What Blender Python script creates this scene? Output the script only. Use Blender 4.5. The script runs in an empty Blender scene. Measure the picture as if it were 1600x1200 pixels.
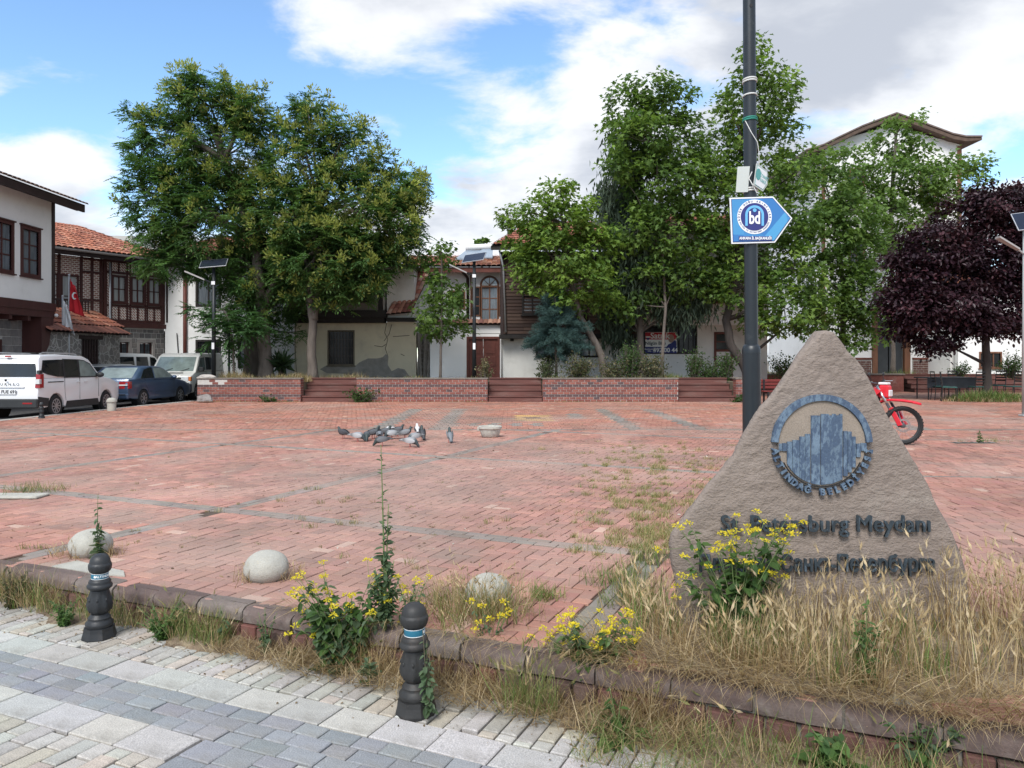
import bpy, bmesh, math, random
import numpy as np
from mathutils import Vector, Matrix, noise as mnoise

scene = bpy.context.scene
C = scene.collection
R = math.radians
rng = np.random.default_rng(7)
random.seed(7)

# ---------------------------------------------------------------- camera, sky, sun, exposure
CAM_H = 1.55            # eye height above the plaza paving (the street lies 0.22 m lower)
HOR = 562.0             # row of the horizon in the 1600 x 1200 photograph
FPX = 1200.0
cam = bpy.data.cameras.new('camera')
cam.sensor_width = 36.0
cam.lens = 36.0 * FPX / 1600.0
cam.shift_y = -(600.0 - HOR) / 1600.0
cam.clip_start = 0.05
cam.clip_end = 2000.0
cam_o = bpy.data.objects.new('camera', cam)
cam_o.location = (0, 0, CAM_H)
cam_o.rotation_euler = (R(90), 0, 0)
C.objects.link(cam_o)
scene.camera = cam_o

SUN_EL, SUN_AZ = R(48), R(200)      # azimuth clockwise from +Y (view direction): behind the camera, a little left
sun_dir = Vector((math.sin(SUN_AZ) * math.cos(SUN_EL), math.cos(SUN_AZ) * math.cos(SUN_EL), math.sin(SUN_EL)))
sl = bpy.data.lights.new('sun', 'SUN')
sl.energy = 2.25
sl.angle = R(26)
sl.color = (1.0, 0.97, 0.92)
so = bpy.data.objects.new('sun', sl)
so.rotation_euler = sun_dir.to_track_quat('Z', 'Y').to_euler()
so.location = (-20, -20, 40)
C.objects.link(so)

world = bpy.data.worlds.new('World')
scene.world = world
world.use_nodes = True
wt = world.node_tree
for n in list(wt.nodes):
    wt.nodes.remove(n)
def WN(t, **k):
    n = wt.nodes.new(t)
    for a, b in k.items():
        setattr(n, a, b)
    return n
def WL(a, b):
    wt.links.new(a, b)
w_out = WN('ShaderNodeOutputWorld')
w_bg = WN('ShaderNodeBackground')
w_bg.inputs['Strength'].default_value = 0.14
sky = WN('ShaderNodeTexSky', sky_type='NISHITA')
sky.sun_disc = False
sky.sun_elevation = SUN_EL
sky.sun_rotation = SUN_AZ
sky.altitude = 900
sky.air_density = 1.0
sky.dust_density = 0.0
sky.ozone_density = 3.0
tc = WN('ShaderNodeTexCoord')
sep = WN('ShaderNodeSeparateXYZ')
WL(tc.outputs['Generated'], sep.inputs[0])
def WM(op, a, b=None, c=None):
    n = WN('ShaderNodeMath', operation=op)
    for i, q in enumerate((a, b, c)):
        if q is None:
            continue
        if isinstance(q, (int, float)):
            n.inputs[i].default_value = q
        else:
            WL(q, n.inputs[i])
    return n.outputs[0]
zc = WM('ADD', WM('MAXIMUM', sep.outputs[2], 0.0), 0.32)
cmb = WN('ShaderNodeCombineXYZ')
WL(WM('DIVIDE', sep.outputs[0], zc), cmb.inputs[0])
WL(WM('DIVIDE', sep.outputs[1], zc), cmb.inputs[1])
mapn = WN('ShaderNodeMapping')
mapn.inputs['Location'].default_value = (2.87, 1.66, 0.0)
mapn.inputs['Scale'].default_value = (1.0, 1.25, 1.0)
WL(cmb.outputs[0], mapn.inputs[0])
def wnoise(scale, detail, rough, dist=0.0, off=(0, 0, 0)):
    m = WN('ShaderNodeMapping')
    m.inputs['Location'].default_value = off
    WL(mapn.outputs[0], m.inputs[0])
    n = WN('ShaderNodeTexNoise')
    n.inputs['Scale'].default_value = scale
    n.inputs['Detail'].default_value = detail
    n.inputs['Roughness'].default_value = rough
    n.inputs['Distortion'].default_value = dist
    WL(m.outputs[0], n.inputs[0])
    return n.outputs[0]
c_big = wnoise(1.05, 2.0, 0.5)
c_det = wnoise(3.2, 9.0, 0.58, 0.25, (5.2, 1.3, 0))
c_sum = WM('ADD', WM('MULTIPLY', c_big, 0.55), WM('MULTIPLY', c_det, 0.45))
ramp = WN('ShaderNodeMapRange', interpolation_type='SMOOTHSTEP')
ramp.inputs['From Min'].default_value = 0.425
ramp.inputs['From Max'].default_value = 0.515
WL(c_sum, ramp.inputs['Value'])
# thicker middles of the clouds are greyer
thick = WN('ShaderNodeMapRange', interpolation_type='SMOOTHSTEP')
thick.inputs['From Min'].default_value = 0.455
thick.inputs['From Max'].default_value = 0.60
WL(WM('ADD', WM('MULTIPLY', c_big, 0.45), WM('MULTIPLY', wnoise(2.3, 6.0, 0.55, 0.1, (1.7, 8.1, 0)), 0.55)), thick.inputs['Value'])
ccol = WN('ShaderNodeMix', data_type='RGBA')
WL(thick.outputs[0], ccol.inputs['Factor'])
ccol.inputs['A'].default_value = (4.2, 4.26, 4.36, 1)
ccol.inputs['B'].default_value = (2.4, 2.54, 2.84, 1)
skm = WN('ShaderNodeMix', data_type='RGBA')
WL(WM('MULTIPLY', ramp.outputs[0], 0.96), skm.inputs['Factor'])
skg = WN('ShaderNodeMix', data_type='RGBA', blend_type='MULTIPLY')
skg.inputs['Factor'].default_value = 1.0
WL(sky.outputs[0], skg.inputs['A'])
skg.inputs['B'].default_value = (1.0, 1.08, 1.08, 1)
WL(skg.outputs['Result'], skm.inputs['A'])
WL(ccol.outputs['Result'], skm.inputs['B'])
WL(skm.outputs['Result'], w_bg.inputs['Color'])
WL(w_bg.outputs[0], w_out.inputs[0])

vs = scene.view_settings
vs.view_transform = 'Standard'
vs.look = 'None'
vs.exposure = 0.86
vs.gamma = 1.0
vs.use_curve_mapping = False
scene.cycles.use_denoising = True
scene.cycles.max_bounces = 6
scene.cycles.diffuse_bounces = 3
scene.cycles.glossy_bounces = 3
scene.cycles.transmission_bounces = 4
scene.cycles.transparent_max_bounces = 6
scene.cycles.sample_clamp_indirect = 8.0

# ---------------------------------------------------------------- helpers
def P(px, py, D):
    """world point at depth D that lies on the given line of sight (used to take sizes off the photograph)"""
    return Vector(((px - 800.0) / FPX * D, D, CAM_H - (py - HOR) / FPX * D))
def PX(px, D):
    return (px - 800.0) / FPX * D
def PZ(py, D):
    return CAM_H - (py - HOR) / FPX * D

def link(o, parent=None):
    C.objects.link(o)
    if parent is not None:
        o.parent = parent
    return o
def tag(o, label, cat, group=None, kind=None):
    o['label'] = label
    o['category'] = cat
    if group:
        o['group'] = group
    if kind:
        o['kind'] = kind
    return o
def thing(name, label, cat, loc=(0, 0, 0), rotz=0.0, group=None):
    o = bpy.data.objects.new(name, None)
    o.empty_display_size = 0.2
    o.location = loc
    o.rotation_euler = (0, 0, rotz)
    C.objects.link(o)
    return tag(o, label, cat, group)
def kids(o):
    return [c for c in bpy.data.objects if c.parent == o]
def copy_tree(o, parent=None):
    c = o.copy()
    C.objects.link(c)
    if parent is not None:
        c.parent = parent
    for ch in kids(o):
        copy_tree(ch, c)
    return c

class MB:
    def __init__(s):
        s.v = []; s.f = []; s.m = []
    def add(s, vs, fs, m=0):
        b = len(s.v)
        s.v.extend([tuple(q) for q in vs])
        for f in fs:
            s.f.append([b + i for i in f]); s.m.append(m)
        return s
    def box(s, x0, x1, y0, y1, z0, z1, m=0):
        return s.add([(x0, y0, z0), (x1, y0, z0), (x1, y1, z0), (x0, y1, z0), (x0, y0, z1), (x1, y0, z1), (x1, y1, z1), (x0, y1, z1)],
                     [(0, 3, 2, 1), (4, 5, 6, 7), (0, 1, 5, 4), (1, 2, 6, 5), (2, 3, 7, 6), (3, 0, 4, 7)], m)
    def cbox(s, x0, x1, y0, y1, z0, z1, c=0.01, m=0):
        """box with chamfered edges"""
        vs = []; idx = {}
        for i, (x, sx) in enumerate(((x0, 1), (x1, -1))):
            for j, (y, sy) in enumerate(((y0, 1), (y1, -1))):
                for k, (z, sz) in enumerate(((z0, 1), (z1, -1))):
                    for a in range(3):
                        p = [x + sx * c, y + sy * c, z + sz * c]
                        p[a] = (x, y, z)[a]
                        idx[(i, j, k, a)] = len(vs); vs.append(tuple(p))
        F = []
        for a in range(3):
            b, d = (a + 1) % 3, (a + 2) % 3
            for side in (0, 1):
                q = []
                for (u, w) in ((0, 0), (1, 0), (1, 1), (0, 1)):
                    k = [0, 0, 0]; k[a] = side; k[b] = u; k[d] = w
                    q.append(idx[(k[0], k[1], k[2], a)])
                F.append(q if side else q[::-1])
        for a in range(3):
            b, d = (a + 1) % 3, (a + 2) % 3
            for u in (0, 1):
                for w in (0, 1):
                    q = []
                    for (t, ax) in ((0, b), (1, b), (1, d), (0, d)):
                        k = [0, 0, 0]; k[a] = t; k[b] = u; k[d] = w
                        q.append(idx[(k[0], k[1], k[2], ax)])
                    F.append(q if (u + w) % 2 else q[::-1])
        for i in (0, 1):
            for j in (0, 1):
                for k in (0, 1):
                    q = [idx[(i, j, k, a)] for a in range(3)]
                    F.append(q if (i + j + k) % 2 else q[::-1])
        return s.add(vs, F, m)
    def hexa(s, p, m=0):
        """eight corners, bottom four then top four"""
        return s.add(p, [(0, 3, 2, 1), (4, 5, 6, 7), (0, 1, 5, 4), (1, 2, 6, 5), (2, 3, 7, 6), (3, 0, 4, 7)], m)
    def obox(s, a, b, w, h, up=(0, 0, 1), m=0):
        """beam from a to b, w wide, h high"""
        a = Vector(a); b = Vector(b); d = (b - a).normalized(); up = Vector(up)
        sd = d.cross(up)
        if sd.length < 1e-5:
            sd = d.cross(Vector((1, 0, 0)))
        sd.normalize(); u = sd.cross(d).normalized()
        q = []
        for zz in (-h / 2, h / 2):
            for (pt, sg) in ((a, -1), (a, 1), (b, 1), (b, -1)):
                q.append(pt + sd * (sg * w / 2) + u * zz)
        return s.hexa(q, m)
    def tube(s, pts, r, n=8, cap=True, m=0):
        pts = [Vector(p) for p in pts]
        if isinstance(r, (int, float)):
            r = [r] * len(pts)
        base = len(s.v); prev = None
        for i, p in enumerate(pts):
            d = (pts[min(i + 1, len(pts) - 1)] - pts[max(i - 1, 0)])
            d = d.normalized() if d.length > 1e-9 else Vector((0, 0, 1))
            if prev is None:
                a = d.orthogonal().normalized()
            else:
                a = prev - d * prev.dot(d)
                a = a.normalized() if a.length > 1e-6 else d.orthogonal().normalized()
            prev = a; b = d.cross(a)
            for k in range(n):
                t = 2 * math.pi * k / n
                s.v.append(tuple(p + (a * math.cos(t) + b * math.sin(t)) * r[i]))
        for i in range(len(pts) - 1):
            for k in range(n):
                k2 = (k + 1) % n
                s.f.append([base + i * n + k, base + i * n + k2, base + (i + 1) * n + k2, base + (i + 1) * n + k]); s.m.append(m)
        if cap:
            s.f.append([base + k for k in range(n)][::-1]); s.m.append(m)
            e = base + (len(pts) - 1) * n
            s.f.append([e + k for k in range(n)]); s.m.append(m)
        return s
    def lathe(s, prof, n=16, c=(0, 0, 0), axis='z', m=0, ang0=0.0, rf=None, closed=False):
        if closed:
            prof = list(prof) + [prof[0]]
        base = len(s.v)
        for (r, z) in prof:
            for k in range(n):
                t = 2 * math.pi * k / n + ang0
                rr = r * (rf(t, z) if rf else 1.0)
                x, y = rr * math.cos(t), rr * math.sin(t)
                p = (x, y, z) if axis == 'z' else ((x, z, -y) if axis == 'y' else (z, x, y))
                s.v.append((p[0] + c[0], p[1] + c[1], p[2] + c[2]))
        for i in range(len(prof) - 1):
            for k in range(n):
                k2 = (k + 1) % n
                s.f.append([base + i * n + k, base + i * n + k2, base + (i + 1) * n + k2, base + (i + 1) * n + k]); s.m.append(m)
        if not closed:
            s.f.append([base + k for k in range(n)][::-1]); s.m.append(m)
            e = base + (len(prof) - 1) * n
            s.f.append([e + k for k in range(n)]); s.m.append(m)
        return s
    def prism(s, poly, y0, y1, m=0):
        """polygon in x,z extruded along y"""
        n = len(poly)
        vs = [(x, y0, z) for x, z in poly] + [(x, y1, z) for x, z in poly]
        fs = [list(range(n)), list(range(2 * n - 1, n - 1, -1))]
        for i in range(n):
            j = (i + 1) % n
            fs.append([j, i, n + i, n + j])
        return s.add(vs, fs, m)
    def slab(s, poly, z0, z1, m=0):
        """polygon in x,y extruded along z"""
        n = len(poly)
        vs = [(x, y, z0) for x, y in poly] + [(x, y, z1) for x, y in poly]
        fs = [list(range(n))[::-1], list(range(n, 2 * n))]
        for i in range(n):
            j = (i + 1) % n
            fs.append([i, j, n + j, n + i])
        return s.add(vs, fs, m)
    def ball(s, c, r, n=10, k=6, m=0):
        rx, ry, rz = (r, r, r) if isinstance(r, (int, float)) else r
        base = len(s.v)
        for i in range(1, k):
            t = math.pi * i / k
            for j in range(n):
                a = 2 * math.pi * j / n
                s.v.append((c[0] + rx * math.sin(t) * math.cos(a), c[1] + ry * math.sin(t) * math.sin(a), c[2] - rz * math.cos(t)))
        for i in range(k - 2):
            for j in range(n):
                j2 = (j + 1) % n
                s.f.append([base + i * n + j, base + i * n + j2, base + (i + 1) * n + j2, base + (i + 1) * n + j]); s.m.append(m)
        b0 = len(s.v); s.v.append((c[0], c[1], c[2] - rz)); s.v.append((c[0], c[1], c[2] + rz))
        e = base + (k - 2) * n
        for j in range(n):
            j2 = (j + 1) % n
            s.f.append([base + j2, base + j, b0]); s.m.append(m)
            s.f.append([e + j, e + j2, b0 + 1]); s.m.append(m)
        return s
    def build(s, name, mats, parent=None, smooth=False, loc=None, auto=None):
        me = bpy.data.meshes.new(name)
        me.from_pydata(s.v, [], s.f)
        if not isinstance(mats, (list, tuple)):
            mats = [mats]
        for mm in mats:
            me.materials.append(mm)
        if len(mats) > 1:
            me.polygons.foreach_set('material_index', s.m)
        if smooth or auto:
            me.polygons.foreach_set('use_smooth', [True] * len(me.polygons))
            if auto:
                me.set_sharp_from_angle(angle=R(auto))
        me.update()
        o = bpy.data.objects.new(name, me)
        if loc is not None:
            o.location = loc
        return link(o, parent)

def np_mesh(name, V, F, mats, parent=None, col=None, smooth=False, fm=None):
    """V (n,3), F (m,k) equal sized faces, or list of such arrays"""
    me = bpy.data.meshes.new(name)
    Fl = F if isinstance(F, list) else [F]
    V = np.asarray(V, dtype=np.float32)
    me.vertices.add(len(V))
    me.vertices.foreach_set('co', V.ravel())
    nl = sum(f.size for f in Fl); npoly = sum(len(f) for f in Fl)
    me.loops.add(nl)
    me.loops.foreach_set('vertex_index', np.concatenate([f.ravel() for f in Fl]).astype(np.int32))
    me.polygons.add(npoly)
    tot = np.concatenate([np.full(len(f), f.shape[1], np.int32) for f in Fl])
    st = np.concatenate([[0], np.cumsum(tot)[:-1]]).astype(np.int32)
    me.polygons.foreach_set('loop_start', st)
    me.polygons.foreach_set('loop_total', tot)
    if not isinstance(mats, (list, tuple)):
        mats = [mats]
    for mm in mats:
        me.materials.append(mm)
    if fm is not None:
        me.polygons.foreach_set('material_index', np.asarray(fm, dtype=np.int32))
    me.polygons.foreach_set('use_smooth', np.full(npoly, smooth))
    me.update(calc_edges=True)
    me.validate()
    if col is not None:
        a = me.color_attributes.new('Col', 'FLOAT_COLOR', 'POINT')
        c4 = np.ones((len(V), 4), np.float32); c4[:, :3] = col
        a.data.foreach_set('color', c4.ravel())
    o = bpy.data.objects.new(name, me)
    return link(o, parent)

# ---------------------------------------------------------------- materials
_mc = {}
def mat(name, col=(.5, .5, .5), rough=.7, var=.15, scale=3.0, bump=0.0, bscale=60.0, metal=0.0, spec=.4,
        dirt=None, attr=False, coat=0.0, fine=0.0, stretch=None, bdist=0.01):
    if name in _mc:
        return _mc[name]
    m = bpy.data.materials.new(name)
    _mc[name] = m
    m.use_nodes = True
    t = m.node_tree
    b = t.nodes['Principled BSDF']
    N = lambda ty: t.nodes.new(ty)
    L = t.links.new
    tcn = N('ShaderNodeTexCoord')
    src = tcn.outputs['Object']
    if stretch:
        mp = N('ShaderNodeMapping'); mp.inputs['Scale'].default_value = stretch
        L(src, mp.inputs[0]); src = mp.outputs[0]
    if attr:
        at = N('ShaderNodeAttribute'); at.attribute_name = 'Col'
        base = at.outputs['Color']
    else:
        rgb = N('ShaderNodeRGB'); rgb.outputs[0].default_value = (*col, 1)
        base = rgb.outputs[0]
    def nz(sc, det=4.0, ro=.6):
        n = N('ShaderNodeTexNoise')
        n.inputs['Scale'].default_value = sc; n.inputs['Detail'].default_value = det; n.inputs['Roughness'].default_value = ro
        L(src, n.inputs[0])
        return n.outputs[0]
    def mulr(base, fac, lo, hi):
        mr = N('ShaderNodeMapRange')
        mr.inputs['From Min'].default_value = .25; mr.inputs['From Max'].default_value = .75
        mr.inputs['To Min'].default_value = lo; mr.inputs['To Max'].default_value = hi
        L(fac, mr.inputs[0])
        mx = N('ShaderNodeVectorMath'); mx.operation = 'SCALE'
        L(base, mx.inputs[0]); L(mr.outputs[0], mx.inputs['Scale'])
        return mx.outputs[0]
    if var:
        base = mulr(base, nz(scale), 1 - var, 1 + var)
    if fine:
        base = mulr(base, nz(bscale, 2.0), 1 - fine, 1 + fine)
    if dirt:
        dc, amt, ds = dirt[:3]
        mr = N('ShaderNodeMapRange'); mr.interpolation_type = 'SMOOTHSTEP'
        mr.inputs['From Min'].default_value = dirt[3] if len(dirt) > 3 else .5
        mr.inputs['From Max'].default_value = dirt[4] if len(dirt) > 4 else .7
        mr.inputs['To Max'].default_value = amt
        L(nz(ds, 6.0, .65), mr.inputs[0])
        mx = N('ShaderNodeMix'); mx.data_type = 'RGBA'
        L(mr.outputs[0], mx.inputs['Factor']); L(base, mx.inputs['A']); mx.inputs['B'].default_value = (*dc, 1)
        base = mx.outputs['Result']
    L(base, b.inputs['Base Color'])
    b.inputs['Roughness'].default_value = rough
    b.inputs['Metallic'].default_value = metal
    b.inputs['Specular IOR Level'].default_value = spec
    if coat:
        b.inputs['Coat Weight'].default_value = coat
        b.inputs['Coat Roughness'].default_value = .06
    if bump:
        bn = N('ShaderNodeBump'); bn.inputs['Strength'].default_value = bump; bn.inputs['Distance'].default_value = bdist
        L(nz(bscale, 5.0, .6), bn.inputs['Height']); L(bn.outputs[0], b.inputs['Normal'])
    return m

def leafmat(name, trans=.45, rough=.5, spec=.3):
    if name in _mc:
        return _mc[name]
    m = bpy.data.materials.new(name); _mc[name] = m
    m.use_nodes = True
    t = m.node_tree; L = t.links.new
    b = t.nodes['Principled BSDF']; o = t.nodes['Material Output']
    at = t.nodes.new('ShaderNodeAttribute'); at.attribute_name = 'Col'
    L(at.outputs['Color'], b.inputs['Base Color'])
    b.inputs['Roughness'].default_value = rough; b.inputs['Specular IOR Level'].default_value = spec
    tr = t.nodes.new('ShaderNodeBsdfTranslucent')
    sc = t.nodes.new('ShaderNodeVectorMath'); sc.operation = 'MULTIPLY'
    L(at.outputs['Color'], sc.inputs[0]); sc.inputs[1].default_value = (1.25, 1.3, .8)
    L(sc.outputs[0], tr.inputs['Color'])
    mx = t.nodes.new('ShaderNodeMixShader'); mx.inputs[0].default_value = trans
    L(b.outputs[0], mx.inputs[1]); L(tr.outputs[0], mx.inputs[2]); L(mx.outputs[0], o.inputs[0])
    return m

def brickmat(name, c1, c2, mortar, bw, bh, ms=.012, rot=None, offset=.5, rough=.85, bump=.4, coord='Object', swap=None):
    if name in _mc:
        return _mc[name]
    m = bpy.data.materials.new(name); _mc[name] = m
    m.use_nodes = True
    t = m.node_tree; L = t.links.new
    b = t.nodes['Principled BSDF']
    tcn = t.nodes.new('ShaderNodeTexCoord')
    src = tcn.outputs[coord]
    if swap:
        se = t.nodes.new('ShaderNodeSeparateXYZ'); cb = t.nodes.new('ShaderNodeCombineXYZ')
        L(src, se.inputs[0])
        for i, a in enumerate(swap):
            L(se.outputs['XYZ'.index(a)], cb.inputs[i])
        src = cb.outputs[0]
    if rot:
        mp = t.nodes.new('ShaderNodeMapping'); mp.inputs['Rotation'].default_value = rot
        L(src, mp.inputs[0]); src = mp.outputs[0]
    br = t.nodes.new('ShaderNodeTexBrick')
    br.inputs['Color1'].default_value = (*c1, 1); br.inputs['Color2'].default_value = (*c2, 1); br.inputs['Mortar'].default_value = (*mortar, 1)
    br.inputs['Scale'].default_value = 1.0; br.inputs['Mortar Size'].default_value = ms
    br.inputs['Brick Width'].default_value = bw; br.inputs['Row Height'].default_value = bh
    br.offset = offset
    L(src, br.inputs[0]); L(br.outputs[0], b.inputs['Base Color'])
    b.inputs['Roughness'].default_value = rough
    bn = t.nodes.new('ShaderNodeBump'); bn.inputs['Strength'].default_value = bump; bn.inputs['Distance'].default_value = .01; bn.invert = True
    L(br.outputs['Fac'], bn.inputs['Height']); L(bn.outputs[0], b.inputs['Normal'])
    return m

def glassmat(name, col=(.012, .014, .017), rough=.18, spec=.28):
    return mat(name, col, rough=rough, var=.3, scale=1.5, spec=spec)
# ---------------------------------------------------------------- the setting: ground, street, kerb, plaza
def structure(o):
    o['kind'] = 'structure'
    return o
ST_Z = -0.22
KA = R(-23.85)                                   # direction of the kerb line
kd = np.array([math.cos(KA), math.sin(KA)])      # along the kerb, to the right
kn = np.array([math.sin(KA), -math.cos(KA)])     # towards the street
K0 = np.array([0.0, 4.06])
def uv(u, v):
    """street frame -> world xy (v > 0 street side, v < 0 plaza side)"""
    p = K0 + kd * u + kn * v
    return float(p[0]), float(p[1])
def to_uv(x, y):
    r = np.array([x, y]) - K0
    return float(r @ kd), float(r @ kn)

gm = mat('earth_far', (.16, .14, .11), .95, .3, .4, bump=.3, bscale=8)
structure(MB().add([(-400, -60, -.40), (400, -60, -.40), (400, 700, -.40), (-400, 700, -.40)], [(0, 1, 2, 3)]).build('ground', gm))
asph = mat('asphalt', (.085, .085, .088), .9, .25, .7, bump=.5, bscale=160, fine=.25, dirt=((.17, .16, .15), .6, .6))
structure(MB().add([(-40, 9, -.26), (-12.6, 9, -.26), (-12.3, 18, -.085), (-10.5, 70, -.085), (-60, 70, -.085), (-60, 18, -.085)],
                   [(0, 1, 2, 5), (2, 3, 4, 5)]).build('road', asph))

def wedge_pieces(cx, cy, hx, hy, ang, ztop, depth, ch, tilt, col):
    """many chamfered paving pieces at once: arrays of centres, half sizes, angle, top level -> V, F, colours"""
    n = len(cx)
    ca, sa = np.cos(ang), np.sin(ang)
    sx = np.array([-1, 1, 1, -1]); sy = np.array([-1, -1, 1, 1])
    V = np.zeros((n, 12, 3), np.float32)
    for ring, (ins, dz) in enumerate(((0, -depth), (0, -ch), (ch, 0))):
        for k in range(4):
            lx = sx[k] * (hx - ins); ly = sy[k] * (hy - ins)
            V[:, ring * 4 + k, 0] = cx + lx * ca - ly * sa
            V[:, ring * 4 + k, 1] = cy + lx * sa + ly * ca
            V[:, ring * 4 + k, 2] = ztop + dz + (lx * tilt[:, 0] + ly * tilt[:, 1] if ring else 0)
    f = []
    for ring in (0, 1):
        for k in range(4):
            k2 = (k + 1) % 4
            f.append((ring * 4 + k, ring * 4 + k2, ring * 4 + 4 + k2, ring * 4 + 4 + k))
    f.append((8, 9, 10, 11))
    f = np.array(f)
    F = (np.arange(n)[:, None, None] * 12 + f[None]).reshape(-1, 4)
    return V.reshape(-1, 3), F, np.repeat(col, 12, axis=0)

def place_pavers(parent, name, arr, mat_, nobj, score):
    """the nobj pieces that show largest become parts of their own, the rest is one part"""
    order = np.argsort(-score)
    big = order[:nobj]; rest = order[nobj:]
    cx, cy, hx, hy, ang, zt, dep, ch, tilt, col = arr
    for i in big:
        s_ = slice(i, i + 1)
        V, F, cc = wedge_pieces(np.zeros(1), np.zeros(1), hx[s_], hy[s_], ang[s_], np.zeros(1), dep, ch, tilt[s_], col[s_])
        o = np_mesh(name, V, F, mat_, parent, cc)
        o.location = (float(cx[i]), float(cy[i]), float(zt[i]))
    V, F, cc = wedge_pieces(cx[rest], cy[rest], hx[rest], hy[rest], ang[rest], zt[rest], dep, ch, tilt[rest], col[rest])
    o = np_mesh(name + '_field', V, F, mat_, parent, cc)
    o['kind'] = 'stuff'
    return o
def vis_score(cx, cy, z, hx, hy):
    D = np.maximum(cy, .3)
    px = 800 + FPX * cx / D
    py = HOR + FPX * (CAM_H - z) / D
    inside = (px > -15) & (px < 1615) & (py < 1215)
    return np.where(inside, 4 * hx * hy * FPX ** 2 * (CAM_H - z) / D ** 3, 0)

# ---- street: granite setts, slabs and slate bands
street = structure(MB().add([(*uv(-30, .02), ST_Z - .02), (*uv(-30, 14), ST_Z - .02), (*uv(20, 14), ST_Z - .02), (*uv(20, .02), ST_Z - .02)],
                            [(0, 1, 2, 3)]).build('street', mat('street_joint_sand', (.13, .115, .095), .95, .35, 6, bump=.6, bscale=80)))
sm_ = mat('granite', attr=True, rough=.78, var=.16, scale=7, bump=.3, bscale=150, fine=.38, spec=.35, dirt=((.19, .175, .15), .65, 3.0, .48, .72))
pc = []          # u, v, hu, hv, kind
def zone(u0, u1, v0, v1, kind, lu, lv, stagger_rows='v'):
    """running bond filling a strip"""
    if stagger_rows == 'u':      # rows run along u
        nv = max(1, round((v1 - v0) / lv)); hv = (v1 - v0) / nv
        for j in range(nv):
            u = u0 - (lu * .5 if j % 2 else 0) - random.random() * lu * .2
            while u < u1:
                l = lu * random.uniform(.75, 1.25) if kind != 'slab' else lu * random.uniform(.93, 1.07)
                a, b = max(u, u0), min(u + l, u1)
                if b - a > .03:
                    pc.append(((a + b) / 2, v0 + (j + .5) * hv, (b - a) / 2, hv / 2, kind))
                u += l
    else:                        # columns run along v, pieces long in v
        nu = max(1, round((u1 - u0) / lu)); hu = (u1 - u0) / nu
        for i in range(nu):
            v = v0 - random.random() * lv
            while v < v1:
                l = lv * random.choice((.55, 1.0, 1.05, 1.2))
                a, b = max(v, v0), min(v + l, v1)
                if b - a > .035:
                    pc.append((u0 + (i + .5) * hu, (a + b) / 2, hu / 2, (b - a) / 2, kind))
                v += l
UA, UB = -7.5, 3.6
zone(UA, UB, .03, .47, 'sett', .092, .2, 'v')
zone(UA, UB, .47, .69, 'slab', .31, .22, 'u')
zone(UA, UB, .69, 1.01, 'slate', .17, .105, 'u')
for (a, b) in ((UA, -5.4), (-4.85, -1.12), (-.58, UB)):
    zone(a, b, 1.01, 1.23, 'slab', .31, .22, 'u')
    zone(a, b, 1.23, 2.3, 'sett', .105, .27, 'v')
for (a, b) in ((-5.4, -4.85), (-1.12, -.58)):
    zone(a, b, 1.01, 2.3, 'slate', .18, .26, 'v')
zone(UA, UB, 2.3, 2.6, 'slate', .22, .105, 'u')
n = len(pc)
U = np.array([p[0] for p in pc]); Vv = np.array([p[1] for p in pc])
cx = K0[0] + kd[0] * U + kn[0] * Vv; cy = K0[1] + kd[1] * U + kn[1] * Vv
hx = np.array([p[2] for p in pc]) - .0045; hy = np.array([p[3] for p in pc]) - .0045
kind = [p[4] for p in pc]
for i, k in enumerate(kind):
    if k == 'slate':
        hx[i] += .002; hy[i] += .002
base_c = {'sett': np.array([.41, .40, .37]), 'slab': np.array([.42, .415, .39]), 'slate': np.array([.255, .265, .277])}
col = np.stack([base_c[k] for k in kind]) * rng.normal(1, .075, (n, 1)) * (1 + rng.normal(0, .02, (n, 3)))
warm = (rng.random(n) < .25) & np.array([k == 'sett' for k in kind])
col[warm] *= np.array([1.06, .98, .9])
col = np.clip(col, .02, .7)
zt = ST_Z + rng.normal(0, .0022, n)
tilt = rng.normal(0, .012, (n, 2))
arr = (cx, cy, hx, hy, np.full(n, KA), zt, .03, .005, tilt, col)
place_pavers(street, 'sett', arr, sm_, 300, vis_score(cx, cy, ST_Z, hx, hy))
# the street beyond the separately laid part
far_st = MB()
for (u0, u1) in ((-30, UA), (UB, 20)):
    far_st.add([(*uv(u0, .03), ST_Z - .006), (*uv(u0, 14), ST_Z - .006), (*uv(u1, 14), ST_Z - .006), (*uv(u1, .03), ST_Z - .006)], [(0, 1, 2, 3)])
far_st.add([(*uv(UA, 2.6), ST_Z - .006), (*uv(UA, 14), ST_Z - .006), (*uv(UB, 14), ST_Z - .006), (*uv(UB, 2.6), ST_Z - .006)], [(0, 1, 2, 3)])
far_st.build('sett_field_outer', brickmat('sett_far', (.40, .385, .355), (.36, .35, .33), (.13, .115, .095), .2, .1, .008, rot=(0, 0, -KA)), street)

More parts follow.
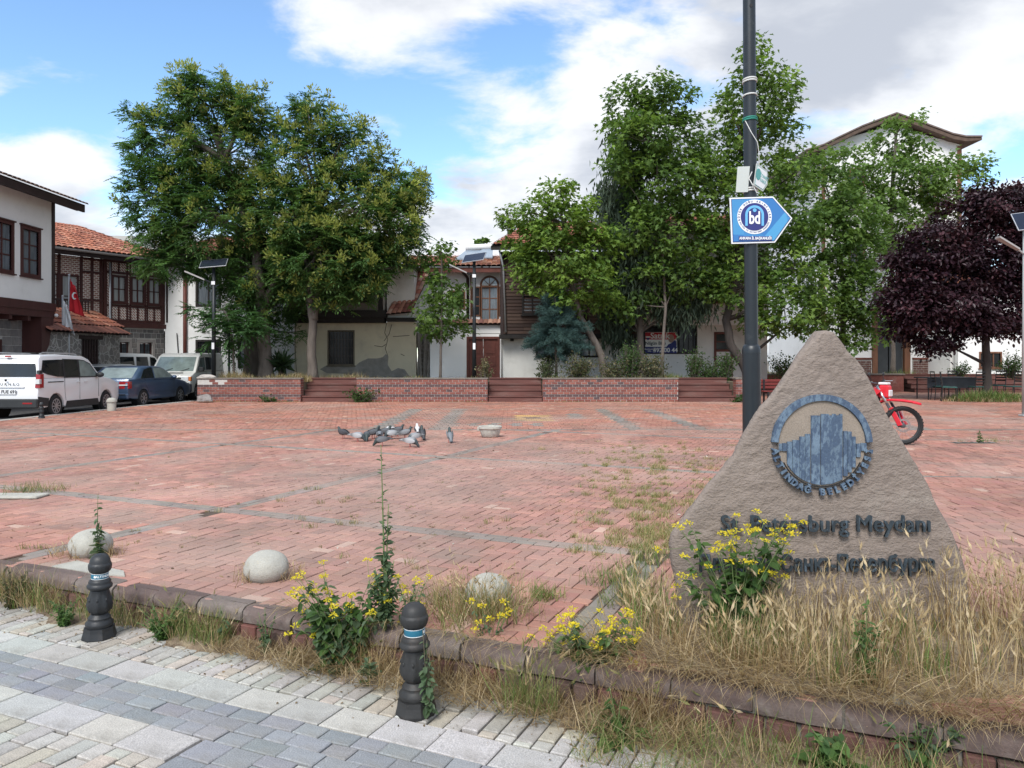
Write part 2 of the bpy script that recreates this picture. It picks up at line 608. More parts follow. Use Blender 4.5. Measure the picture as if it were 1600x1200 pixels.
# ---- plaza slab
plz_poly = [uv(-22, -.02), uv(14, -.02), (34, 4), (34, 37.6), (8.7, 37.6), (8.7, 28.6), (-11.6, 28.6), (-10.0, 24), (-10.0, 9)]
plz_poly = [uv(-13.6, -.12), uv(9, -.12), (40, -1), (40, 37.6), (8.7, 37.6), (8.7, 28.7), (-11.85, 28.7), (-12.45, 25.5), (-12.62, 23.0), (-12.95, 19.5), (-13.2, 11.0)]
plaza = structure(MB().slab(plz_poly, -.30, -.014).build('plaza', mat('paver_joint_sand', (.10, .075, .058), .95, .3, 5, bump=.6, bscale=70)))
pv_m = mat('paver', attr=True, rough=.86, var=.22, scale=.42, bump=.3, bscale=160, fine=.22, spec=.25, dirt=((.27, .215, .18), .55, 1.1, .45, .75))
RED = np.array([.365, .182, .143]); GREY = np.array([.215, .195, .175])
def in_poly(x, y, poly):
    ins = np.zeros(len(x), bool)
    j = len(poly) - 1
    for i in range(len(poly)):
        xi, yi = poly[i]; xj, yj = poly[j]
        c = ((yi > y) != (yj > y)) & (x < (xj - xi) * (y - yi) / (yj - yi + 1e-12) + xi)
        ins ^= c; j = i
    return ins
parts = []
# region 1: herringbone, square to the kerb
w = .1
nu0, nu1, nv0, nv1 = -190, 90, -2, 210
I, J = np.meshgrid(np.arange(nu0, nu1), np.arange(nv0, nv1), indexing='ij')
s4 = (I - J) % 4
for kindk in ('H', 'V'):
    sel = s4 == (0 if kindk == 'H' else 3)
    i, j = I[sel], J[sel]
    if kindk == 'H':
        u = (i + 1) * w; v = (j + .5) * w; hu, hv = w, w / 2
    else:
        u = (i + .5) * w; v = (j + 1) * w; hu, hv = w / 2, w
    u = u.astype(float); v = -(v.astype(float) + .13)
    parts.append((u, v, np.full(len(u), hu), np.full(len(u), hv), np.zeros(len(u), int)))
u = np.concatenate([p[0] for p in parts]); v = np.concatenate([p[1] for p in parts])
hu = np.concatenate([p[2] for p in parts]); hv = np.concatenate([p[3] for p in parts])
A_LINES = [-2.35, -7.08, -11.8]; B_LINES = [-13.3, -8.8, -4.3, .22, 4.8]
x = K0[0] + kd[0] * u + kn[0] * v; y = K0[1] + kd[1] * u + kn[1] * v
keep = in_poly(x, y, [uv(-13.6, -.05), uv(9, -.05)] + plz_poly[2:]) & (v < -.085) & (y < 16.93) & (x < .37 + .35 * y)
def trim(c, h, keep, a, on):
    """cut the pieces that run into a band (all lie square to it) back to the band's edge"""
    lo, hi = c - h, c + h
    hit = on & (hi > a - .1) & (lo < a + .1)
    low = (a - .1) - lo; high = hi - (a + .1)
    nlo = np.where(high > low, a + .1, lo); nhi = np.where(high > low, hi, a - .1)
    c2 = np.where(hit, (nlo + nhi) / 2, c); h2 = np.where(hit, (nhi - nlo) / 2, h)
    return c2, h2, keep & (h2 > .012)
for a in A_LINES:
    v, hv, keep = trim(v, hv, keep, a, np.ones(len(v), bool))
for b in B_LINES:
    u, hu, keep = trim(u, hu, keep, b, np.ones(len(u), bool) if b != .22 else v > -2.3)
x = K0[0] + kd[0] * u + kn[0] * v; y = K0[1] + kd[1] * u + kn[1] * v
bu, bv, bhu, bhv = [], [], [], []
for a in A_LINES:
    for k in np.arange(-19, 9, .2):
        for dv in (-.05, .05):
            bu.append(k + (.1 if dv > 0 else 0)); bv.append(a + dv); bhu.append(.1); bhv.append(.05)
for b in B_LINES:
    for k in np.arange(-20, -.2, .2):
        if min(abs(k - a) for a in A_LINES) < .2:
            continue
        for du in (-.05, .05):
            bu.append(b + du); bv.append(k + (.1 if du > 0 else 0)); bhu.append(.05); bhv.append(.1)
bu = np.array(bu); bv = np.array(bv); bhu = np.array(bhu); bhv = np.array(bhv)
bx = K0[0] + kd[0] * bu + kn[0] * bv; by = K0[1] + kd[1] * bu + kn[1] * bv
bk = in_poly(bx, by, plz_poly) & (by < 17.0) & (bx < .5 + .35 * by) & ~((np.abs(bu - .22) < .2) & (bv < -2.3))
X1 = np.concatenate([x[keep], bx[bk]]); Y1 = np.concatenate([y[keep], by[bk]])
HX1 = np.concatenate([hu[keep], bhu[bk]]); HY1 = np.concatenate([hv[keep], bhv[bk]])
G1 = np.concatenate([np.zeros(keep.sum(), bool), np.ones(bk.sum(), bool)])
A1 = np.full(len(X1), KA)
# seams between the fields: a double course of grey blocks
sx_, sy_, sa_ = [], [], []
da = math.atan2(1, .35)
for k, t_ in enumerate(np.arange(3.0, 16.8, .189)):
    for d_ in (-.053, .053):
        yy = t_ + (.09 if d_ > 0 else 0)
        sx_.append(.5 + .35 * yy + d_ * math.sin(da)); sy_.append(yy - d_ * math.cos(da)); sa_.append(da)
for t_ in np.arange(-13, 30, .2):
    for d_ in (0, 1):
        sx_.append(t_ + .1 * d_); sy_.append(16.97 + .1 * d_); sa_.append(0.0)
sx_, sy_, sa_ = map(np.array, (sx_, sy_, sa_))
sk = in_poly(sx_, sy_, plz_poly)
X1 = np.concatenate([X1, sx_[sk]]); Y1 = np.concatenate([Y1, sy_[sk]]); A1 = np.concatenate([A1, sa_[sk]])
HX1 = np.concatenate([HX1, np.full(sk.sum(), .1)]); HY1 = np.concatenate([HY1, np.full(sk.sum(), .05)]); G1 = np.concatenate([G1, np.ones(sk.sum(), bool)])
# region 2: right of the monument; region 3: far part, courses parallel to the planters
def courses(x0, x1, y0, y1, ang, ox, oy, greyf):
    xs, ys, hxs, hys, gs = [], [], [], [], []
    yy = y0; k = 0
    while yy < y1:
        if k % 2 == 0:
            d, wd = .2, .125
        else:
            d, wd = .1, .25
        xr = np.arange(x0, x1, wd) + (k % 4 >= 2) * wd * .5
        xs.append(xr); ys.append(np.full(len(xr), yy + d / 2)); hxs.append(np.full(len(xr), wd / 2)); hys.append(np.full(len(xr), d / 2))
        yy += d; k += 1
    xs = np.concatenate(xs); ys = np.concatenate(ys); hxs = np.concatenate(hxs); hys = np.concatenate(hys)
    ca, sa = math.cos(ang), math.sin(ang)
    return ox + xs * ca - ys * sa, oy + xs * sa + ys * ca, hxs, hys
xa, ya, ha, hb = courses(-4, 30, -8, 14, R(-4), 3.4, 10.0, None)
k2 = in_poly(xa, ya, plz_poly) & (xa >= .66 + .35 * ya) & (ya < 16.9)
ly = -(xa - 3.4) * math.sin(R(-4)) + (ya - 10.0) * math.cos(R(-4))
g2 = (np.abs(ly - .35) < .09) | (np.abs(ly - 5.2) < .09)
xb, yb, hc, hd = courses(-14, 40, 17.0, 37.8, 0, 0, 0, None)
k3 = in_poly(xb, yb, plz_poly) & (yb >= 17.12)
g3 = np.zeros(len(xb), bool)
for xc in (-3.0, -1.62, 2.8, 4.2, 9.2):
    g3 |= (np.abs(xb - xc) < .2) & (yb < 24.3)
g3 |= (np.abs(xb - 1.75) < .25) & (np.abs(yb - 21.3) < .9)
for yc in (17.1, 20.3, 24.2):
    g3 |= np.abs(yb - yc) < .07
g3 |= (np.abs(yb - 18.4) < .5) & (np.abs(xb + .2) < 1.2) & ((np.floor(xb / .25) % 2) == 0)
yel = (xb > .1) & (xb < 1.05) & (yb > 19.5) & (yb < 21.6)
dark_c = (np.abs(xb - .57) < .2) & (np.abs(yb - 20.5) < .3)
XX = np.concatenate([X1, xa[k2], xb[k3]]); YY = np.concatenate([Y1, ya[k2], yb[k3]])
HX = np.concatenate([HX1 - .0042, ha[k2] - .006, hc[k3] - .006]); HY = np.concatenate([HY1 - .0042, hb[k2] - .006, hd[k3] - .006])
AN = np.concatenate([A1, np.full(k2.sum(), R(-4)), np.zeros(k3.sum())])
GG = np.concatenate([G1, g2[k2], g3[k3]])
n = len(XX)
col = np.where(GG[:, None], GREY[None], RED[None]) * rng.normal(1, .10, (n, 1)) * (1 + rng.normal(0, .025, (n, 3)))
pale = rng.random(n) < .02
col[pale & ~GG] = np.array([.50, .34, .27])
orange = rng.random(n) < .03
col[orange & ~GG] = np.array([.45, .225, .175])
yl = np.concatenate([np.zeros(len(X1) + k2.sum(), bool), yel[k3]])
col[yl] = np.array([.50, .33, .15]) * rng.normal(1, .06, (yl.sum(), 1))
dk = np.concatenate([np.zeros(len(X1) + k2.sum(), bool), dark_c[k3]])
col[dk] = np.array([.16, .12, .09])
# the paving is redder away from the worn, dusty middle
fade = np.clip((YY - 12) / 10, 0, 1)[:, None]
redder = np.where(GG[:, None], 1.0, 1 + fade * np.array([.0, -.08, -.16])[None])
col = np.clip(col * redder, .02, .75)
def lowfreq(sc, seed):
    return np.array([mnoise.noise((a * sc + seed, b * sc, seed * 1.7)) for a, b in zip(XX.tolist(), YY.tolist())])
st1 = np.clip(lowfreq(.33, 3.0) * 1.6 - .05, 0, .5)[:, None]          # dusty, greyed areas
st2 = np.clip(lowfreq(1.7, 9.0) * 3.0 - .75, 0, .4)[:, None]           # small darker stains
st3 = np.clip(lowfreq(.8, 21.0) * 2.2 - .5, 0, .35)[:, None]
dust = np.exp(-(((XX + 1.5) / 5.5) ** 2 + ((YY - 10.5) / 4.5) ** 2))[:, None] * .24
col = col * (1 - st1 * .7) + np.array([.30, .235, .20]) * st1 * .7
col = col * (1 - st2) + np.array([.16, .115, .095]) * st2
col = col * (1 - st3) + np.array([.42, .29, .24]) * st3
col = col * (1 - dust) + np.array([.41, .31, .275]) * dust
ZT = rng.normal(0, .0016, n) + .004 * lowfreq(.9, 5.0)
arr = (XX, YY, HX, HY, AN, ZT, .0135, .0035, rng.normal(0, .007, (n, 2)), col)
place_pavers(plaza, 'paver', arr, pv_m, 300, vis_score(XX, YY, 0, HX, HY))
print('pavers', n)

# ---- kerb: rounded nosing stones on a course of upright bricks
kerb = structure(bpy.data.objects.new('kerb', None)); C.objects.link(kerb)
kerb.location = (float(K0[0]), float(K0[1]), 0); kerb.rotation_euler = (0, 0, KA)
noseM = [mat('nosing_stone_%d' % i, c, .85, .25, 5, bump=.5, bscale=90, fine=.15, dirt=((.30, .28, .25), .6, 3.5, .48, .7)) for i, c in
         enumerate(((.14, .105, .094), (.12, .085, .076), (.165, .135, .12)))]
kbM = [mat('kerb_brick_%d' % i, c, .88, .25, 9, bump=.4, bscale=120, dirt=((.20, .15, .12), .5, 6)) for i, c in
       enumerate(((.15, .062, .05), (.115, .054, .046), (.095, .058, .05)))]
kerbBase = MB().box(-16, 9, .028, .118, ST_Z - .1, -.02).build('kerb_core', mat('old_mortar', (.26, .24, .21), .95, .3, 8, bump=.6, bscale=60), kerb)
def nosing(L, seed):
    """quarter-round coping stone: length along x, nose towards -y (the street)"""
    rr = random.Random(seed)
    prof = [(.13, -.095), (.13, .004), (.055, .006)]
    for k in range(6):
        a = math.pi / 2 * k / 5
        prof.append((.055 - .062 * math.sin(a), -.045 + .05 * math.cos(a)))
    prof += [(-.004, -.085), (.02, -.1)]
    xs = [0, .008, L * .3, L * .62, L - .008, L]
    sc = [.93, 1, 1, 1, 1, .93]
    vs = []
    for xx, s_ in zip(xs, sc):
        for (yy, zz) in prof:
            jy = rr.uniform(-.003, .003); jz = rr.uniform(-.003, .003)
            vs.append((xx, (yy - .06) * s_ + .06 + jy, (zz + .045) * s_ - .045 + jz))
    m_ = len(prof); fs = []
    for i in range(len(xs) - 1):
        for k in range(m_):
            k2 = (k + 1) % m_
            fs.append((i * m_ + k, (i + 1) * m_ + k, (i + 1) * m_ + k2, i * m_ + k2))
    fs.append(tuple(range(m_))); fs.append(tuple(range((len(xs) - 1) * m_, len(xs) * m_))[::-1])
    b = MB(); b.add(vs, fs)
    return b
noses = []
for i in range(6):
    o = nosing(.372, i).build('kerb_stone', noseM[i % 3], kerb, auto=40)
    noses.append(o)
q = 0; uu = -7.6
while uu < 6:
    if q < 6:
        o = noses[q]
    else:
        o = noses[random.randrange(6)].copy(); C.objects.link(o)
    o.location = (uu, random.uniform(-.006, .006), random.uniform(-.006, .004))
    o.rotation_euler = (random.uniform(-.03, .03), random.uniform(-.012, .012), random.uniform(-.012, .012))
    uu += .384; q += 1
kb0 = [MB().cbox(-.06, .06, 0, .06, -.125, 0, .006).build('brick', m_, kerb) for m_ in kbM]
q = 0; uu = -7.6
while uu < 6:
    o = kb0[q] if q < 3 else kb0[random.randrange(3)].copy()
    if q >= 3:
        C.objects.link(o)
    wd = random.uniform(.85, 1.1)
    o.location = (uu + .06, -.028 + random.uniform(-.006, .008), -.1 + random.uniform(-.006, .002))
    o.scale = (wd, 1, 1)
    o.rotation_euler = (0, 0, random.uniform(-.03, .03))
    uu += .128 * wd + .004; q += 1
# left edge of the plaza along the road
edge = structure(bpy.data.objects.new('plaza_edge', None)); C.objects.link(edge)
em = mat('edge_concrete', (.38, .36, .33), .9, .2, 2, bump=.3, bscale=60)
e0 = MB().cbox(-.09, .09, 0, .97, -.3, .012, .015).build('edge_stone', em, edge)
for i in range(18):
    o = e0 if i == 0 else e0.copy()
    if i:
        C.objects.link(o)
    y0_ = 10.9 + i * .99; xe = float(np.interp(y0_, [11, 19.5, 23, 25.5, 28.7], [-13.2, -12.95, -12.62, -12.45, -11.85])); xe2 = float(np.interp(y0_ + .97, [11, 19.5, 23, 25.5, 28.7], [-13.2, -12.95, -12.62, -12.45, -11.85]))
    o.location = (xe - .1, y0_, random.uniform(-.006, .004))
    o.rotation_euler = (0, 0, -math.atan2(xe2 - xe, .97))
# drift of soil and litter along the foot of the kerb and the bed round the monument
def patch(name, pts, z, m_, amp=.02, seed=0, parent=None):
    """low uneven sheet of earth: pts = list of (u0,u1,v0f,v1f)"""
    u0, u1, v0, v1 = pts
    nu, nv = int((u1 - u0) / .05), int(max(4, (v1 - v0) / .04))
    V = []
    for i in range(nu + 1):
        for j in range(nv + 1):
            uu = u0 + (u1 - u0) * i / nu; t = j / nv
            vlim = v1 * (.55 + .75 * mnoise.noise((uu * 1.7 + seed, seed * 3.1, 0)) + .35 * mnoise.noise((uu * 6, 3 + seed, 0)))
            vv = v0 + (vlim - v0) * t
            x, y = uv(uu, vv)
            V.append((x, y, z + amp * (1 - t ** 2) * (1 + .7 * mnoise.noise((uu * 4, vv * 9, 5 + seed))) - .012 * t))
    F = [(i * (nv + 1) + j, i * (nv + 1) + j + 1, (i + 1) * (nv + 1) + j + 1, (i + 1) * (nv + 1) + j) for i in range(nu) for j in range(nv)]
    return np_mesh(name, np.array(V), np.array(F), m_, parent, smooth=True)
soilM = mat('soil_litter', (.17, .125, .085), .97, .45, 9, bump=.9, bscale=90, fine=.35, dirt=((.30, .245, .16), .8, 14, .45, .62))
structure(patch('kerb_soil', (-7.5, 3.5, -.03, .26), ST_Z, soilM, .05, 2))
structure(patch('kerb_soil', (.35, 3.4, -.03, .62), ST_Z + .004, soilM, .03, 9))
V = []; F = []
na, nr = 60, 8
for a in range(na):
    t = 2 * math.pi * a / na
    for r in range(nr + 1):
        rr = r / nr * (1 + .22 * mnoise.noise((math.cos(t) * 1.6, math.sin(t) * 1.6, 4)))
        x, y = 1.85 + 1.45 * rr * math.cos(t), 4.25 + .95 * rr * math.sin(t)
        uq, vq = to_uv(x, y)
        if vq > -.1:
            x, y = uv(uq, -.1)
        V.append((x, y, .012 + .035 * (1 - (r / nr) ** 2) + .012 * mnoise.noise((x * 5, y * 5, 0)) - .022 * (r / nr)))
for a in range(na):
    for r in range(nr):
        a2 = (a + 1) % na
        F.append((a * (nr + 1) + r, a * (nr + 1) + r + 1, a2 * (nr + 1) + r + 1, a2 * (nr + 1) + r))
structure(np_mesh('monument_soil', np.array(V), np.array(F), soilM, smooth=True))
# ---------------------------------------------------------------- buildings
plaster = mat('white_plaster', (.80, .80, .79), .9, .05, .6, bump=.12, bscale=25, dirt=((.52, .51, .48), .45, .9, .5, .8))
plaster_g = mat('grey_plaster', (.66, .65, .62), .92, .1, .7, bump=.2, bscale=18, dirt=((.40, .385, .35), .6, .8, .45, .75))
maroon = mat('maroon_timber', (.065, .022, .02), .55, .25, 3, bump=.15, bscale=60, stretch=(1, 1, .2))
maroon_d = mat('dark_timber', (.032, .018, .017), .65, .3, 3, bump=.2, bscale=60)
black_t = mat('charred_timber', (.022, .019, .018), .8, .35, 4, bump=.3, bscale=40)
brown_w = mat('brown_timber', (.16, .07, .038), .55, .3, 4, bump=.2, bscale=50, stretch=(1, 1, .25))
red_w = mat('red_brown_timber', (.12, .035, .025), .6, .25, 4, bump=.15, bscale=50)
glassD = glassmat('window_glass_dark')
glassC = mat('window_glass_curtain', (.42, .45, .46), .12, .25, 2.5, spec=.6, stretch=(6, 1, .4))
glassL = mat('window_glass_lace', (.13, .15, .17), .1, .5, 5, spec=.6, stretch=(7, 1, .3))
ironM = mat('black_iron', (.02, .02, .022), .5, .2, 6, metal=.3)
tileM = mat('roof_tile_orange', attr=True, rough=.85, var=.2, scale=1.5, bump=.3, bscale=50)
stoneM = [mat('andesite_%d' % i, c, .9, .18, 6, bump=.5, bscale=60, fine=.12) for i, c in enumerate(((.20, .185, .18), (.235, .215, .205), (.17, .16, .16)))]
mortarM = mat('pale_mortar', (.50, .48, .45), .95, .12, 6, bump=.3, bscale=70)
zinc = mat('grey_pipe', (.45, .47, .5), .4, .1, 5, metal=.5)

def wall(mb, x0, x1, z0, z1, y0, y1, holes=(), m=0):
    """wall in the x,z plane from y0 (face) to y1 with rectangular openings"""
    xs = sorted({x0, x1, *[h[0] for h in holes], *[h[1] for h in holes]})
    zs = sorted({z0, z1, *[h[2] for h in holes], *[h[3] for h in holes]})
    for i in range(len(xs) - 1):
        run = None
        for k in range(len(zs) - 1):
            cxm, czm = (xs[i] + xs[i + 1]) / 2, (zs[k] + zs[k + 1]) / 2
            hole = any(h[0] < cxm < h[1] and h[2] < czm < h[3] for h in holes)
            if hole:
                if run is not None:
                    mb.box(xs[i], xs[i + 1], y0, y1, run, zs[k], m); run = None
            elif run is None:
                run = zs[k]
        if run is not None:
            mb.box(xs[i], xs[i + 1], y0, y1, run, zs[-1], m)
    return mb
def window(parent, x0, x1, z0, z1, y, fm, gm_, nx=2, nz=2, fr=.07, sill=True, bars=0, proud=.03, deep=.1, lintel=False, barm=None):
    """frame standing proud of the wall face (face looks to -y), panes set back, thin glazing bars, optional iron grille"""
    b = MB()
    b.box(x0 - fr, x0, y - proud, y + deep, z0 - fr, z1 + fr); b.box(x1, x1 + fr, y - proud, y + deep, z0 - fr, z1 + fr)
    b.box(x0, x1, y - proud, y + deep, z1, z1 + fr); b.box(x0, x1, y - proud, y + deep, z0 - fr, z0)
    t = .022
    for i in range(1, nx):
        xm = x0 + (x1 - x0) * i / nx
        b.box(xm - t * 1.4, xm + t * 1.4, y + .015, y + deep - .03, z0, z1)
    for k in range(1, nz):
        zm = z0 + (z1 - z0) * k / nz
        for i in range(nx):
            a = x0 + (x1 - x0) * i / nx + (t * 1.4 if i else 0); c = x0 + (x1 - x0) * (i + 1) / nx - (t * 1.4 if i < nx - 1 else 0)
            b.box(a, c, y + .025, y + deep - .035, zm - t, zm + t)
    w_ = b.build('window', fm, parent)
    for i in range(nx):
        for k in range(nz):
            a, c = x0 + (x1 - x0) * i / nx, x0 + (x1 - x0) * (i + 1) / nx
            d, e = z0 + (z1 - z0) * k / nz, z0 + (z1 - z0) * (k + 1) / nz
            g = MB(); g.box(a + .012, c - .012, y + .045, y + .052, d + .012, e - .012)
            g.build('pane', gm_, w_)
    if sill:
        MB().box(x0 - fr - .05, x1 + fr + .05, y - proud - .05, y + .02, z0 - fr - .05, z0 - fr - .002).build('sill', fm, w_)
    if lintel:
        MB().box(x0 - fr - .05, x1 + fr + .05, y - proud - .04, y + .02, z1 + fr + .002, z1 + fr + .05).build('lintel', fm, w_)
    if bars:
        g = MB()
        for i in range(bars):
            xm = x0 + (x1 - x0) * (i + .5) / bars
            g.tube([(xm, y - .015, z0 - .01), (xm, y - .015, z1 + .01)], .009, 5)
        for zz in (.25, .5, .75):
            g.box(x0, x1, y - .022, y - .008, z0 + (z1 - z0) * zz - .006, z0 + (z1 - z0) * zz + .006)
        g.build('grille', barm or ironM, w_)
    return w_
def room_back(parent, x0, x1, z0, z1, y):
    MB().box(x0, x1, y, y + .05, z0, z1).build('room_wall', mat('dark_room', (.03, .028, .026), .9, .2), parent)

def tile_roof(parent, a, b, c, d, tw=.23, tl=.36, cols=((.36, .135, .08), (.30, .105, .065), (.42, .20, .135), (.25, .095, .068)), name='roof_tiles', hr=.055, clip=None):
    """barrel tiles on the quad a-b (eave) d-c (ridge): one half-barrel for each tile, courses lapping"""
    a, b, c, d = map(Vector, (a, b, c, d))
    nc = max(2, int((b - a).length / tw)); nr = max(1, int((d - a).length / tl))
    nrm = (b - a).cross(d - a).normalized()
    if nrm.z < 0:
        nrm = -nrm
    def pt(s, t):
        return (a * (1 - s) + b * s) * (1 - t) + (d * (1 - s) + c * s) * t
    K = 5
    V = []; F = []; col = []
    for i in range(nc):
        for j in range(nr):
            s0, s1 = i / nc, (i + 1) / nc
            t0, t1 = j / nr - .12 / nr, (j + 1) / nr
            if clip and not clip((s0 + s1) / 2, (t0 + t1) / 2):
                continue
            base = len(V)
            cc = np.array(cols[random.randrange(len(cols))]) * random.uniform(.8, 1.2)
            jt = random.uniform(-.006, .006)
            for (t, lift) in ((t0, .02), (t1, 0.0)):
                for k in range(K):
                    an = math.pi * k / (K - 1)
                    s = s0 + (s1 - s0) * (.5 - .5 * math.cos(an)) * .98
                    p = pt(s, t) + nrm * (hr * math.sin(an) * (1.0 if t == t0 else .8) + lift + jt)
                    V.append(tuple(p)); col.append(cc)
            for k in range(K - 1):
                F.append((base + k, base + k + 1, base + K + k + 1, base + K + k))
    o = np_mesh(name, np.array(V), np.array(F), tileM, parent, np.array(col), smooth=True)
    o['kind'] = 'stuff'
    und = MB(); off = nrm * -.02
    und.add([a + off, b + off, c + off, d + off], [(0, 1, 2, 3)])
    und.add([a + off * 3, b + off * 3, c + off * 3, d + off * 3], [(3, 2, 1, 0)])
    und.build('roof_deck', maroon_d, parent)
    return o
def stones(parent, rects, y, proud, mats, name='stone', each=True, ch=.012):
    """ashlar blocks standing proud of the mortar"""
    if each:
        for (x0, x1, z0, z1) in rects:
            MB().cbox(x0, x1, y - proud - random.uniform(0, .012), y + .02, z0, z1, ch).build(name, random.choice(mats), parent)
    else:
        for k, m_ in enumerate(mats):
            b = MB()
            for (x0, x1, z0, z1) in rects[k::len(mats)]:
                b.cbox(x0, x1, y - proud - random.uniform(0, .008), y + .02, z0, z1, ch)
            o = b.build(name + '_courses', m_, parent); o['kind'] = 'stuff'
def ashlar(x0, x1, z0, z1, w_, h_, holes=(), gap=.018):
    out = []; z = z0; k = 0
    while z < z1 - .05:
        hh = min(h_ * random.uniform(.85, 1.15), z1 - z)
        x = x0 - (w_ * .5 if k % 2 else 0) * random.uniform(.6, 1)
        while x < x1:
            ww = w_ * random.uniform(.7, 1.3)
            a, b = max(x, x0), min(x + ww, x1)
            if b - a > .08:
                segs = [(a, b)]
                for (hx0, hx1, hz0, hz1) in holes:
                    if z + hh > hz0 and z < hz1:
                        ns = []
                        for (p, q_) in segs:
                            if q_ <= hx0 or p >= hx1:
                                ns.append((p, q_))
                            else:
                                if p < hx0 - .06: ns.append((p, hx0))
                                if q_ > hx1 + .06: ns.append((hx1, q_))
                        segs = ns
                for (p, q_) in segs:
                    if q_ - p > .06:
                        out.append((p + gap / 2, q_ - gap / 2, z + gap / 2, z + hh - gap / 2))
            x += ww
        z += hh; k += 1
    return out

# ---- house with the jettied white upper floor (far left)
h1 = thing('jettied_house', 'white jettied house with maroon windows and dark wide eaves at left edge', 'house', (-17.0, 28.5, -.09), R(90))
b = MB()
W1 = [(-1.84, -.96, 4.67, 6.2), (-3.32, -2.44, 4.67, 6.2), (-4.9, -4.02, 4.67, 6.2), (-6.5, -5.6, 4.67, 6.2)]
wall(b, -8.6, -.13, 3.72, 7.55, 0, .25, W1)
b.box(-8.6, 0, .5, 6.0, 3.72, 7.55)
b.box(-.13, 0, .02, .5, 3.72, 7.55)
b.build('upper_wall', plaster, h1)
room_back(h1, -8.5, -.14, 3.8, 7.5, .45)
for (x0, x1, z0, z1) in W1:
    w_ = window(h1, x0, x1, z0, z1, 0, maroon, glassL, 2, 3, .11, proud=.05, lintel=True)
MB().box(-.15, .03, -.03, .3, 3.55, 7.5).build('corner_post', maroon_d, h1)
b = MB(); b.box(-8.7, .06, -.05, .3, 3.42, 3.72); b.box(-8.7, .02, -.02, 1.0, 3.18, 3.42)
for k in range(9):
    b.box(-8.5 + k * 1.0, -8.35 + k * 1.0, .02, 1.0, 3.02, 3.18)
b.build('jetty_beam', maroon, h1)
b = MB()
b.prism([(-.75, 3.2), (.0, 3.2), (-.05, 2.95), (-.2, 2.6), (-.28, 2.2), (-.45, 1.95), (-.75, 1.9)], .0, .85)
b.build('bracket', maroon, h1)
b = MB()
b.hexa([(-9.3, -.75, 7.28), (.55, -.75, 7.28), (.55, .3, 7.62), (-9.3, .3, 7.62), (-9.3, -.75, 7.40), (.55, -.75, 7.40), (.55, .3, 7.75), (-9.3, .3, 7.75)])
for k in range(3):
    b.box(-9.3, .52, -.6 + k * .28, -.55 + k * .28, 7.26 + k * .1, 7.33 + k * .1)
b.build('eaves', maroon_d, h1)
MB().box(-9.35, .6, -.82, -.74, 7.22, 7.5).build('fascia', maroon_d, h1)
tile_roof(h1, (-9.4, -.86, 7.52), (.66, -.86, 7.52), (-2.0, 4.0, 9.3), (-9.4, 4.0, 9.3), cols=((.17, .12, .10), (.22, .15, .12), (.14, .10, .09)))
b = MB(); holes = [(-8.2, -7.0, 0, 2.4), (-3.05, -1.9, 0, 2.35)]
wall(b, -8.6, -.62, 0, 3.2, .72, 1.1, holes)
b.build('lower_wall', mortarM, h1)
stones(h1, ashlar(-5.6, -.64, .9, 3.15, .42, .3, [(-3.13, -1.82, 0, 2.43)]), .72, .012, stoneM)
b = MB(); b.box(-3.05, -2.97, .66, .9, 0, 2.35); b.box(-1.98, -1.9, .66, .9, 0, 2.35); b.box(-2.97, -1.98, .66, .9, 2.27, 2.35)
d_ = b.build('door_frame', maroon, h1)
MB().box(-2.97, -1.98, .82, .88, 0, 2.27).build('door', maroon, d_)
MB().ball((-.05, -.12, 3.28), .07).build('security_camera', mat('white_plastic', (.75, .75, .75), .4, .03), h1, smooth=True)

# ---- rubble garden wall with its tiled coping and gate roof
gw = thing('garden_wall', 'rubble stone garden wall with tiled coping and dark slatted opening, left of the vans', 'wall', (-17.1, 28.2, -.09), R(83))
def voro(name, c1, c2, mor, sc):
    m = bpy.data.materials.new(name); m.use_nodes = True; t = m.node_tree; L = t.links.new; bs = t.nodes['Principled BSDF']
    tcn = t.nodes.new('ShaderNodeTexCoord'); v1 = t.nodes.new('ShaderNodeTexVoronoi'); v1.feature = 'DISTANCE_TO_EDGE'; v1.inputs['Scale'].default_value = sc
    v2 = t.nodes.new('ShaderNodeTexVoronoi'); v2.inputs['Scale'].default_value = sc
    L(tcn.outputs['Object'], v1.inputs[0]); L(tcn.outputs['Object'], v2.inputs[0])
    mr = t.nodes.new('ShaderNodeMapRange'); mr.inputs['From Min'].default_value = .03; mr.inputs['From Max'].default_value = .07; L(v1.outputs['Distance'], mr.inputs[0])
    mx0 = t.nodes.new('ShaderNodeMix'); mx0.data_type = 'RGBA'; mx0.inputs['A'].default_value = (*c1, 1); mx0.inputs['B'].default_value = (*c2, 1)
    sp = t.nodes.new('ShaderNodeSeparateColor'); L(v2.outputs['Color'], sp.inputs[0]); L(sp.outputs[0], mx0.inputs['Factor'])
    mx = t.nodes.new('ShaderNodeMix'); mx.data_type = 'RGBA'; mx.inputs['A'].default_value = (*mor, 1); L(mx0.outputs['Result'], mx.inputs['B']); L(mr.outputs[0], mx.inputs['Factor'])
    L(mx.outputs['Result'], bs.inputs['Base Color']); bs.inputs['Roughness'].default_value = .9
    bn = t.nodes.new('ShaderNodeBump'); bn.inputs['Distance'].default_value = .03; bn.inputs['Strength'].default_value = .7; L(mr.outputs[0], bn.inputs['Height']); L(bn.outputs[0], bs.inputs['Normal'])
    return m
rubble = voro('rubble_stone', (.18, .165, .155), (.26, .235, .215), (.42, .40, .37), 4.5)
b = MB(); wall(b, 0, 4.3, 0, 2.75, 0, .4, [(1.9, 3.0, .6, 2.45)]); b.build('rubble', rubble, gw)
MB().box(1.9, 3.0, .3, .36, .6, 2.45).build('opening_back', black_t, gw)
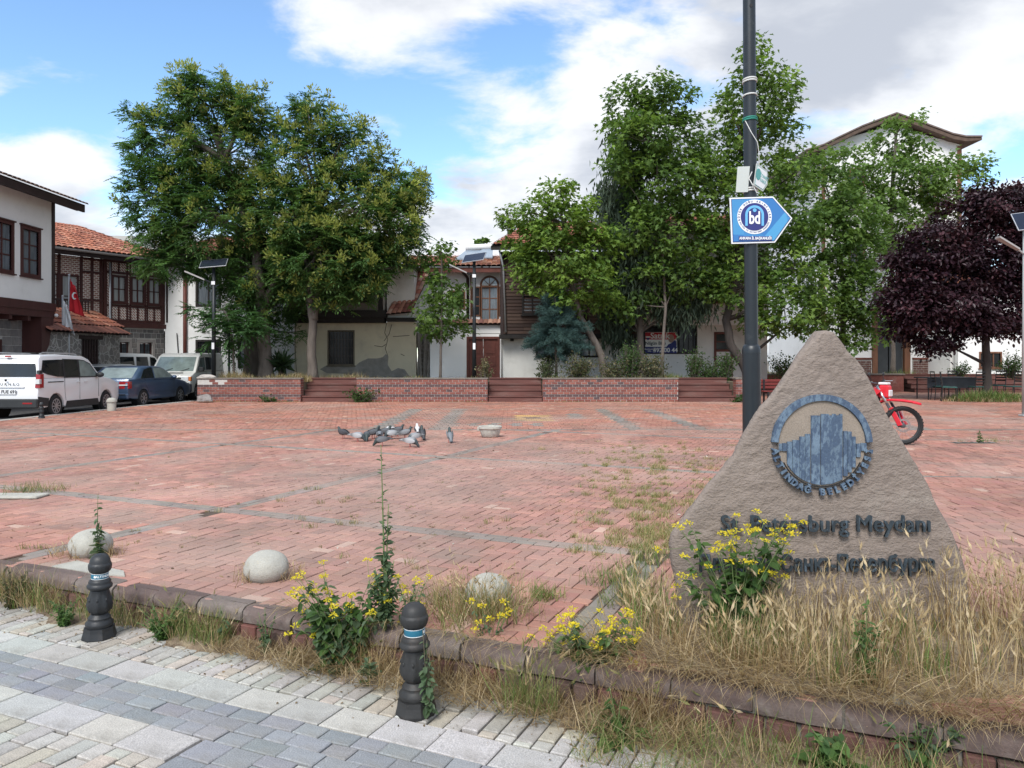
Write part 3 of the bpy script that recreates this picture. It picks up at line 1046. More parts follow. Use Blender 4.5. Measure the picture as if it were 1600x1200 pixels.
for k in range(7):
    MB().box(1.93 + k * .155, 2.0 + k * .155, .02, .07, .6, 2.45).build('slat', maroon_d, gw)
MB().box(1.75, 3.15, -.04, .1, 2.45, 2.6).build('lintel', maroon_d, gw)
tile_roof(gw, (-.2, -.3, 2.72), (4.6, -.3, 2.72), (4.6, .25, 3.0), (-.2, .25, 3.0), cols=((.25, .10, .07), (.32, .13, .09), (.2, .09, .07)))
tile_roof(gw, (.3, .5, 3.05), (5.4, .5, 3.05), (5.4, 1.9, 3.75), (.3, 1.9, 3.75))
MB().box(.3, 5.4, .55, .63, 2.9, 3.02).build('gate_fascia', maroon_d, gw)

# ---- timber-framed house with brick infill
h2 = thing('timber_framed_house', 'maroon timber framed house with herringbone brick infill and orange tiled roof', 'house', (-18.05, 34.0, -.09), R(58))
infill = brickmat('infill_brick', (.30, .10, .075), (.24, .08, .06), (.70, .66, .60), .2, .085, .02, rot=(0, 0, R(45)), swap='XZY')
infill2 = brickmat('infill_brick_straight', (.30, .11, .085), (.25, .09, .07), (.68, .64, .58), .19, .085, .02, swap='XZY')
b = MB()
W2 = [(.44, .97, 4.28, 5.36), (1.33, 1.86, 4.28, 5.36), (2.16, 2.66, 4.28, 5.36)]
wall(b, 0, 2.95, 3.32, 6.1, .06, .3, W2)
b.box(0, 2.95, .6, 6, 3.32, 6.1)
b.build('upper_wall', mat('infill_render', (.6, .55, .5), .9, .1), h2)
room_back(h2, .1, 2.9, 3.4, 6.0, .5)
for (x0, x1, z0, z1) in W2:
    window(h2, x0, x1, z0, z1, .03, maroon, glassC, 2, 2, .085, proud=.03)
tim = []
for zz in (3.32, 4.02, 5.5, 6.0):
    tim.append((-.02, 2.97, zz, zz + (.13 if zz in (3.32,) else .1)))
posts = [(-.02, .13), (.24, .35), (1.06, 1.14), (1.16 + .07, 1.24 + .0), (1.95, 2.03), (2.74, 2.97)]
for (a, c) in ((-.02, .13), (.3, .36), (1.05, 1.11), (1.2, 1.25), (1.94, 2.0), (2.05, 2.08), (2.75, 2.97)):
    for (z0, z1) in ((3.45, 4.02), (4.12, 5.5), (5.6, 6.0)):
        tim.append((a, c, z0, z1))
for (a, c) in ((.66, .71), (1.56, 1.62), (2.38, 2.43)):
    tim.append((a, c, 3.45, 4.02)); tim.append((a, c, 5.6, 6.0))
for (x0, x1, z0, z1) in tim:
    MB().box(x0, x1, 0, .07, z0, z1).build('timber', maroon, h2)
for (a, c) in ((.13, .3), (.36, .66), (.71, 1.05), (1.11, 1.2), (1.25, 1.56), (1.62, 1.94), (2.0, 2.05), (2.08, 2.38), (2.43, 2.75)):
    for (z0, z1) in ((3.45, 4.02), (5.6, 6.0)):
        MB().box(a + .012, c - .012, .035, .065, z0 + .012, z1 - .012).build('infill_panel', infill, h2)
for (a, c) in ((.13, .3), (1.11, 1.2), (2.0, 2.05)):
    MB().box(a + .012, c - .012, .035, .065, 4.14, 5.48).build('infill_panel', infill, h2)
MB().box(-.04, 2.99, -.05, .3, 3.1, 3.31).build('sole_beam', maroon, h2)
# left wing with the balcony
b = MB(); W2b = [(-2.6, -2.0, 3.5, 5.2), (-1.75, -1.15, 3.5, 5.2)]
wall(b, -3.6, -.02, 3.32, 6.1, .12, .35, W2b); b.build('wing_wall', infill2, h2)
for (x0, x1, z0, z1) in W2b:
    window(h2, x0, x1, z0, z1, .1, maroon, glassC, 2, 2, .08)
for xx in (-3.6, -2.8, -1.95, -1.02, -.55, -.15):
    MB().box(xx, xx + .1, .04, .14, 3.32, 6.1).build('timber', maroon, h2)
for zz in (3.34, 4.2, 5.42, 6.0):
    MB().box(-1.02, -.02, .03, .13, zz, zz + .09).build('timber', maroon, h2)
bal = MB(); bal.box(-3.6, -1.0, -.62, -.56, 4.1, 4.18); bal.box(-3.6, -1.0, -.62, -.56, 3.3, 3.38)
bal.build('balcony_rail', maroon_d, h2)
for k in range(22):
    MB().box(-3.58 + k * .12, -3.54 + k * .12, -.61, -.57, 3.38, 4.1).build('baluster', maroon_d, h2)
MB().box(-3.6, -.9, -.65, .1, 3.1, 3.3).build('balcony_floor', maroon_d, h2)
b = MB(); b.hexa([(-4, -.62, 6.02), (3.25, -.62, 6.02), (3.25, .2, 6.12), (-4, .2, 6.12), (-4, -.62, 6.24), (3.25, -.62, 6.24), (3.25, .2, 6.3), (-4, .2, 6.3)])
b.build('eaves', maroon_d, h2)
MB().tube([(-4, -.7, 6.25), (3.3, -.7, 6.25)], .06, 8).build('gutter', mat('grey_gutter', (.30, .28, .27), .5, .1), h2)
tile_roof(h2, (-4.1, -.72, 6.32), (3.35, -.72, 6.32), (.8, 3.6, 8.0), (-4.1, 3.6, 8.0))
MB().add([(-3.8, 1.4, 7.05), (-1.6, 1.2, 6.98), (-3.8, 2.6, 7.75)], [(0, 1, 2)]).build('gable_board', plaster, h2)
MB().tube([(.2, -.05, .0), (.2, -.05, 2.9), (.2, -.1, 3.1), (.2, -.1, 5.95)], .045, 8).build('downpipe', zinc, h2, smooth=True)
MB().tube([(3.02, -.06, 3.4), (3.02, -.06, 6.1)], .06, 8).build('downpipe', maroon_d, h2, smooth=True)
b = MB(); H2h = [(.62, 1.25, 1.3, 2.45), (1.75, 2.4, 1.1, 2.45)]
wall(b, -4.2, 3.0, 0, 3.1, .15, .5, H2h); b.build('lower_wall', mortarM, h2)
stones(h2, ashlar(-1.0, 3.0, 0, 3.05, .27, .22, [(.5, 1.37, 1.18, 2.57), (1.63, 2.52, .98, 2.57)], gap=.03), .15, .012, stoneM, each=True)
for (x0, x1, z0, z1) in H2h:
    wsur = MB()
    wsur.box(x0 - .12, x0 - .005, .12, .3, z0 - .12, z1 + .12); wsur.box(x1 + .005, x1 + .12, .12, .3, z0 - .12, z1 + .12); wsur.box(x0 - .005, x1 + .005, .12, .3, z1 + .005, z1 + .12); wsur.box(x0 - .005, x1 + .005, .12, .3, z0 - .12, z0 - .005)
    wsur.build('stone_surround', mat('dressed_stone', (.32, .29, .275), .9, .1, 3), h2)
    window(h2, x0 + .06, x1 - .06, z0 + .06, z1 - .06, .24, maroon, glassL, 2, 1, .05, sill=False, bars=5)
# recessed entrance to the right of it
b = MB(); wall(b, 3.0, 3.9, 0, 2.9, .6, .9, [(3.25, 3.7, 0, 1.7)]); b.build('entrance_wall', rubble, h2)
MB().box(3.25, 3.7, .7, .75, 0, 1.7).build('entrance_door', red_w, h2)
MB().box(2.98, 4.0, .1, .62, 2.72, 3.0).build('entrance_canopy', maroon_d, h2)

# ---- white house behind the left tree
D3 = 36.5
h3 = thing('white_house', 'plain white plastered house with black framed windows behind the big leafy tree', 'house', (PX(258, D3), D3, -.09))
X3 = lambda px: PX(px, D3) - PX(258, D3)
Z3 = lambda py: PZ(py, D3) + .09
b = MB()
W3 = [(X3(309), X3(342), Z3(476), Z3(436)), (X3(309), X3(342), Z3(552), Z3(534)), (X3(375), X3(408), Z3(572), Z3(532)), (X3(398), X3(430), Z3(476), Z3(436))]
wall(b, 0, X3(462), 0, 6.4, 0, .3, W3); b.box(0, X3(462), .7, 7, 0, 6.4); b.build('wall', plaster, h3)
room_back(h3, .1, X3(460), .1, 6.3, .6)
for i, (x0, x1, z0, z1) in enumerate(W3):
    window(h3, x0, x1, z0, z1, 0, black_t, glassL if i != 1 else glassD, 2, 1 if i != 1 else 2, .1, bars=6 if i == 1 else 0, sill=False)
MB().tube([(X3(290), -.08, 0), (X3(290), -.08, 5.9)], .09, 8).build('downpipe', red_w, h3, smooth=True)
MB().tube([(X3(278), -.05, .8), (X3(279), -.05, 2.0), (X3(277), -.06, 2.9)], .02, 6).build('cable', black_t, h3)
MB().hexa([(-.5, -.6, 6.3), (X3(470), -.6, 6.3), (X3(470), .2, 6.45), (-.5, .2, 6.45), (-.5, -.6, 6.45), (X3(470), -.6, 6.45), (X3(470), .2, 6.6), (-.5, .2, 6.6)]).build('eaves', maroon_d, h3)
tile_roof(h3, (-.6, -.65, 6.5), (X3(472), -.65, 6.5), (X3(472), 3.2, 8.0), (1.5, 3.2, 8.0))

# ---- derelict house
D4 = 34.5
h4 = thing('derelict_house', 'derelict house with yellow cracked plaster, barred window and dark jettied upper floor', 'house', (PX(460, D4), D4, .66))
X4 = lambda px: PX(px, D4) - PX(460, D4)
Z4 = lambda py: PZ(py, D4) - .66
ym = mat('yellow_plaster', (.58, .525, .39), .93, .1, .9, bump=.3, bscale=14, dirt=((.40, .36, .28), .7, 1.1, .5, .72))
b = MB(); W4 = (X4(514), X4(552), Z4(569), Z4(518))
wall(b, 0, X4(650), -.1, Z4(504), 0, .4, [W4]); b.build('lower_wall', ym, h4)
room_back(h4, .2, 4, 0, 2.5, .6)
window(h4, *W4, 0, mat('weathered_frame', (.13, .11, .08), .85, .3), glassD, 1, 1, .06, bars=8, deep=.2, barm=mat('rusty_bar', (.09, .075, .06), .8, .2))
pk = MB()
pts = [(508, 572), (500, 577), (511, 583), (540, 584), (545, 590), (620, 591), (640, 588), (632, 577), (622, 575), (612, 580), (606, 570), (607, 557), (603, 553), (598, 558), (590, 560), (575, 560), (562, 566), (556, 571), (548, 573)]
pk.prism([(X4(a), Z4(c)) for a, c in pts], -.014, .01)
pk.build('bare_render_patch', mat('bare_render', (.26, .245, .22), .97, .3, 3, bump=.8, bscale=25, bdist=.03), h4)
ck = MB()
for line in ([(604, 505), (601, 520), (606, 530), (602, 545), (606, 556)], [(612, 507), (608, 522), (600, 533)], [(585, 540), (597, 542), (603, 538)], [(462, 505), (461, 540), (463, 580)], [(614, 526), (640, 524)], [(632, 556), (626, 553)]):
    MB().tube([(X4(a), -.004, Z4(c)) for a, c in line], .014, 5).build('crack', mat('crack_dark', (.10, .09, .075), .95, .2), h4)
b = MB()
b.box(X4(447), X4(606), -.62, .2, Z4(497), Z4(486)); b.box(X4(452), X4(603), -.45, .2, Z4(505), Z4(497))
b.build('jetty_beam', black_t, h4)
gp = mat('grey_boards', (.19, .175, .155), .92, .35, 1.6, bump=.5, bscale=20, stretch=(1, 1, .15), dirt=((.09, .08, .075), .8, 1.6, .45, .7))
b = MB(); wu = [(X4(494), X4(530), Z4(470), Z4(428)), (X4(545), X4(580), Z4(470), Z4(428))]
wall(b, X4(452), X4(599), Z4(486), Z4(372), -.5, -.3, wu); b.box(X4(452), X4(599), -.1, 5, Z4(486), Z4(372)); b.build('upper_wall', gp, h4)
for (x0, x1, z0, z1) in wu:
    window(h4, x0, x1, z0, z1, -.5, black_t, glassD, 2, 2, .08)
MB().box(X4(594), X4(600), -.53, -.3, Z4(486), Z4(372)).build('corner_post', black_t, h4)
b = MB(); b.box(X4(600), X4(602), -.3, 4, Z4(486), Z4(400)); b.build('end_wall', mat('pink_patch_plaster', (.46, .43, .39), .95, .2, 1.5, dirt=((.45, .20, .15), .7, 2.5, .55, .65)), h4)
b = MB(); b.box(X4(605), X4(648), -.1, 3.4, Z4(504), Z4(418)); b.build('lean_to_wall', plaster_g, h4)
MB().box(X4(606), X4(652), -.42, -.1, Z4(503), Z4(497)).build('lean_to_beam', black_t, h4)
tile_roof(h4, (X4(606), -.55, Z4(492)), (X4(645), -.55, Z4(488)), (X4(668), 1.2, Z4(430) + .25), (X4(633), 1.2, Z4(430) + .25), tw=.2, tl=.3, cols=((.28, .10, .07), (.36, .16, .11), (.42, .26, .20), (.22, .08, .06)))
rk = MB()
rk.prism([(X4(598), Z4(373)), (X4(612), Z4(376)), (X4(657), Z4(418)), (X4(655), Z4(422)), (X4(640), Z4(420)), (X4(598), Z4(385))], -1.05, -.55)
rk.build('barge_board', black_t, h4)
rk = MB(); rk.prism([(X4(440), Z4(395)), (X4(520), Z4(352)), (X4(598), Z4(374)), (X4(656), Z4(419)), (X4(640), Z4(421)), (X4(598), Z4(384)), (X4(440), Z4(403))], -.54, 5)
rk.build('roof_slope', maroon_d, h4)
b = MB()
for (a, w_, t) in ((653, .12, .1), (657, .16, -.12), (663, .14, .08), (668, .1, .15)):
    b.obox((X4(a), .15, -.1), (X4(a) + t, .1, Z4(520)), w_, .1)
b.build('loose_timbers', mat('weathered_wood', (.20, .18, .16), .92, .3, 5), h4)

MB().box(X4(650), X4(690), 1.0, 1.3, -.1, Z4(508)).build('yard_wall', rubble, h4)
# ---- courtyard house with the arched window
D5, D5u = 34.5, 36.2
h5 = thing('courtyard_house', 'white courtyard house with arched brown window and double wooden door', 'house', (PX(672, D5), D5, .66))
X5 = lambda px, D=D5: PX(px, D) - PX(672, D5)
Z5 = lambda py, D=D5: PZ(py, D) - .66
b = MB(); wall(b, X5(672), X5(785), -.1, Z5(506), 0, .35, [(X5(729), X5(781), -.1, Z5(526))]); b.build('courtyard_wall', plaster, h5)
tile_roof(h5, (X5(674), -.18, Z5(506)), (X5(785), -.18, Z5(506)), (X5(785), .2, Z5(499)), (X5(674), .2, Z5(499)), tw=.2, tl=.3, cols=((.26, .13, .09), (.35, .20, .14), (.22, .10, .08)))
dr = MB()
x0, x1, zt_ = X5(729), X5(781), Z5(526)
dr.box(x0, x0 + .1, -.03, .2, -.1, zt_); dr.box(x1 - .1, x1, -.03, .2, -.1, zt_); dr.box(x0 + .1, x1 - .1, -.03, .2, zt_ - .1, zt_)
df = dr.build('door_frame', red_w, h5)
for (a, c) in ((x0 + .1, (x0 + x1) / 2 - .008), ((x0 + x1) / 2 + .008, x1 - .1)):
    leaf = MB().box(a, c, .06, .1, -.05, zt_ - .1).build('door_leaf', brown_w if 0 else red_w, df)
    for (z0, z1) in ((.08, .5), (.6, 1.05), (1.15, 1.75)):
        MB().cbox(a + .1, c - .1, .04, .062, z0, z1, .012).build('door_panel', red_w, leaf)
b = MB()
WA = [(X5(753, D5u), X5(777, D5u), Z5(500, D5u), Z5(449, D5u)), (X5(738, D5u), X5(749, D5u), Z5(492, D5u), Z5(450, D5u)), (X5(781, D5u), X5(790, D5u), Z5(492, D5u), Z5(450, D5u)), (X5(704, D5u), X5(725, D5u), Z5(481, D5u), Z5(456, D5u))]
yu = D5u - D5
wall(b, X5(640, D5u), X5(800, D5u), 1.5, Z5(425, D5u), yu, yu + .3, WA); b.box(X5(640, D5u), X5(800, D5u), yu + .6, yu + 6, 1.5, Z5(425, D5u)); b.build('upper_wall', plaster, h5)
for i, (x0, x1, z0, z1) in enumerate(WA):
    w_ = window(h5, x0, x1, z0, z1, yu, brown_w, glassD if i else glassL, 2 if i in (0, 3) else 1, 3, .09 if i == 0 else .07, sill=False, bars=5 if i == 3 else 0)
    if i == 0:
        xm, r_ = (x0 + x1) / 2, (x1 - x0) / 2
        ar = MB()
        def ring(r0, r1, y0, y1, n=14):
            for k in range(n):
                a0, a1 = math.pi * k / n, math.pi * (k + 1) / n
                q_ = [(xm + rr * math.cos(a), z1 + .09 + rr * math.sin(a)) for rr, a in ((r0, a0), (r1, a0), (r1, a1), (r0, a1))]
                ar.prism(q_, y0, y1)
        ring(r_, r_ + .1, yu - .04, yu + .05)
        for a in (45, 90, 135):
            ar.obox((xm, yu - .02, z1 + .09), (xm + r_ * math.cos(R(a)), yu - .02, z1 + .09 + r_ * math.sin(R(a))), .03, .05, up=(0, 1, 0))
        ar.build('arch', brown_w, w_)
        fl = MB(); fl.prism([(xm + r_ * math.cos(math.pi * k / 14), z1 + .09 + r_ * math.sin(math.pi * k / 14)) for k in range(15)], yu - .012, yu - .004)
        fl.build('fanlight', mat('bright_glass', (.55, .60, .62), .08, .3, 3, spec=.6), w_)
zt5 = Z5(425, D5u)
MB().hexa([(X5(628, D5u), yu - .6, zt5 - .08), (X5(790, D5u), yu - .6, zt5 - .08), (X5(790, D5u), yu + .1, zt5 + .02), (X5(628, D5u), yu + .1, zt5 + .02),
           (X5(628, D5u), yu - .6, zt5 + .16), (X5(790, D5u), yu - .6, zt5 + .16), (X5(790, D5u), yu + .1, zt5 + .2), (X5(628, D5u), yu + .1, zt5 + .2)]).build('eaves', red_w, h5)
tile_roof(h5, (X5(628, D5u), yu - .68, zt5 + .22), (X5(792, D5u), yu - .68, zt5 + .22), (X5(792, D5u), yu + 2.8, zt5 + 1.15), (X5(628, D5u), yu + 2.8, zt5 + 1.15), cols=((.42, .175, .095), (.36, .14, .08), (.47, .25, .165), (.31, .13, .09)))
MB().tube([(X5(731, D5u), yu - .1, 1.6), (X5(731, D5u), yu - .1, zt5 - .3), (X5(724, D5u), yu - .5, zt5 - .05)], .07, 8).build('downpipe', maroon_d, h5, smooth=True)
MB().box(X5(732, D5u) + .08, X5(737, D5u), yu - .03, yu + .05, 1.6, zt5 - .1).build('corner_board', brown_w, h5)
MB().tube([(X5(785), -.06, 0), (X5(785), -.06, Z5(430))], .06, 8).build('white_downpipe', mat('white_pipe', (.7, .7, .69), .5, .05), h5, smooth=True)
# rooftop solar water heater
sh = thing('solar_water_heater', 'rooftop solar water heater with white tank and grey tilted panels', 'water heater', P(752, 408, 38.0))
s_ = 38.0 / FPX
tankM = mat('white_enamel', (.72, .73, .73), .4, .05)
MB().tube([(-25 * s_, .3, 22 * s_), (18 * s_, .3, 24 * s_)], 5 * s_, 14).build('tank', tankM, sh, smooth=False)
MB().tube([(-23 * s_, .5, 29 * s_), (-12 * s_, .5, 30 * s_)], 5.5 * s_, 14).build('cold_tank', tankM, sh)
pm = mat('collector_panel', (.24, .30, .37), .15, .1, 2, spec=.6)
MB().hexa([(-38 * s_, -1.0, -2 * s_), (-8 * s_, -1.0, -2 * s_), (0, .2, 16 * s_), (-24 * s_, .2, 16 * s_), (-38 * s_, -1.0, 0), (-8 * s_, -1.0, 0), (0, .2, 18 * s_), (-24 * s_, .2, 18 * s_)]).build('panel', pm, sh)
MB().hexa([(-10 * s_, -.6, 2 * s_), (18 * s_, -.6, 2 * s_), (18 * s_, .25, 19 * s_), (2 * s_, .25, 19 * s_), (-10 * s_, -.6, 4 * s_), (18 * s_, -.6, 4 * s_), (18 * s_, .25, 21 * s_), (2 * s_, .25, 21 * s_)]).build('panel', pm, sh)
b = MB()
for xx in (-20 * s_, 12 * s_):
    b.tube([(xx, .3, -.6), (xx, .3, 20 * s_)], .025, 6); b.tube([(xx, .8, -.6), (xx, .4, 20 * s_)], .025, 6)
b.build('stand', ironM, sh)

# ---- wood-clad house with the for-sale banner
D6 = 34.0
h6 = thing('wood_clad_house', 'long house with dark brown wood clad upper floor over a dirty white ground floor', 'house', (PX(783, D6), D6, .66))
X6 = lambda px, D=D6: PX(px, D) - PX(783, D6)
Z6 = lambda py, D=D6: PZ(py, D) - .66
W6 = [(X6(840), X6(864), Z6(556), Z6(527)), (X6(909), X6(933), Z6(556), Z6(527)), (X6(983), X6(1088), Z6(551), Z6(509)), (X6(1120), X6(1142), Z6(546), Z6(522))]
b = MB(); wall(b, X6(786), X6(1200), -.1, Z6(508), .1, .45, W6); b.box(X6(786), X6(1200), .8, 6, -.1, Z6(505)); b.build('lower_wall', plaster_g, h6)
room_back(h6, X6(790), X6(1195), 0, 2.4, .7)
for i, (x0, x1, z0, z1) in enumerate(W6):
    if i == 2:
        window(h6, x0, x1, z0, z1, .1, black_t, glassD, 4, 1, .06, bars=14, sill=False)
    elif i == 3:
        window(h6, x0, x1, z0, z1, .1, red_w, glassD, 1, 2, .1, sill=False)
        b = MB(); b.box(x0 - .1, x0, .05, .2, -.1, z0 - .1); b.box(x1, x1 + .1, .05, .2, -.1, z0 - .1); b.build('door_posts', red_w, h6)
    else:
        window(h6, x0, x1, z0, z1, .1, black_t, glassL, 2, 1, .07, sill=False)
cl = [mat('cladding_%d' % i, c, .8, .35, 2.5, bump=.4, bscale=30, stretch=(.15, 1, 1)) for i, c in enumerate(((.05, .027, .02), (.04, .022, .017), (.062, .036, .026)))]
MB().box(X6(783), X6(1000), -.42, 5, Z6(523), Z6(398)).build('upper_wall', maroon_d, h6)
zz = Z6(522)
while zz < Z6(400):
    hh = .15
    for (a, c) in ((783, 818), (818, 880), (880, 940), (940, 1000)):
        if 815 < (a + c) / 2 < 850 and False:
            continue
        x0, x1 = X6(a) + .002, X6(c) - .002
        MB().hexa([(x0, -.475, zz), (x1, -.475, zz), (x1, -.42, zz), (x0, -.42, zz), (x0, -.445, zz + hh - .006), (x1, -.445, zz + hh - .006), (x1, -.42, zz + hh - .006), (x0, -.42, zz + hh - .006)]).build('board', random.choice(cl), h6)
    zz += hh
MB().box(X6(783) - .03, X6(783) + .1, -.5, -.1, Z6(523), Z6(398)).build('corner_post', maroon_d, h6)
for (a, c, d, e) in ((818, 845, 490, 440), (885, 912, 490, 440), (940, 966, 490, 440)):
    window(h6, X6(a), X6(c), Z6(d), Z6(e), -.5, black_t, glassL, 2, 2, .08, deep=.06)
b = MB(); b.box(X6(780), X6(1003), -.5, .3, Z6(525) - .12, Z6(523)); b.build('jetty_beam', black_t, h6)
for a in (800, 958):
    MB().box(X6(a) - .08, X6(a) + .08, -.3, .09, Z6(533), Z6(526)).build('beam_end', black_t, h6)
b = MB(); wq = [(X6(a), X6(c), Z6(470), Z6(415)) for a, c in ((1040, 1066), (1110, 1136))]
wall(b, X6(1000) + .01, X6(1200), Z6(508), Z6(360), -.1, .2, wq); b.box(X6(1000) + .01, X6(1200), .5, 5, Z6(508), Z6(360)); b.build('upper_white_wall', plaster, h6)
for q_ in wq:
    window(h6, *q_, -.1, brown_w, glassD, 2, 2, .08)
ze = Z6(392)
MB().hexa([(X6(768), -1.05, ze - .1), (X6(1003), -1.05, ze - .1), (X6(1003), .1, ze + .05), (X6(768), .1, ze + .05), (X6(768), -1.05, ze + .08), (X6(1003), -1.05, ze + .08), (X6(1003), .1, ze + .25), (X6(768), .1, ze + .25)]).build('eaves', black_t, h6)
tile_roof(h6, (X6(768), -1.1, ze + .12), (X6(1003), -1.1, ze + .12), (X6(1003), 2.6, ze + 1.75), (X6(830), 2.6, ze + 1.75), cols=((.27, .09, .055), (.33, .13, .085), (.22, .075, .05)))
ze2 = Z6(362)
MB().box(X6(1000), X6(1215), -.7, .1, ze2 - .1, ze2 + .08).build('eaves', red_w, h6)
tile_roof(h6, (X6(1000), -.75, ze2 + .1), (X6(1215), -.75, ze2 + .1), (X6(1215), 3, ze2 + 1.3), (X6(1000), 3, ze2 + 1.3))
MB().tube([(X6(785) + .15, -.56, Z6(520)), (X6(785) + .05, -.56, Z6(420)), (X6(781), -.9, Z6(396))], .045, 8).build('downpipe', zinc, h6, smooth=True)
MB().tube([(X6(686), .0, Z6(509)), (X6(735), -.05, Z6(521)), (X6(783), .0, Z6(521))], .012, 5).build('cable', black_t, h6)
MB().tube([(X6(1030), .06, Z6(507)), (X6(1090), .06, Z6(503)), (X6(1140), .06, Z6(494))], .014, 5).build('cable', black_t, h6)

# ---- tall gabled white house (right)
D7 = 43.0
h7 = thing('gabled_house', 'tall white gabled house with upturned wooden eaves behind the trees at right', 'house', (PX(1285, D7), D7, .7))
X7 = lambda px, D=D7: PX(px, D) - PX(1285, D7)
Z7 = lambda py, D=D7: PZ(py, D) - .7
W7 = [(X7(1329), X7(1348), Z7(312), Z7(268)), (X7(1440), X7(1459), Z7(312), Z7(268)), (X7(1329), X7(1348), Z7(420), Z7(372)), (X7(1440), X7(1459), Z7(420), Z7(372))]
b = MB(); wall(b, X7(1285), X7(1500), -.1, Z7(232), 0, .35, W7 + [(X7(1367), X7(1414), -.1, Z7(500))]); b.box(X7(1285), X7(1500), .8, 9, -.1, Z7(232))
b.prism([(X7(1285), Z7(232)), (X7(1500), Z7(232)), (X7(1500), Z7(226)), (X7(1393), Z7(196)), (X7(1285), Z7(226))], 0, .35)
b.build('wall', plaster, h7)
room_back(h7, X7(1288), X7(1497), 0, 12, .6)
for (x0, x1, z0, z1) in W7:
    window(h7, x0, x1, z0, z1, 0, brown_w, glassL, 2, 2, .12, lintel=True, bars=5)
for (a, c) in ((1285, 1289), (1496, 1502)):
    MB().box(X7(a) - .02, X7(c), -.05, .1, -.1, Z7(228)).build('corner_post', brown_w, h7)
for sg in (0, 1):
    e = [(1393, 183), (1440, 200), (1480, 215), (1500, 219), (1525, 219)] if sg else [(1393, 183), (1340, 203), (1300, 222), (1280, 232), (1254, 240)]
    top = [(X7(a), Z7(c)) for a, c in e]
    bot = [(X7(a), Z7(c + 6 if i < 4 else c + 4)) for i, (a, c) in enumerate(e)]
    for i in range(4):
        q_ = [top[i], top[i + 1], bot[i + 1], bot[i]]
        MB().prism(q_ if not sg else q_[::-1], -.55, 9).build('roof_slope', mat('eave_grey_brown', (.105, .07, .052), .75, .3, 4, bump=.3, bscale=30), h7)
        MB().prism([(p[0], p[1] + .02) for p in (top[i], top[i + 1])] + [(p[0], p[1] + .1) for p in (top[i + 1], top[i])], -.6, 9).build('roof_covering', mat('old_grey_tile', (.16, .12, .105), .9, .3, 4, bump=.6, bscale=12), h7)
MB().box(X7(1362), X7(1370), -.12, .1, -.1, Z7(480)).build('door_post', brown_w, h7)
MB().box(X7(1412), X7(1421), -.12, .1, -.1, Z7(480)).build('door_post', brown_w, h7)
MB().box(X7(1486), X7(1496), -.1, .02, -.1, Z7(480)).build('door_post', brown_w, h7)
for (a, c) in ((1370, 1390), (1392, 1412)):
    MB().box(X7(a), X7(c), .2, .26, -.1, Z7(500)).build('door_leaf', mat('iron_door', (.045, .05, .055), .6, .2), h7)
bricks7 = []
for (a, c) in ((1335, 1361), (1425, 1486)):
    MB().box(X7(a), X7(c), -.1, -.02, -.1, Z7(562)).build('dado_mortar', mortarM, h7)
    MB().box(X7(a), X7(c), -.16, -.02, Z7(562) + .005, Z7(560) + .04).build('dado_cap', red_w, h7)
    z_ = -.08; k = 0
    while z_ < Z7(562) - .1:
        x_ = X7(a) + .01 - (.11 if k % 2 else 0)
        while x_ < X7(c) - .05:
            a0, a1 = max(x_, X7(a) + .01), min(x_ + .3, X7(c) - .01)
            if a1 - a0 > .05:
                MB().box(a0, a1 - .02, -.12, -.09, z_, z_ + .1).build('brick', kbM[1], h7)
            x_ += .3
        z_ += .125; k += 1
# low white wing to its right
D8 = 40.0
h8 = thing('white_annex', 'low white annex with small brown window behind the purple tree', 'house', (PX(1497, D8), D8, .7))
b = MB(); wb = (PX(1532, D8) - PX(1497, D8), PX(1563, D8) - PX(1497, D8), PZ(573, D8) - .7, PZ(552, D8) - .7)
wall(b, 0, 9, -.1, 4.6, 0, .3, [wb, (3.4, 4.4, .3, 1.6)]); b.box(0, 9, .7, 6, -.1, 4.6); b.build('wall', plaster, h8)
window(h8, *wb, 0, brown_w, glassD, 3, 1, .08); window(h8, 3.4, 4.4, .3, 1.6, 0, brown_w, glassD, 2, 2, .08)
tile_roof(h8, (-.4, -.5, 4.6), (9.3, -.5, 4.6), (9.3, 3, 5.8), (-.4, 3, 5.8))
# far concrete block beyond the timber-framed house
fb = thing('apartment_block', 'pale concrete apartment block far behind the orange roof', 'building', (PX(165, 90), 90, -.1))
MB().box(0, 3.2, 0, 8, 0, PZ(367, 90)).build('wall', mat('far_concrete', (.46, .45, .43), .9, .1, .3), fb)
MB().box(-3, 7.5, .5, 9, 0, PZ(382, 90)).build('lower_block', mat('far_concrete2', (.52, .51, .49), .9, .1, .3), fb)
for k in range(3):
    MB().box(.5 + k * .9, .95 + k * .9, -.03, .02, PZ(380, 90), PZ(374, 90)).build('window', glassD, fb)
# ---------------------------------------------------------------- terrace: brick planter walls, steps, earth
DW = 28.2
terr = structure(MB().slab([(-11.3, DW + .38)] + sum([[(PX(a, DW) - .02, DW + .38), (PX(a, DW) - .02, DW + 1.45), (PX(c, DW) + .02, DW + 1.45), (PX(c, DW) + .02, DW + .38)] for a, c in ((471, 556), (763, 847), (1061, 1149))], []) + [(8.5, DW + .38), (8.6, 37.3), (34, 37.3), (34, 60), (-11.3, 60)], -.3, .72).build('terrace', mat('terrace_earth', (.15, .125, .085), .97, .4, 3, bump=.8, bscale=25)))
brk = [mat('planter_brick_%d' % i, c, .85, .2, 8, bump=.3, bscale=80, dirt=((.42, .36, .32), .35, 3, .55, .75)) for i, c in enumerate(((.235, .085, .066), (.195, .07, .056), (.27, .105, .08)))]
brkD = mat('planter_brick_dark', (.10, .065, .065), .85, .2, 8)
capM = mat('planter_cap', (.17, .145, .125), .93, .3, 5, bump=.6, bscale=40)
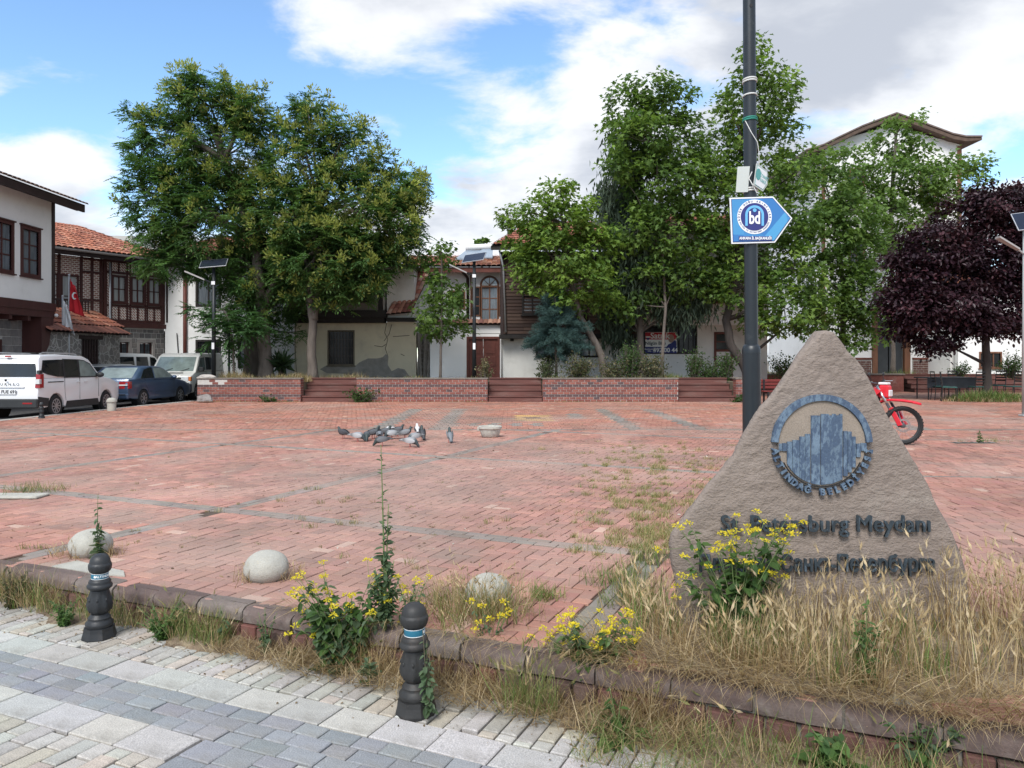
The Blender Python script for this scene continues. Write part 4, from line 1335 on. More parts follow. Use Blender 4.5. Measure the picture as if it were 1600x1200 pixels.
def planter(label, x0, x1, d=.42, h=.88, damaged=False):
    t = thing('brick_planter_wall', label, 'wall', (x0, DW, 0), group='brick planter walls at the back of the plaza')
    L = x1 - x0
    MB().box(.012, L - .012, .012, d - .012, 0, h - .06).build('mortar_core', mortarM, t)
    MB().cbox(-.015, L + .015, -.015, d + .01, h - .055, h, .012).build('coping', capM, t)
    rows = 9; rh = (h - .06) / rows
    lists = {0: MB(), 1: MB(), 2: MB(), 3: MB()}
    for k in range(rows):
        x = -(.11 if k % 2 else 0)
        while x < L:
            a, c = max(x, 0), min(x + .22, L)
            if c - a > .04 and not (damaged and k > 6 and a < 1.1 and random.random() < .7):
                ki = 3 if k in (2, 6) or random.random() < .06 else random.randrange(3)
                p = random.uniform(-.003, .003)
                lists[ki].box(a + .007, c - .007, -p, .03, k * rh + .008, (k + 1) * rh - .006)
            x += .22
        # end faces
        for (xe, sg) in ((0, 1), (L, -1)):
            y = .03
            while y < d - .05:
                lists[random.randrange(3)].box(min(xe, xe + sg * .03), max(xe, xe + sg * .03), y + .006, min(y + .2, d) - .006, k * rh + .008, (k + 1) * rh - .006)
                y += .2
    for k, m_ in enumerate(brk + [brkD]):
        o = lists[k].build('brick_courses', m_, t); o['kind'] = 'stuff'
    return t
planter('crumbling brick planter wall beside the white vans, leftmost', PX(308, DW), PX(470, DW), damaged=True)
planter('brick planter wall below the derelict yellow house', PX(557, DW), PX(762, DW))
planter('brick planter wall below the leaning tree and blue spruce', PX(848, DW), PX(1060, DW))
planter('short brick pier beside the black lamp pole, behind the stone', PX(1150, DW), PX(1166, DW))
stepM = mat('red_brown_plank', (.135, .055, .045), .75, .3, 4, bump=.3, bscale=40, stretch=(.2, 1, 1), dirt=((.25, .20, .17), .4, 3))
def steps(label, x0, x1, y0, n=4, h=.86, tread=.34):
    t = thing('plank_steps', label, 'steps', (x0, y0, 0), group='plank steps up to the terrace')
    L = x1 - x0; rh = h / n
    for k in range(n):
        MB().cbox(0, L, k * tread, k * tread + .05, k * rh, (k + 1) * rh - .045, .006).build('riser', stepM, t)
        MB().cbox(-.005, L + .005, k * tread - .035, (k + 1) * tread + .06, (k + 1) * rh - .043, (k + 1) * rh, .008).build('tread', stepM, t)
    for s in (0, L - .06):
        b = MB()
        for k in range(n):
            b.box(s + .003, s + .057, k * tread + .055, n * tread, k * rh, (k + 1) * rh - .05)
        b.build('stringer', maroon_d, t)
    return t
steps('red brown plank steps between the crumbling wall and the yellow house wall', PX(471, DW), PX(556, DW), DW + .1)
steps('red brown plank steps in front of the double wooden door', PX(763, DW), PX(847, DW), DW + .1)
steps('red brown plank steps between planter wall and brick pier', PX(1061, DW), PX(1149, DW), DW + .1)
steps('wide dark plank steps behind the motorcycle and cafe chairs', 19.0, 29.0, 36.2)
rw = thing('terrace_retaining_wall', 'dark retaining wall at right behind the cafe tables', 'wall', (8.7, 37.2, 0))
MB().box(.05, 10.2, -.15, .12, 0, .8).build('wall_core', brk[1], rw); MB().cbox(0, 10.25, -.2, .15, .8, .88, .015).build('coping', capM, rw)
rw2 = thing('terrace_side_wall', 'low brick side wall running back from the brick pier', 'wall', (8.72, 28.7, 0))
MB().box(-.15, .1, .05, 8.3, 0, .8).build('wall_core', brk[0], rw2); MB().cbox(-.2, .15, 0, 8.3, .8, .87, .015).build('coping', capM, rw2)
# loose rock at the crumbled end
V, = [[]]
def rock(name, label, loc, sx, sy, sz, m_, seed, cat='rock'):
    bm = bmesh.new(); bmesh.ops.create_icosphere(bm, subdivisions=3, radius=1)
    for v in bm.verts:
        n_ = mnoise.noise(v.co * 1.3 + Vector((seed, 0, 0))) * .35 + mnoise.noise(v.co * 3.5 + Vector((0, seed, 0))) * .12
        v.co *= 1 + n_; v.co.x *= sx; v.co.y *= sy; v.co.z = max(v.co.z * sz, -sz * .25)
    me = bpy.data.meshes.new(name); bm.to_mesh(me); bm.free(); me.materials.append(m_)
    o = bpy.data.objects.new(name, me); o.location = loc; C.objects.link(o)
    return tag(o, label, cat)
rockM = mat('grey_rock', (.24, .22, .21), .93, .3, 5, bump=.6, bscale=30)
rock('rock', 'grey lump of broken masonry at the foot of the crumbling wall', (PX(320, 27.8), 27.8, .1), .3, .2, .2, rockM, 3)
rock('rock', 'pale broken stone lying on top of the crumbling wall end', (PX(322, DW + .2), DW + .22, .9), .34, .16, .1, mat('pale_rock', (.4, .37, .34), .93, .3, 5, bump=.6, bscale=30), 8)

# bench with red slats beyond the pole
bn = thing('slatted_bench', 'dark red slatted bench half hidden behind the carved stone', 'bench', (PX(1232, 27.2), 27.2, 0))
slm = mat('bench_red', (.16, .025, .022), .5, .2, 4)
for k in range(3):
    MB().cbox(-.95, .95, .24, .27, .52 + k * .12, .61 + k * .12, .006).build('back_slat', slm, bn)
for k in range(4):
    MB().cbox(-.95, .95, -.28 + k * .125, -.18 + k * .125, .42, .45, .006).build('seat_slat', slm, bn)
for sx in (-.8, .8):
    b = MB(); b.box(sx - .03, sx + .03, -.27, -.22, 0, .42); b.box(sx - .03, sx + .03, .2, .238, 0, .85); b.box(sx - .028, sx + .028, -.22, .2, .36, .418)
    b.build('leg_frame', ironM, bn)
# ---------------------------------------------------------------- vehicles
rubber = mat('tyre_rubber', (.022, .022, .023), .85, .2, 8)
blackP = mat('black_plastic', (.03, .032, .034), .6, .15, 6)
alloy = mat('alloy_rim', (.42, .43, .45), .35, .08, 5, metal=.7)
carglass = mat('car_glass', (.018, .022, .024), .05, .3, 2, spec=.7)
carglassL = mat('car_glass_light', (.20, .25, .24), .05, .35, 3, spec=.7)
redlamp = mat('tail_lamp', (.30, .012, .015), .15, .15, 6, spec=.6)
clearlamp = mat('clear_lamp', (.62, .64, .64), .1, .15, 12, spec=.6)
amber = mat('amber_lamp', (.62, .16, .02), .2, .1, 8)
plateM = mat('plate_white', (.74, .75, .76), .4, .03)
plateB = mat('plate_blue', (.03, .08, .35), .4, .05)
inkM = mat('ink_black', (.015, .015, .016), .5, .05)
chrome = mat('chrome', (.6, .61, .62), .18, .05, metal=1.0)
def offs_poly(poly, d):
    """inset a closed polygon by d (counter-clockwise)"""
    n = len(poly); out = []
    ar = sum(poly[i][0] * poly[(i + 1) % n][1] - poly[(i + 1) % n][0] * poly[i][1] for i in range(n))
    sg = 1 if ar > 0 else -1
    for i in range(n):
        p0, p1, p2 = Vector(poly[i - 1]), Vector(poly[i]), Vector(poly[(i + 1) % n])
        d1 = (p1 - p0).normalized(); d2 = (p2 - p1).normalized()
        n1 = Vector((-d1.y, d1.x)) * sg; n2 = Vector((-d2.y, d2.x)) * sg
        nn = n1 + n2
        nn = nn.normalized() if nn.length > 1e-4 else n1
        k = d / max(.45, nn.dot(n1))
        out.append((p1.x + nn.x * k, p1.y + nn.y * k))
    return out
def shell(name, poly, yf, bev, m_, parent, auto=35):
    """car body solid: side outline (x,z), half width yf(x,z), rounded shoulder of width bev"""
    ins = offs_poly(poly, bev); mid = offs_poly(poly, bev * .3); n = len(poly)
    b = MB(); vs = []
    for sg in (1, -1):
        vs += [(x, sg * (yf(x, z) - bev), z) for x, z in poly]
        vs += [(x, sg * (yf(x, z) - bev * .3), z) for x, z in mid]
        vs += [(x, sg * yf(x, z), z) for x, z in ins]
    fs = []
    for s_ in (0, 1):
        o = s_ * 3 * n
        for r in (0, 1):
            for i in range(n):
                j = (i + 1) % n
                q_ = [o + r * n + i, o + r * n + j, o + (r + 1) * n + j, o + (r + 1) * n + i]
                fs.append(q_ if s_ else q_[::-1])
        fs.append(list(range(o + 2 * n, o + 3 * n)) if s_ else list(range(o + 2 * n, o + 3 * n))[::-1])
    for i in range(n):
        j = (i + 1) % n
        fs.append([i, j, 3 * n + j, 3 * n + i])
    b.add(vs, fs)
    o = b.build(name, m_, parent)
    bm = bmesh.new(); bm.from_mesh(o.data); bmesh.ops.recalc_face_normals(bm, faces=bm.faces); bmesh.ops.triangulate(bm, faces=[f for f in bm.faces if len(f.verts) > 4]); bm.to_mesh(o.data); bm.free()
    o.data.polygons.foreach_set('use_smooth', [True] * len(o.data.polygons)); o.data.set_sharp_from_angle(angle=R(auto))
    return o
def side_panel(name, poly, yf, sg, m_, parent, out=.006, th=.012):
    b = MB(); n = len(poly)
    vs = [(x, sg * (yf(x, z) + out), z) for x, z in poly] + [(x, sg * (yf(x, z) + out - th), z) for x, z in poly]
    fs = [list(range(n)) if sg < 0 else list(range(n))[::-1]]
    for i in range(n):
        j = (i + 1) % n
        fs.append([i, n + i, n + j, j])
    b.add(vs, fs)
    return b.build(name, m_, parent)
def cross_panel(name, a, c, ya, yc, m_, parent, out=.006, inset=.0):
    """glass or trim lying across the car between side points a (low) and c (high)"""
    a = Vector((a[0], 0, a[1])); c = Vector((c[0], 0, c[1]))
    d = (c - a).normalized(); nrm = Vector((-d.z, 0, d.x))
    if nrm.z < 0 and abs(nrm.z) > .15 or (abs(nrm.z) <= .15 and nrm.x * a.x < 0):
        nrm = -nrm
    a2 = a + nrm * out + d * inset; c2 = c + nrm * out - d * inset
    vs = [(a2.x, -ya, a2.z), (a2.x, ya, a2.z), (c2.x, yc, c2.z), (c2.x, -yc, c2.z)]
    vs += [(p[0] - nrm.x * .012, p[1], p[2] - nrm.z * .012) for p in vs]
    return MB().hexa(vs).build(name, m_, parent)
def wheel(parent, x, y, r, w_, sg, spokes=10, rimm=None):
    t = MB(); prof = [(r * .62, -w_ / 2 + .01), (r * .9, -w_ / 2), (r * .98, -w_ * .36), (r, -w_ * .15), (r, w_ * .15), (r * .98, w_ * .36), (r * .9, w_ / 2), (r * .62, w_ / 2 - .01)]
    t.lathe(prof, 28, (x, y, r), 'y')
    tt = t.build('wheel', rubber, parent, auto=50)
    rim = MB(); yo = y + sg * (w_ / 2 - .012)
    for k in range(28):
        a0, a1 = 2 * math.pi * k / 28, 2 * math.pi * (k + 1) / 28
        vs = []
        for (a, rr, dy) in ((a0, r * .66, 0), (a1, r * .66, 0), (a1, r * .58, 0), (a0, r * .58, 0)):
            vs.append((x + rr * math.cos(a), yo + sg * .004, r + rr * math.sin(a)))
        rim.add(vs, [(0, 1, 2, 3) if sg < 0 else (3, 2, 1, 0)])
    for k in range(spokes):
        a = 2 * math.pi * k / spokes
        rim.obox((x + r * .12 * math.cos(a), yo - sg * .005, r + r * .12 * math.sin(a)), (x + r * .6 * math.cos(a), yo, r + r * .6 * math.sin(a)), .028, .035, up=(0, 1, 0))
    rim.lathe([(r * .16, -.01), (r * .16, .012), (r * .05, .016)] if sg > 0 else [(r * .05, -.016), (r * .16, -.012), (r * .16, .01)], 12, (x, yo, r), 'y')
    rim.build('rim', rimm or alloy, tt, auto=40)
    dk = MB(); dk.lathe([(r * .6, -.02), (r * .6, .02)], 20, (x, y + sg * (w_ / 2 - .07), r), 'y'); dk.build('brake_disc', blackP, tt)
    return tt
def arch(x, r, z0, n=9):
    """points of a wheel arch from front to rear, outline runs rearwards along the sill"""
    return [(x + r * math.cos(a), z0 + r * math.sin(a)) for a in [math.pi * k / (n - 1) for k in range(n)]]
_txt = {}
def text_mesh(name, s, size, m_, parent, M4, depth=.002, offset=0.0, align='CENTER', spacing=1.0, xs=1.0):
    cu = bpy.data.curves.new('t', 'FONT'); cu.body = s; cu.size = size; cu.extrude = depth; cu.offset = offset
    cu.align_x = align; cu.align_y = 'CENTER'; cu.space_character = spacing; cu.resolution_u = 3
    ob = bpy.data.objects.new('t', cu)
    me = bpy.data.meshes.new_from_object(ob); me.name = name
    bpy.data.objects.remove(ob); bpy.data.curves.remove(cu)
    me.materials.clear(); me.materials.append(m_)
    me.transform(M4 @ Matrix.Diagonal((xs, 1, 1, 1)))
    o = bpy.data.objects.new(name, me)
    return link(o, parent)
def face_mtx(origin, right, up):
    r_ = Vector(right).normalized(); u_ = Vector(up).normalized(); n_ = r_.cross(u_)
    m = Matrix((r_, u_, n_)).transposed().to_4x4(); m.translation = Vector(origin)
    return m
def plate(parent, origin, right, up, txt, w_=.5, h_=.11):
    m = face_mtx(origin, right, up)
    b = MB()
    b.add([m @ Vector(p) for p in ((-w_ / 2, -h_ / 2, 0), (w_ / 2, -h_ / 2, 0), (w_ / 2, h_ / 2, 0), (-w_ / 2, h_ / 2, 0), (-w_ / 2, -h_ / 2, .008), (w_ / 2, -h_ / 2, .008), (w_ / 2, h_ / 2, .008), (-w_ / 2, h_ / 2, .008))],
          [(0, 3, 2, 1), (4, 5, 6, 7), (0, 1, 5, 4), (1, 2, 6, 5), (2, 3, 7, 6), (3, 0, 4, 7)])
    p = b.build('number_plate', plateM, parent)
    MB().add([m @ Vector(q_) for q_ in ((-w_ / 2, -h_ / 2, .0095), (-w_ / 2 + .045, -h_ / 2, .0095), (-w_ / 2 + .045, h_ / 2, .0095), (-w_ / 2, h_ / 2, .0095))], [(0, 1, 2, 3)]).build('plate_band', plateB, p)
    text_mesh('plate_text', txt, h_ * .95, inkM, p, m @ Matrix.Translation((.02, 0, .0095)), .0006, .004)
    return p
def seam(parent, pts, yf, sg, m_=None):
    MB().tube([(x, sg * (yf(x, z) + .0005), z) for x, z in pts], .006, 4).build('door_seam', m_ or blackP, parent)

# ---- white people carrier, seen from behind (rear right corner towards us)
paintW = mat('white_paint', (.78, .79, .80), .28, .03, 2, spec=.5, coat=.6)
car1 = thing('people_carrier', 'white people carrier parked nearest, seen from behind at left edge', 'car', (-13.85, 23.2, -.085), R(90))
yb = lambda x, z: .90 - .05 * max(0, (z - 1.05)) ** 1 * 2.2 - .06 * max(0, abs(x) - 1.7) - .04 * max(0, .45 - z)
lo = [(2.1, .3), (2.17, .45), (2.16, .72), (2.02, .92), (1.65, 1.03), (1.05, 1.12), (-2.1, 1.12), (-2.16, .95), (-2.18, .55), (-2.14, .36), (-1.98, .28)]
lo += arch(-1.35, .37, .31)[::-1] + [(-.9, .26), (.85, .26)] + arch(1.35, .37, .31)[::-1] + [(1.9, .28)]
shell('body', lo, yb, .05, paintW, car1)
up_ = [(1.05, 1.10), (.42, 1.66), (.15, 1.74), (-1.2, 1.79), (-1.95, 1.76), (-2.05, 1.66), (-2.12, 1.10)]
shell('cabin', up_, yb, .07, paintW, car1)
for sg in (1, -1):
    gl = [((-2.0, 1.30), (-1.9, 1.62), (-1.2, 1.64), (-.98, 1.64), (-.98, 1.14), (-1.3, 1.15), (-1.75, 1.22)), ((-.9, 1.14), (-.9, 1.64), (-.25, 1.63), (-.22, 1.14)), ((-.14, 1.14), (-.14, 1.62), (.12, 1.60), (.42, 1.5), (.78, 1.16), (.7, 1.13))]
    for i, g in enumerate(gl):
        side_panel('side_window', list(g), yb, sg, carglass if i < 2 else carglassL, car1, .004)
    side_panel('pillar_trim', [(-.98, 1.12), (-.98, 1.66), (-.14, 1.645), (.14, 1.62), (.45, 1.52), (.86, 1.14), (.72, 1.10)], yb, sg, blackP, car1, .001)
    side_panel('sill_cladding', [(-.93, .24), (-.86, .44), (.8, .44), (.9, .24)], yb, sg, blackP, car1, .012)
    side_panel('rear_cladding', [(-2.16, .36), (-2.17, .62), (-1.72, .56), (-1.76, .34)], yb, sg, blackP, car1, .012)
    side_panel('slide_rail', [(-1.75, .995), (-1.75, 1.02), (-1.02, 1.02), (-1.02, .995)], yb, sg, blackP, car1, .004)
    for xh in (-.28, .12):
        MB().cbox(xh - .09, xh + .09, sg * .925 - .012, sg * .925 + .012, .965, .99, .006).build('door_handle', paintW, car1)
    seam(car1, [(-.95, 1.12), (-.95, .7), (-.9, .46)], yb, sg); seam(car1, [(-.18, 1.12), (-.18, .46)], yb, sg); seam(car1, [(.86, 1.08), (.86, .5)], yb, sg)
    b = MB(); b.hexa([(-2.13, sg * .80, .86), (-1.98, sg * .915, .86), (-1.98, sg * .915, 1.24), (-2.1, sg * .80, 1.24), (-2.19, sg * .80, .86), (-2.16, sg * .915, .86), (-2.13, sg * .915, 1.24), (-2.14, sg * .80, 1.24)])
    tl_ = b.build('tail_light', redlamp, car1)
    MB().box(-2.196, -2.1, min(sg * .81, sg * .922), max(sg * .81, sg * .922), .97, 1.1).build('reversing_lamp', clearlamp, tl_)
    MB().box(-2.16, -2.02, min(sg * .83, sg * .905), max(sg * .83, sg * .905), 1.245, 1.34).build('lamp_cap', blackP, car1)
    MB().box(2.0, 2.14, min(sg * .5, sg * .86), max(sg * .5, sg * .86), .74, .9).build('headlight', clearlamp, car1)
    MB().ball((.72, sg * 1.02, 1.17), (.09, .12, .085)).build('wing_mirror', blackP, car1, smooth=True)
    MB().tube([(-1.75, sg * .66, 1.80), (-1.6, sg * .66, 1.835), (-.1, sg * .66, 1.82), (.05, sg * .66, 1.775)], .018, 6).build('roof_rail', alloy, car1)
    for xw in (1.35, -1.35):
        wheel(car1, xw, sg * .79, .32, .21, sg, 10)
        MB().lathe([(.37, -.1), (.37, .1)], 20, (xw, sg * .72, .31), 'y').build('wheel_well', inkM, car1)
cross_panel('rear_window', (-2.115, 1.16), (-2.035, 1.68), .80, .72, carglass, car1, .008)
cross_panel('windscreen', (1.03, 1.12), (.44, 1.64), .80, .72, carglassL, car1, .006)
MB().cbox(-2.235, -2.1, -.88, .88, .3, .56, .03).build('rear_bumper', blackP, car1)
for yy in (-.62, .62):
    MB().box(-2.243, -2.23, yy - .13, yy + .13, .42, .46).build('reflector', redlamp, car1)
MB().box(-2.2, -2.17, -.5, .5, .87, .9).build('tailgate_grip', paintW, car1)
MB().box(-2.12, -2.06, -.07, .07, 1.705, 1.745).build('brake_lamp', redlamp, car1)
MB().lathe([(.032, -.006), (.032, .006)], 16, (-2.19, 0, 1.07), 'x').build('badge', inkM, car1)
text_mesh('tailgate_lettering', 'TOURNEO', .10, inkM, car1, face_mtx((-2.2, 0, .955), (0, -1, 0), (0, 0, 1)), .002, .002, spacing=1.9)
plate(car1, (-2.197, 0, .75), (0, -1, 0), (0, 0, 1), '06 FUE 691', .56, .13)

# ---- blue saloon
paintB = mat('blue_paint', (.05, .085, .15), .3, .1, 2, spec=.5, coat=.5, metal=.25)
car2 = thing('saloon_car', 'dark blue saloon parked in front of the white people carrier', 'car', (-13.55, 28.0, -.085), R(86))
y2 = lambda x, z: .86 - .28 * max(0, z - .93) - .06 * max(0, abs(x) - 1.6) - .05 * max(0, .4 - z)
lo = [(2.12, .3), (2.16, .5), (2.1, .68), (1.6, .84), (1.0, .93), (-1.45, .97), (-2.1, .98), (-2.16, .85), (-2.18, .5), (-2.1, .33), (-1.75, .27)]
lo += arch(-1.25, .34, .28)[::-1] + [(-.85, .24), (.9, .24)] + arch(1.3, .34, .28)[::-1] + [(1.8, .26)]
shell('body', lo, y2, .06, paintB, car2)
shell('cabin', [(1.0, .91), (.3, 1.32), (.0, 1.40), (-.7, 1.42), (-1.15, 1.36), (-1.8, .95)], y2, .06, paintB, car2)
for sg in (1, -1):
    for g, gm_ in ((((-1.45, .99), (-1.12, 1.29), (-.72, 1.36), (-.58, 1.36), (-.58, .99)), carglass), (((-.5, .99), (-.5, 1.355), (.0, 1.345), (.28, 1.27), (.72, .99)), carglassL)):
        side_panel('side_window', list(g), y2, sg, gm_, car2, .004)
    seam(car2, [(-.54, .95), (-.54, .32)], y2, sg); seam(car2, [(.78, .92), (.78, .32)], y2, sg); seam(car2, [(-1.2, .97), (-1.15, .75), (-.92, .5)], y2, sg)
    MB().hexa([(-2.15, sg * .52, .66), (-2.0, sg * .85, .66), (-2.0, sg * .85, .90), (-2.1, sg * .52, .9), (-2.195, sg * .52, .66), (-2.15, sg * .85, .66), (-2.14, sg * .85, .90), (-2.19, sg * .52, .9)]).build('tail_light', redlamp, car2)
    MB().box(-2.2, -2.1, min(sg * .5, sg * .8), max(sg * .5, sg * .8), .76, .8).build('lamp_strip', clearlamp, car2)
    MB().box(1.98, 2.12, min(sg * .45, sg * .78), max(sg * .45, sg * .78), .6, .74).build('headlight', clearlamp, car2)
    MB().ball((.62, sg * .95, 1.0), (.07, .1, .065)).build('wing_mirror', paintB, car2, smooth=True)
    side_panel('rub_strip', [(-.88, .5), (-.88, .545), (.92, .545), (.92, .5)], y2, sg, paintB, car2, .014)
    for xw in (1.3, -1.25):
        wheel(car2, xw, sg * .76, .3, .19, sg, 7)
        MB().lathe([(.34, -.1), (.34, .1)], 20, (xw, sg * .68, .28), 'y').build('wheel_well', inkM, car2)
cross_panel('rear_window', (-1.72, 1.0), (-1.17, 1.35), .68, .58, carglassL, car2, .006)
cross_panel('windscreen', (.93, .95), (.33, 1.30), .7, .6, carglass, car2, .006)
MB().cbox(-2.24, -2.1, -.84, .84, .3, .5, .04).build('rear_bumper', paintB, car2)
MB().box(-2.25, -2.235, -.75, .75, .44, .475).build('bumper_strip', blackP, car2)
plate(car2, (-2.2, 0, .7), (0, -1, 0), (0, 0, 1), '06 BU 817')

# ---- silver hatchback behind the blue one
paintS = mat('silver_paint', (.50, .52, .52), .3, .05, 2, spec=.5, coat=.4, metal=.4)
car3 = thing('silver_car', 'silver car squeezed between the blue saloon and the white minibus', 'car', (-15.7, 30.6, -.085), R(84))
shell('body', [(1.9, .3), (1.95, .6), (1.5, .82), (.9, .92), (-1.9, .95), (-2.0, .8), (-2.0, .4), (-1.9, .28)] + arch(-1.2, .33, .28)[::-1] + arch(1.2, .33, .28)[::-1], y2, .06, paintS, car3)
shell('cabin', [(.9, .9), (.2, 1.38), (-.2, 1.46), (-1.0, 1.47), (-1.6, 1.38), (-1.95, .93)], y2, .07, paintS, car3)
for sg in (1, -1):
    side_panel('side_window', [(-1.5, .98), (-1.3, 1.36), (-.4, 1.39), (-.4, .98)], y2, sg, carglass, car3, .004)
    side_panel('side_window', [(-.32, .98), (-.32, 1.39), (.1, 1.33), (.6, .98)], y2, sg, carglass, car3, .004)
    MB().hexa([(-1.98, sg * .55, .68), (-1.85, sg * .84, .68), (-1.85, sg * .84, .95), (-1.95, sg * .55, .95), (-2.02, sg * .55, .68), (-1.99, sg * .84, .68), (-1.97, sg * .84, .95), (-2.0, sg * .55, .95)]).build('tail_light', redlamp, car3)
    for xw in (1.2, -1.2):
        wheel(car3, xw, sg * .76, .29, .18, sg, 7)
cross_panel('rear_window', (-1.92, .99), (-1.64, 1.36), .64, .54, carglass, car3, .006)
cross_panel('windscreen', (.85, .95), (.25, 1.34), .7, .6, carglass, car3, .006)

# ---- white minibus behind
car4 = thing('white_minibus', 'white minibus with dark windows parked against the stone house', 'van', (-17.35, 34.2, -.085), R(75))
y4 = lambda x, z: .92 - .13 * max(0, z - 1.1) - .06 * max(0, abs(x) - 2.0)
shell('body', [(2.4, .32), (2.45, .6), (2.3, .92), (1.75, 1.12), (-2.35, 1.15), (-2.42, .8), (-2.42, .4), (-2.3, .3)] + arch(-1.5, .37, .32)[::-1] + arch(1.5, .37, .32)[::-1], y4, .06, paintW, car4)
shell('cabin', [(1.75, 1.10), (1.1, 1.78), (.8, 1.9), (-2.1, 1.95), (-2.3, 1.85), (-2.36, 1.13)], y4, .08, paintW, car4)
for sg in (1, -1):
    for (a, c) in ((-2.15, -1.2), (-1.1, -.25), (-.15, .6)):
        side_panel('side_window', [(a, 1.2), (a + .03, 1.76), (c - .03, 1.76), (c, 1.2)], y4, sg, carglass, car4, .004)
    side_panel('side_window', [(.7, 1.2), (.72, 1.76), (1.02, 1.72), (1.5, 1.2)], y4, sg, carglass, car4, .004)
    MB().ball((1.45, sg * 1.06, 1.2), (.09, .12, .13)).build('wing_mirror', blackP, car4, smooth=True)
    for xw in (1.5, -1.5):
        wheel(car4, xw, sg * .8, .33, .2, sg, 8)
cross_panel('rear_window', (-2.355, 1.25), (-2.31, 1.78), .74, .66, carglass, car4, .008)
cross_panel('windscreen', (1.72, 1.15), (1.13, 1.76), .8, .7, carglass, car4, .006)

# ---- cream panel van facing us
paintC = mat('cream_paint', (.73, .73, .69), .4, .06, 2, spec=.4, coat=.2, dirt=((.45, .43, .38), .4, 2))
car5 = thing('cream_van', 'cream van facing the plaza beside the end of the brick planter', 'van', (-13.95, 33.0, -.085), R(-90 + 5))
y5 = lambda x, z: .90 - .10 * max(0, z - 1.1) - .05 * max(0, abs(x) - 2.0)
lo = [(2.28, .34), (2.36, .52), (2.36, .78), (2.26, .98), (1.72, 1.14), (-2.35, 1.16), (-2.4, .5), (-2.3, .32)] + arch(-1.45, .37, .31)[::-1] + [(-1.0, .28), (1.1, .28)] + arch(1.55, .37, .31)[::-1] + [(2.05, .3)]
shell('body', lo, y5, .05, paintC, car5)
shell('cabin', [(1.74, 1.12), (1.05, 1.78), (.7, 1.9), (-2.1, 1.94), (-2.3, 1.86), (-2.38, 1.14)], y5, .08, paintC, car5)
cross_panel('windscreen', (1.70, 1.17), (1.1, 1.75), .78, .72, carglassL, car5, .006)
for sg in (1, -1):
    side_panel('side_window', [(.45, 1.2), (.47, 1.74), (1.0, 1.7), (1.45, 1.2)], y5, sg, carglassL, car5, .004)
    side_panel('side_window', [(-.55, 1.2), (-.55, 1.74), (.33, 1.74), (.35, 1.2)], y5, sg, carglass, car5, .004)
    MB().cbox(2.26, 2.37, min(sg * .52, sg * .80), max(sg * .52, sg * .80), .77, .95, .01).build('headlight', clearlamp, car5)
    MB().cbox(2.2, 2.36, min(sg * .805, sg * .9), max(sg * .805, sg * .9), .78, .95, .01).build('indicator', amber, car5)
    MB().cbox(1.3, 1.44, min(sg * .92, sg * 1.1), max(sg * .92, sg * 1.1), 1.15, 1.33, .02).build('wing_mirror', blackP, car5)
    seam(car5, [(.4, 1.15), (.4, .4)], y5, sg); seam(car5, [(1.5, 1.12), (1.48, .75)], y5, sg)
    for xw in (1.55, -1.45):
        wheel(car5, xw, sg * .79, .32, .19, sg, 6)
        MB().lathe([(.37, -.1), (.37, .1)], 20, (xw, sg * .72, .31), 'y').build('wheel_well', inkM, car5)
MB().cbox(2.3, 2.375, -.5, .5, .79, .93, .01).build('grille', blackP, car5)
MB().lathe([(.07, -.006), (.07, .006)], 16, (2.385, 0, .86), 'x').build('badge', chrome, car5)
MB().cbox(2.2, 2.44, -.9, .9, .32, .68, .04).build('front_bumper', mat('navy_plastic', (.03, .035, .06), .55, .15), car5)
MB().box(1.9, 1.95, -.45, .45, 1.09, 1.115).build('bonnet_vent', blackP, car5)
for yy in (-.35, .3):
    MB().tube([(1.77, yy, 1.17), (1.62, yy + .3, 1.28)], .012, 5).build('wiper', blackP, car5)
plate(car5, (2.444, 0, .52), (0, 1, 0), (0, 0, 1), '06 ZBP 11')

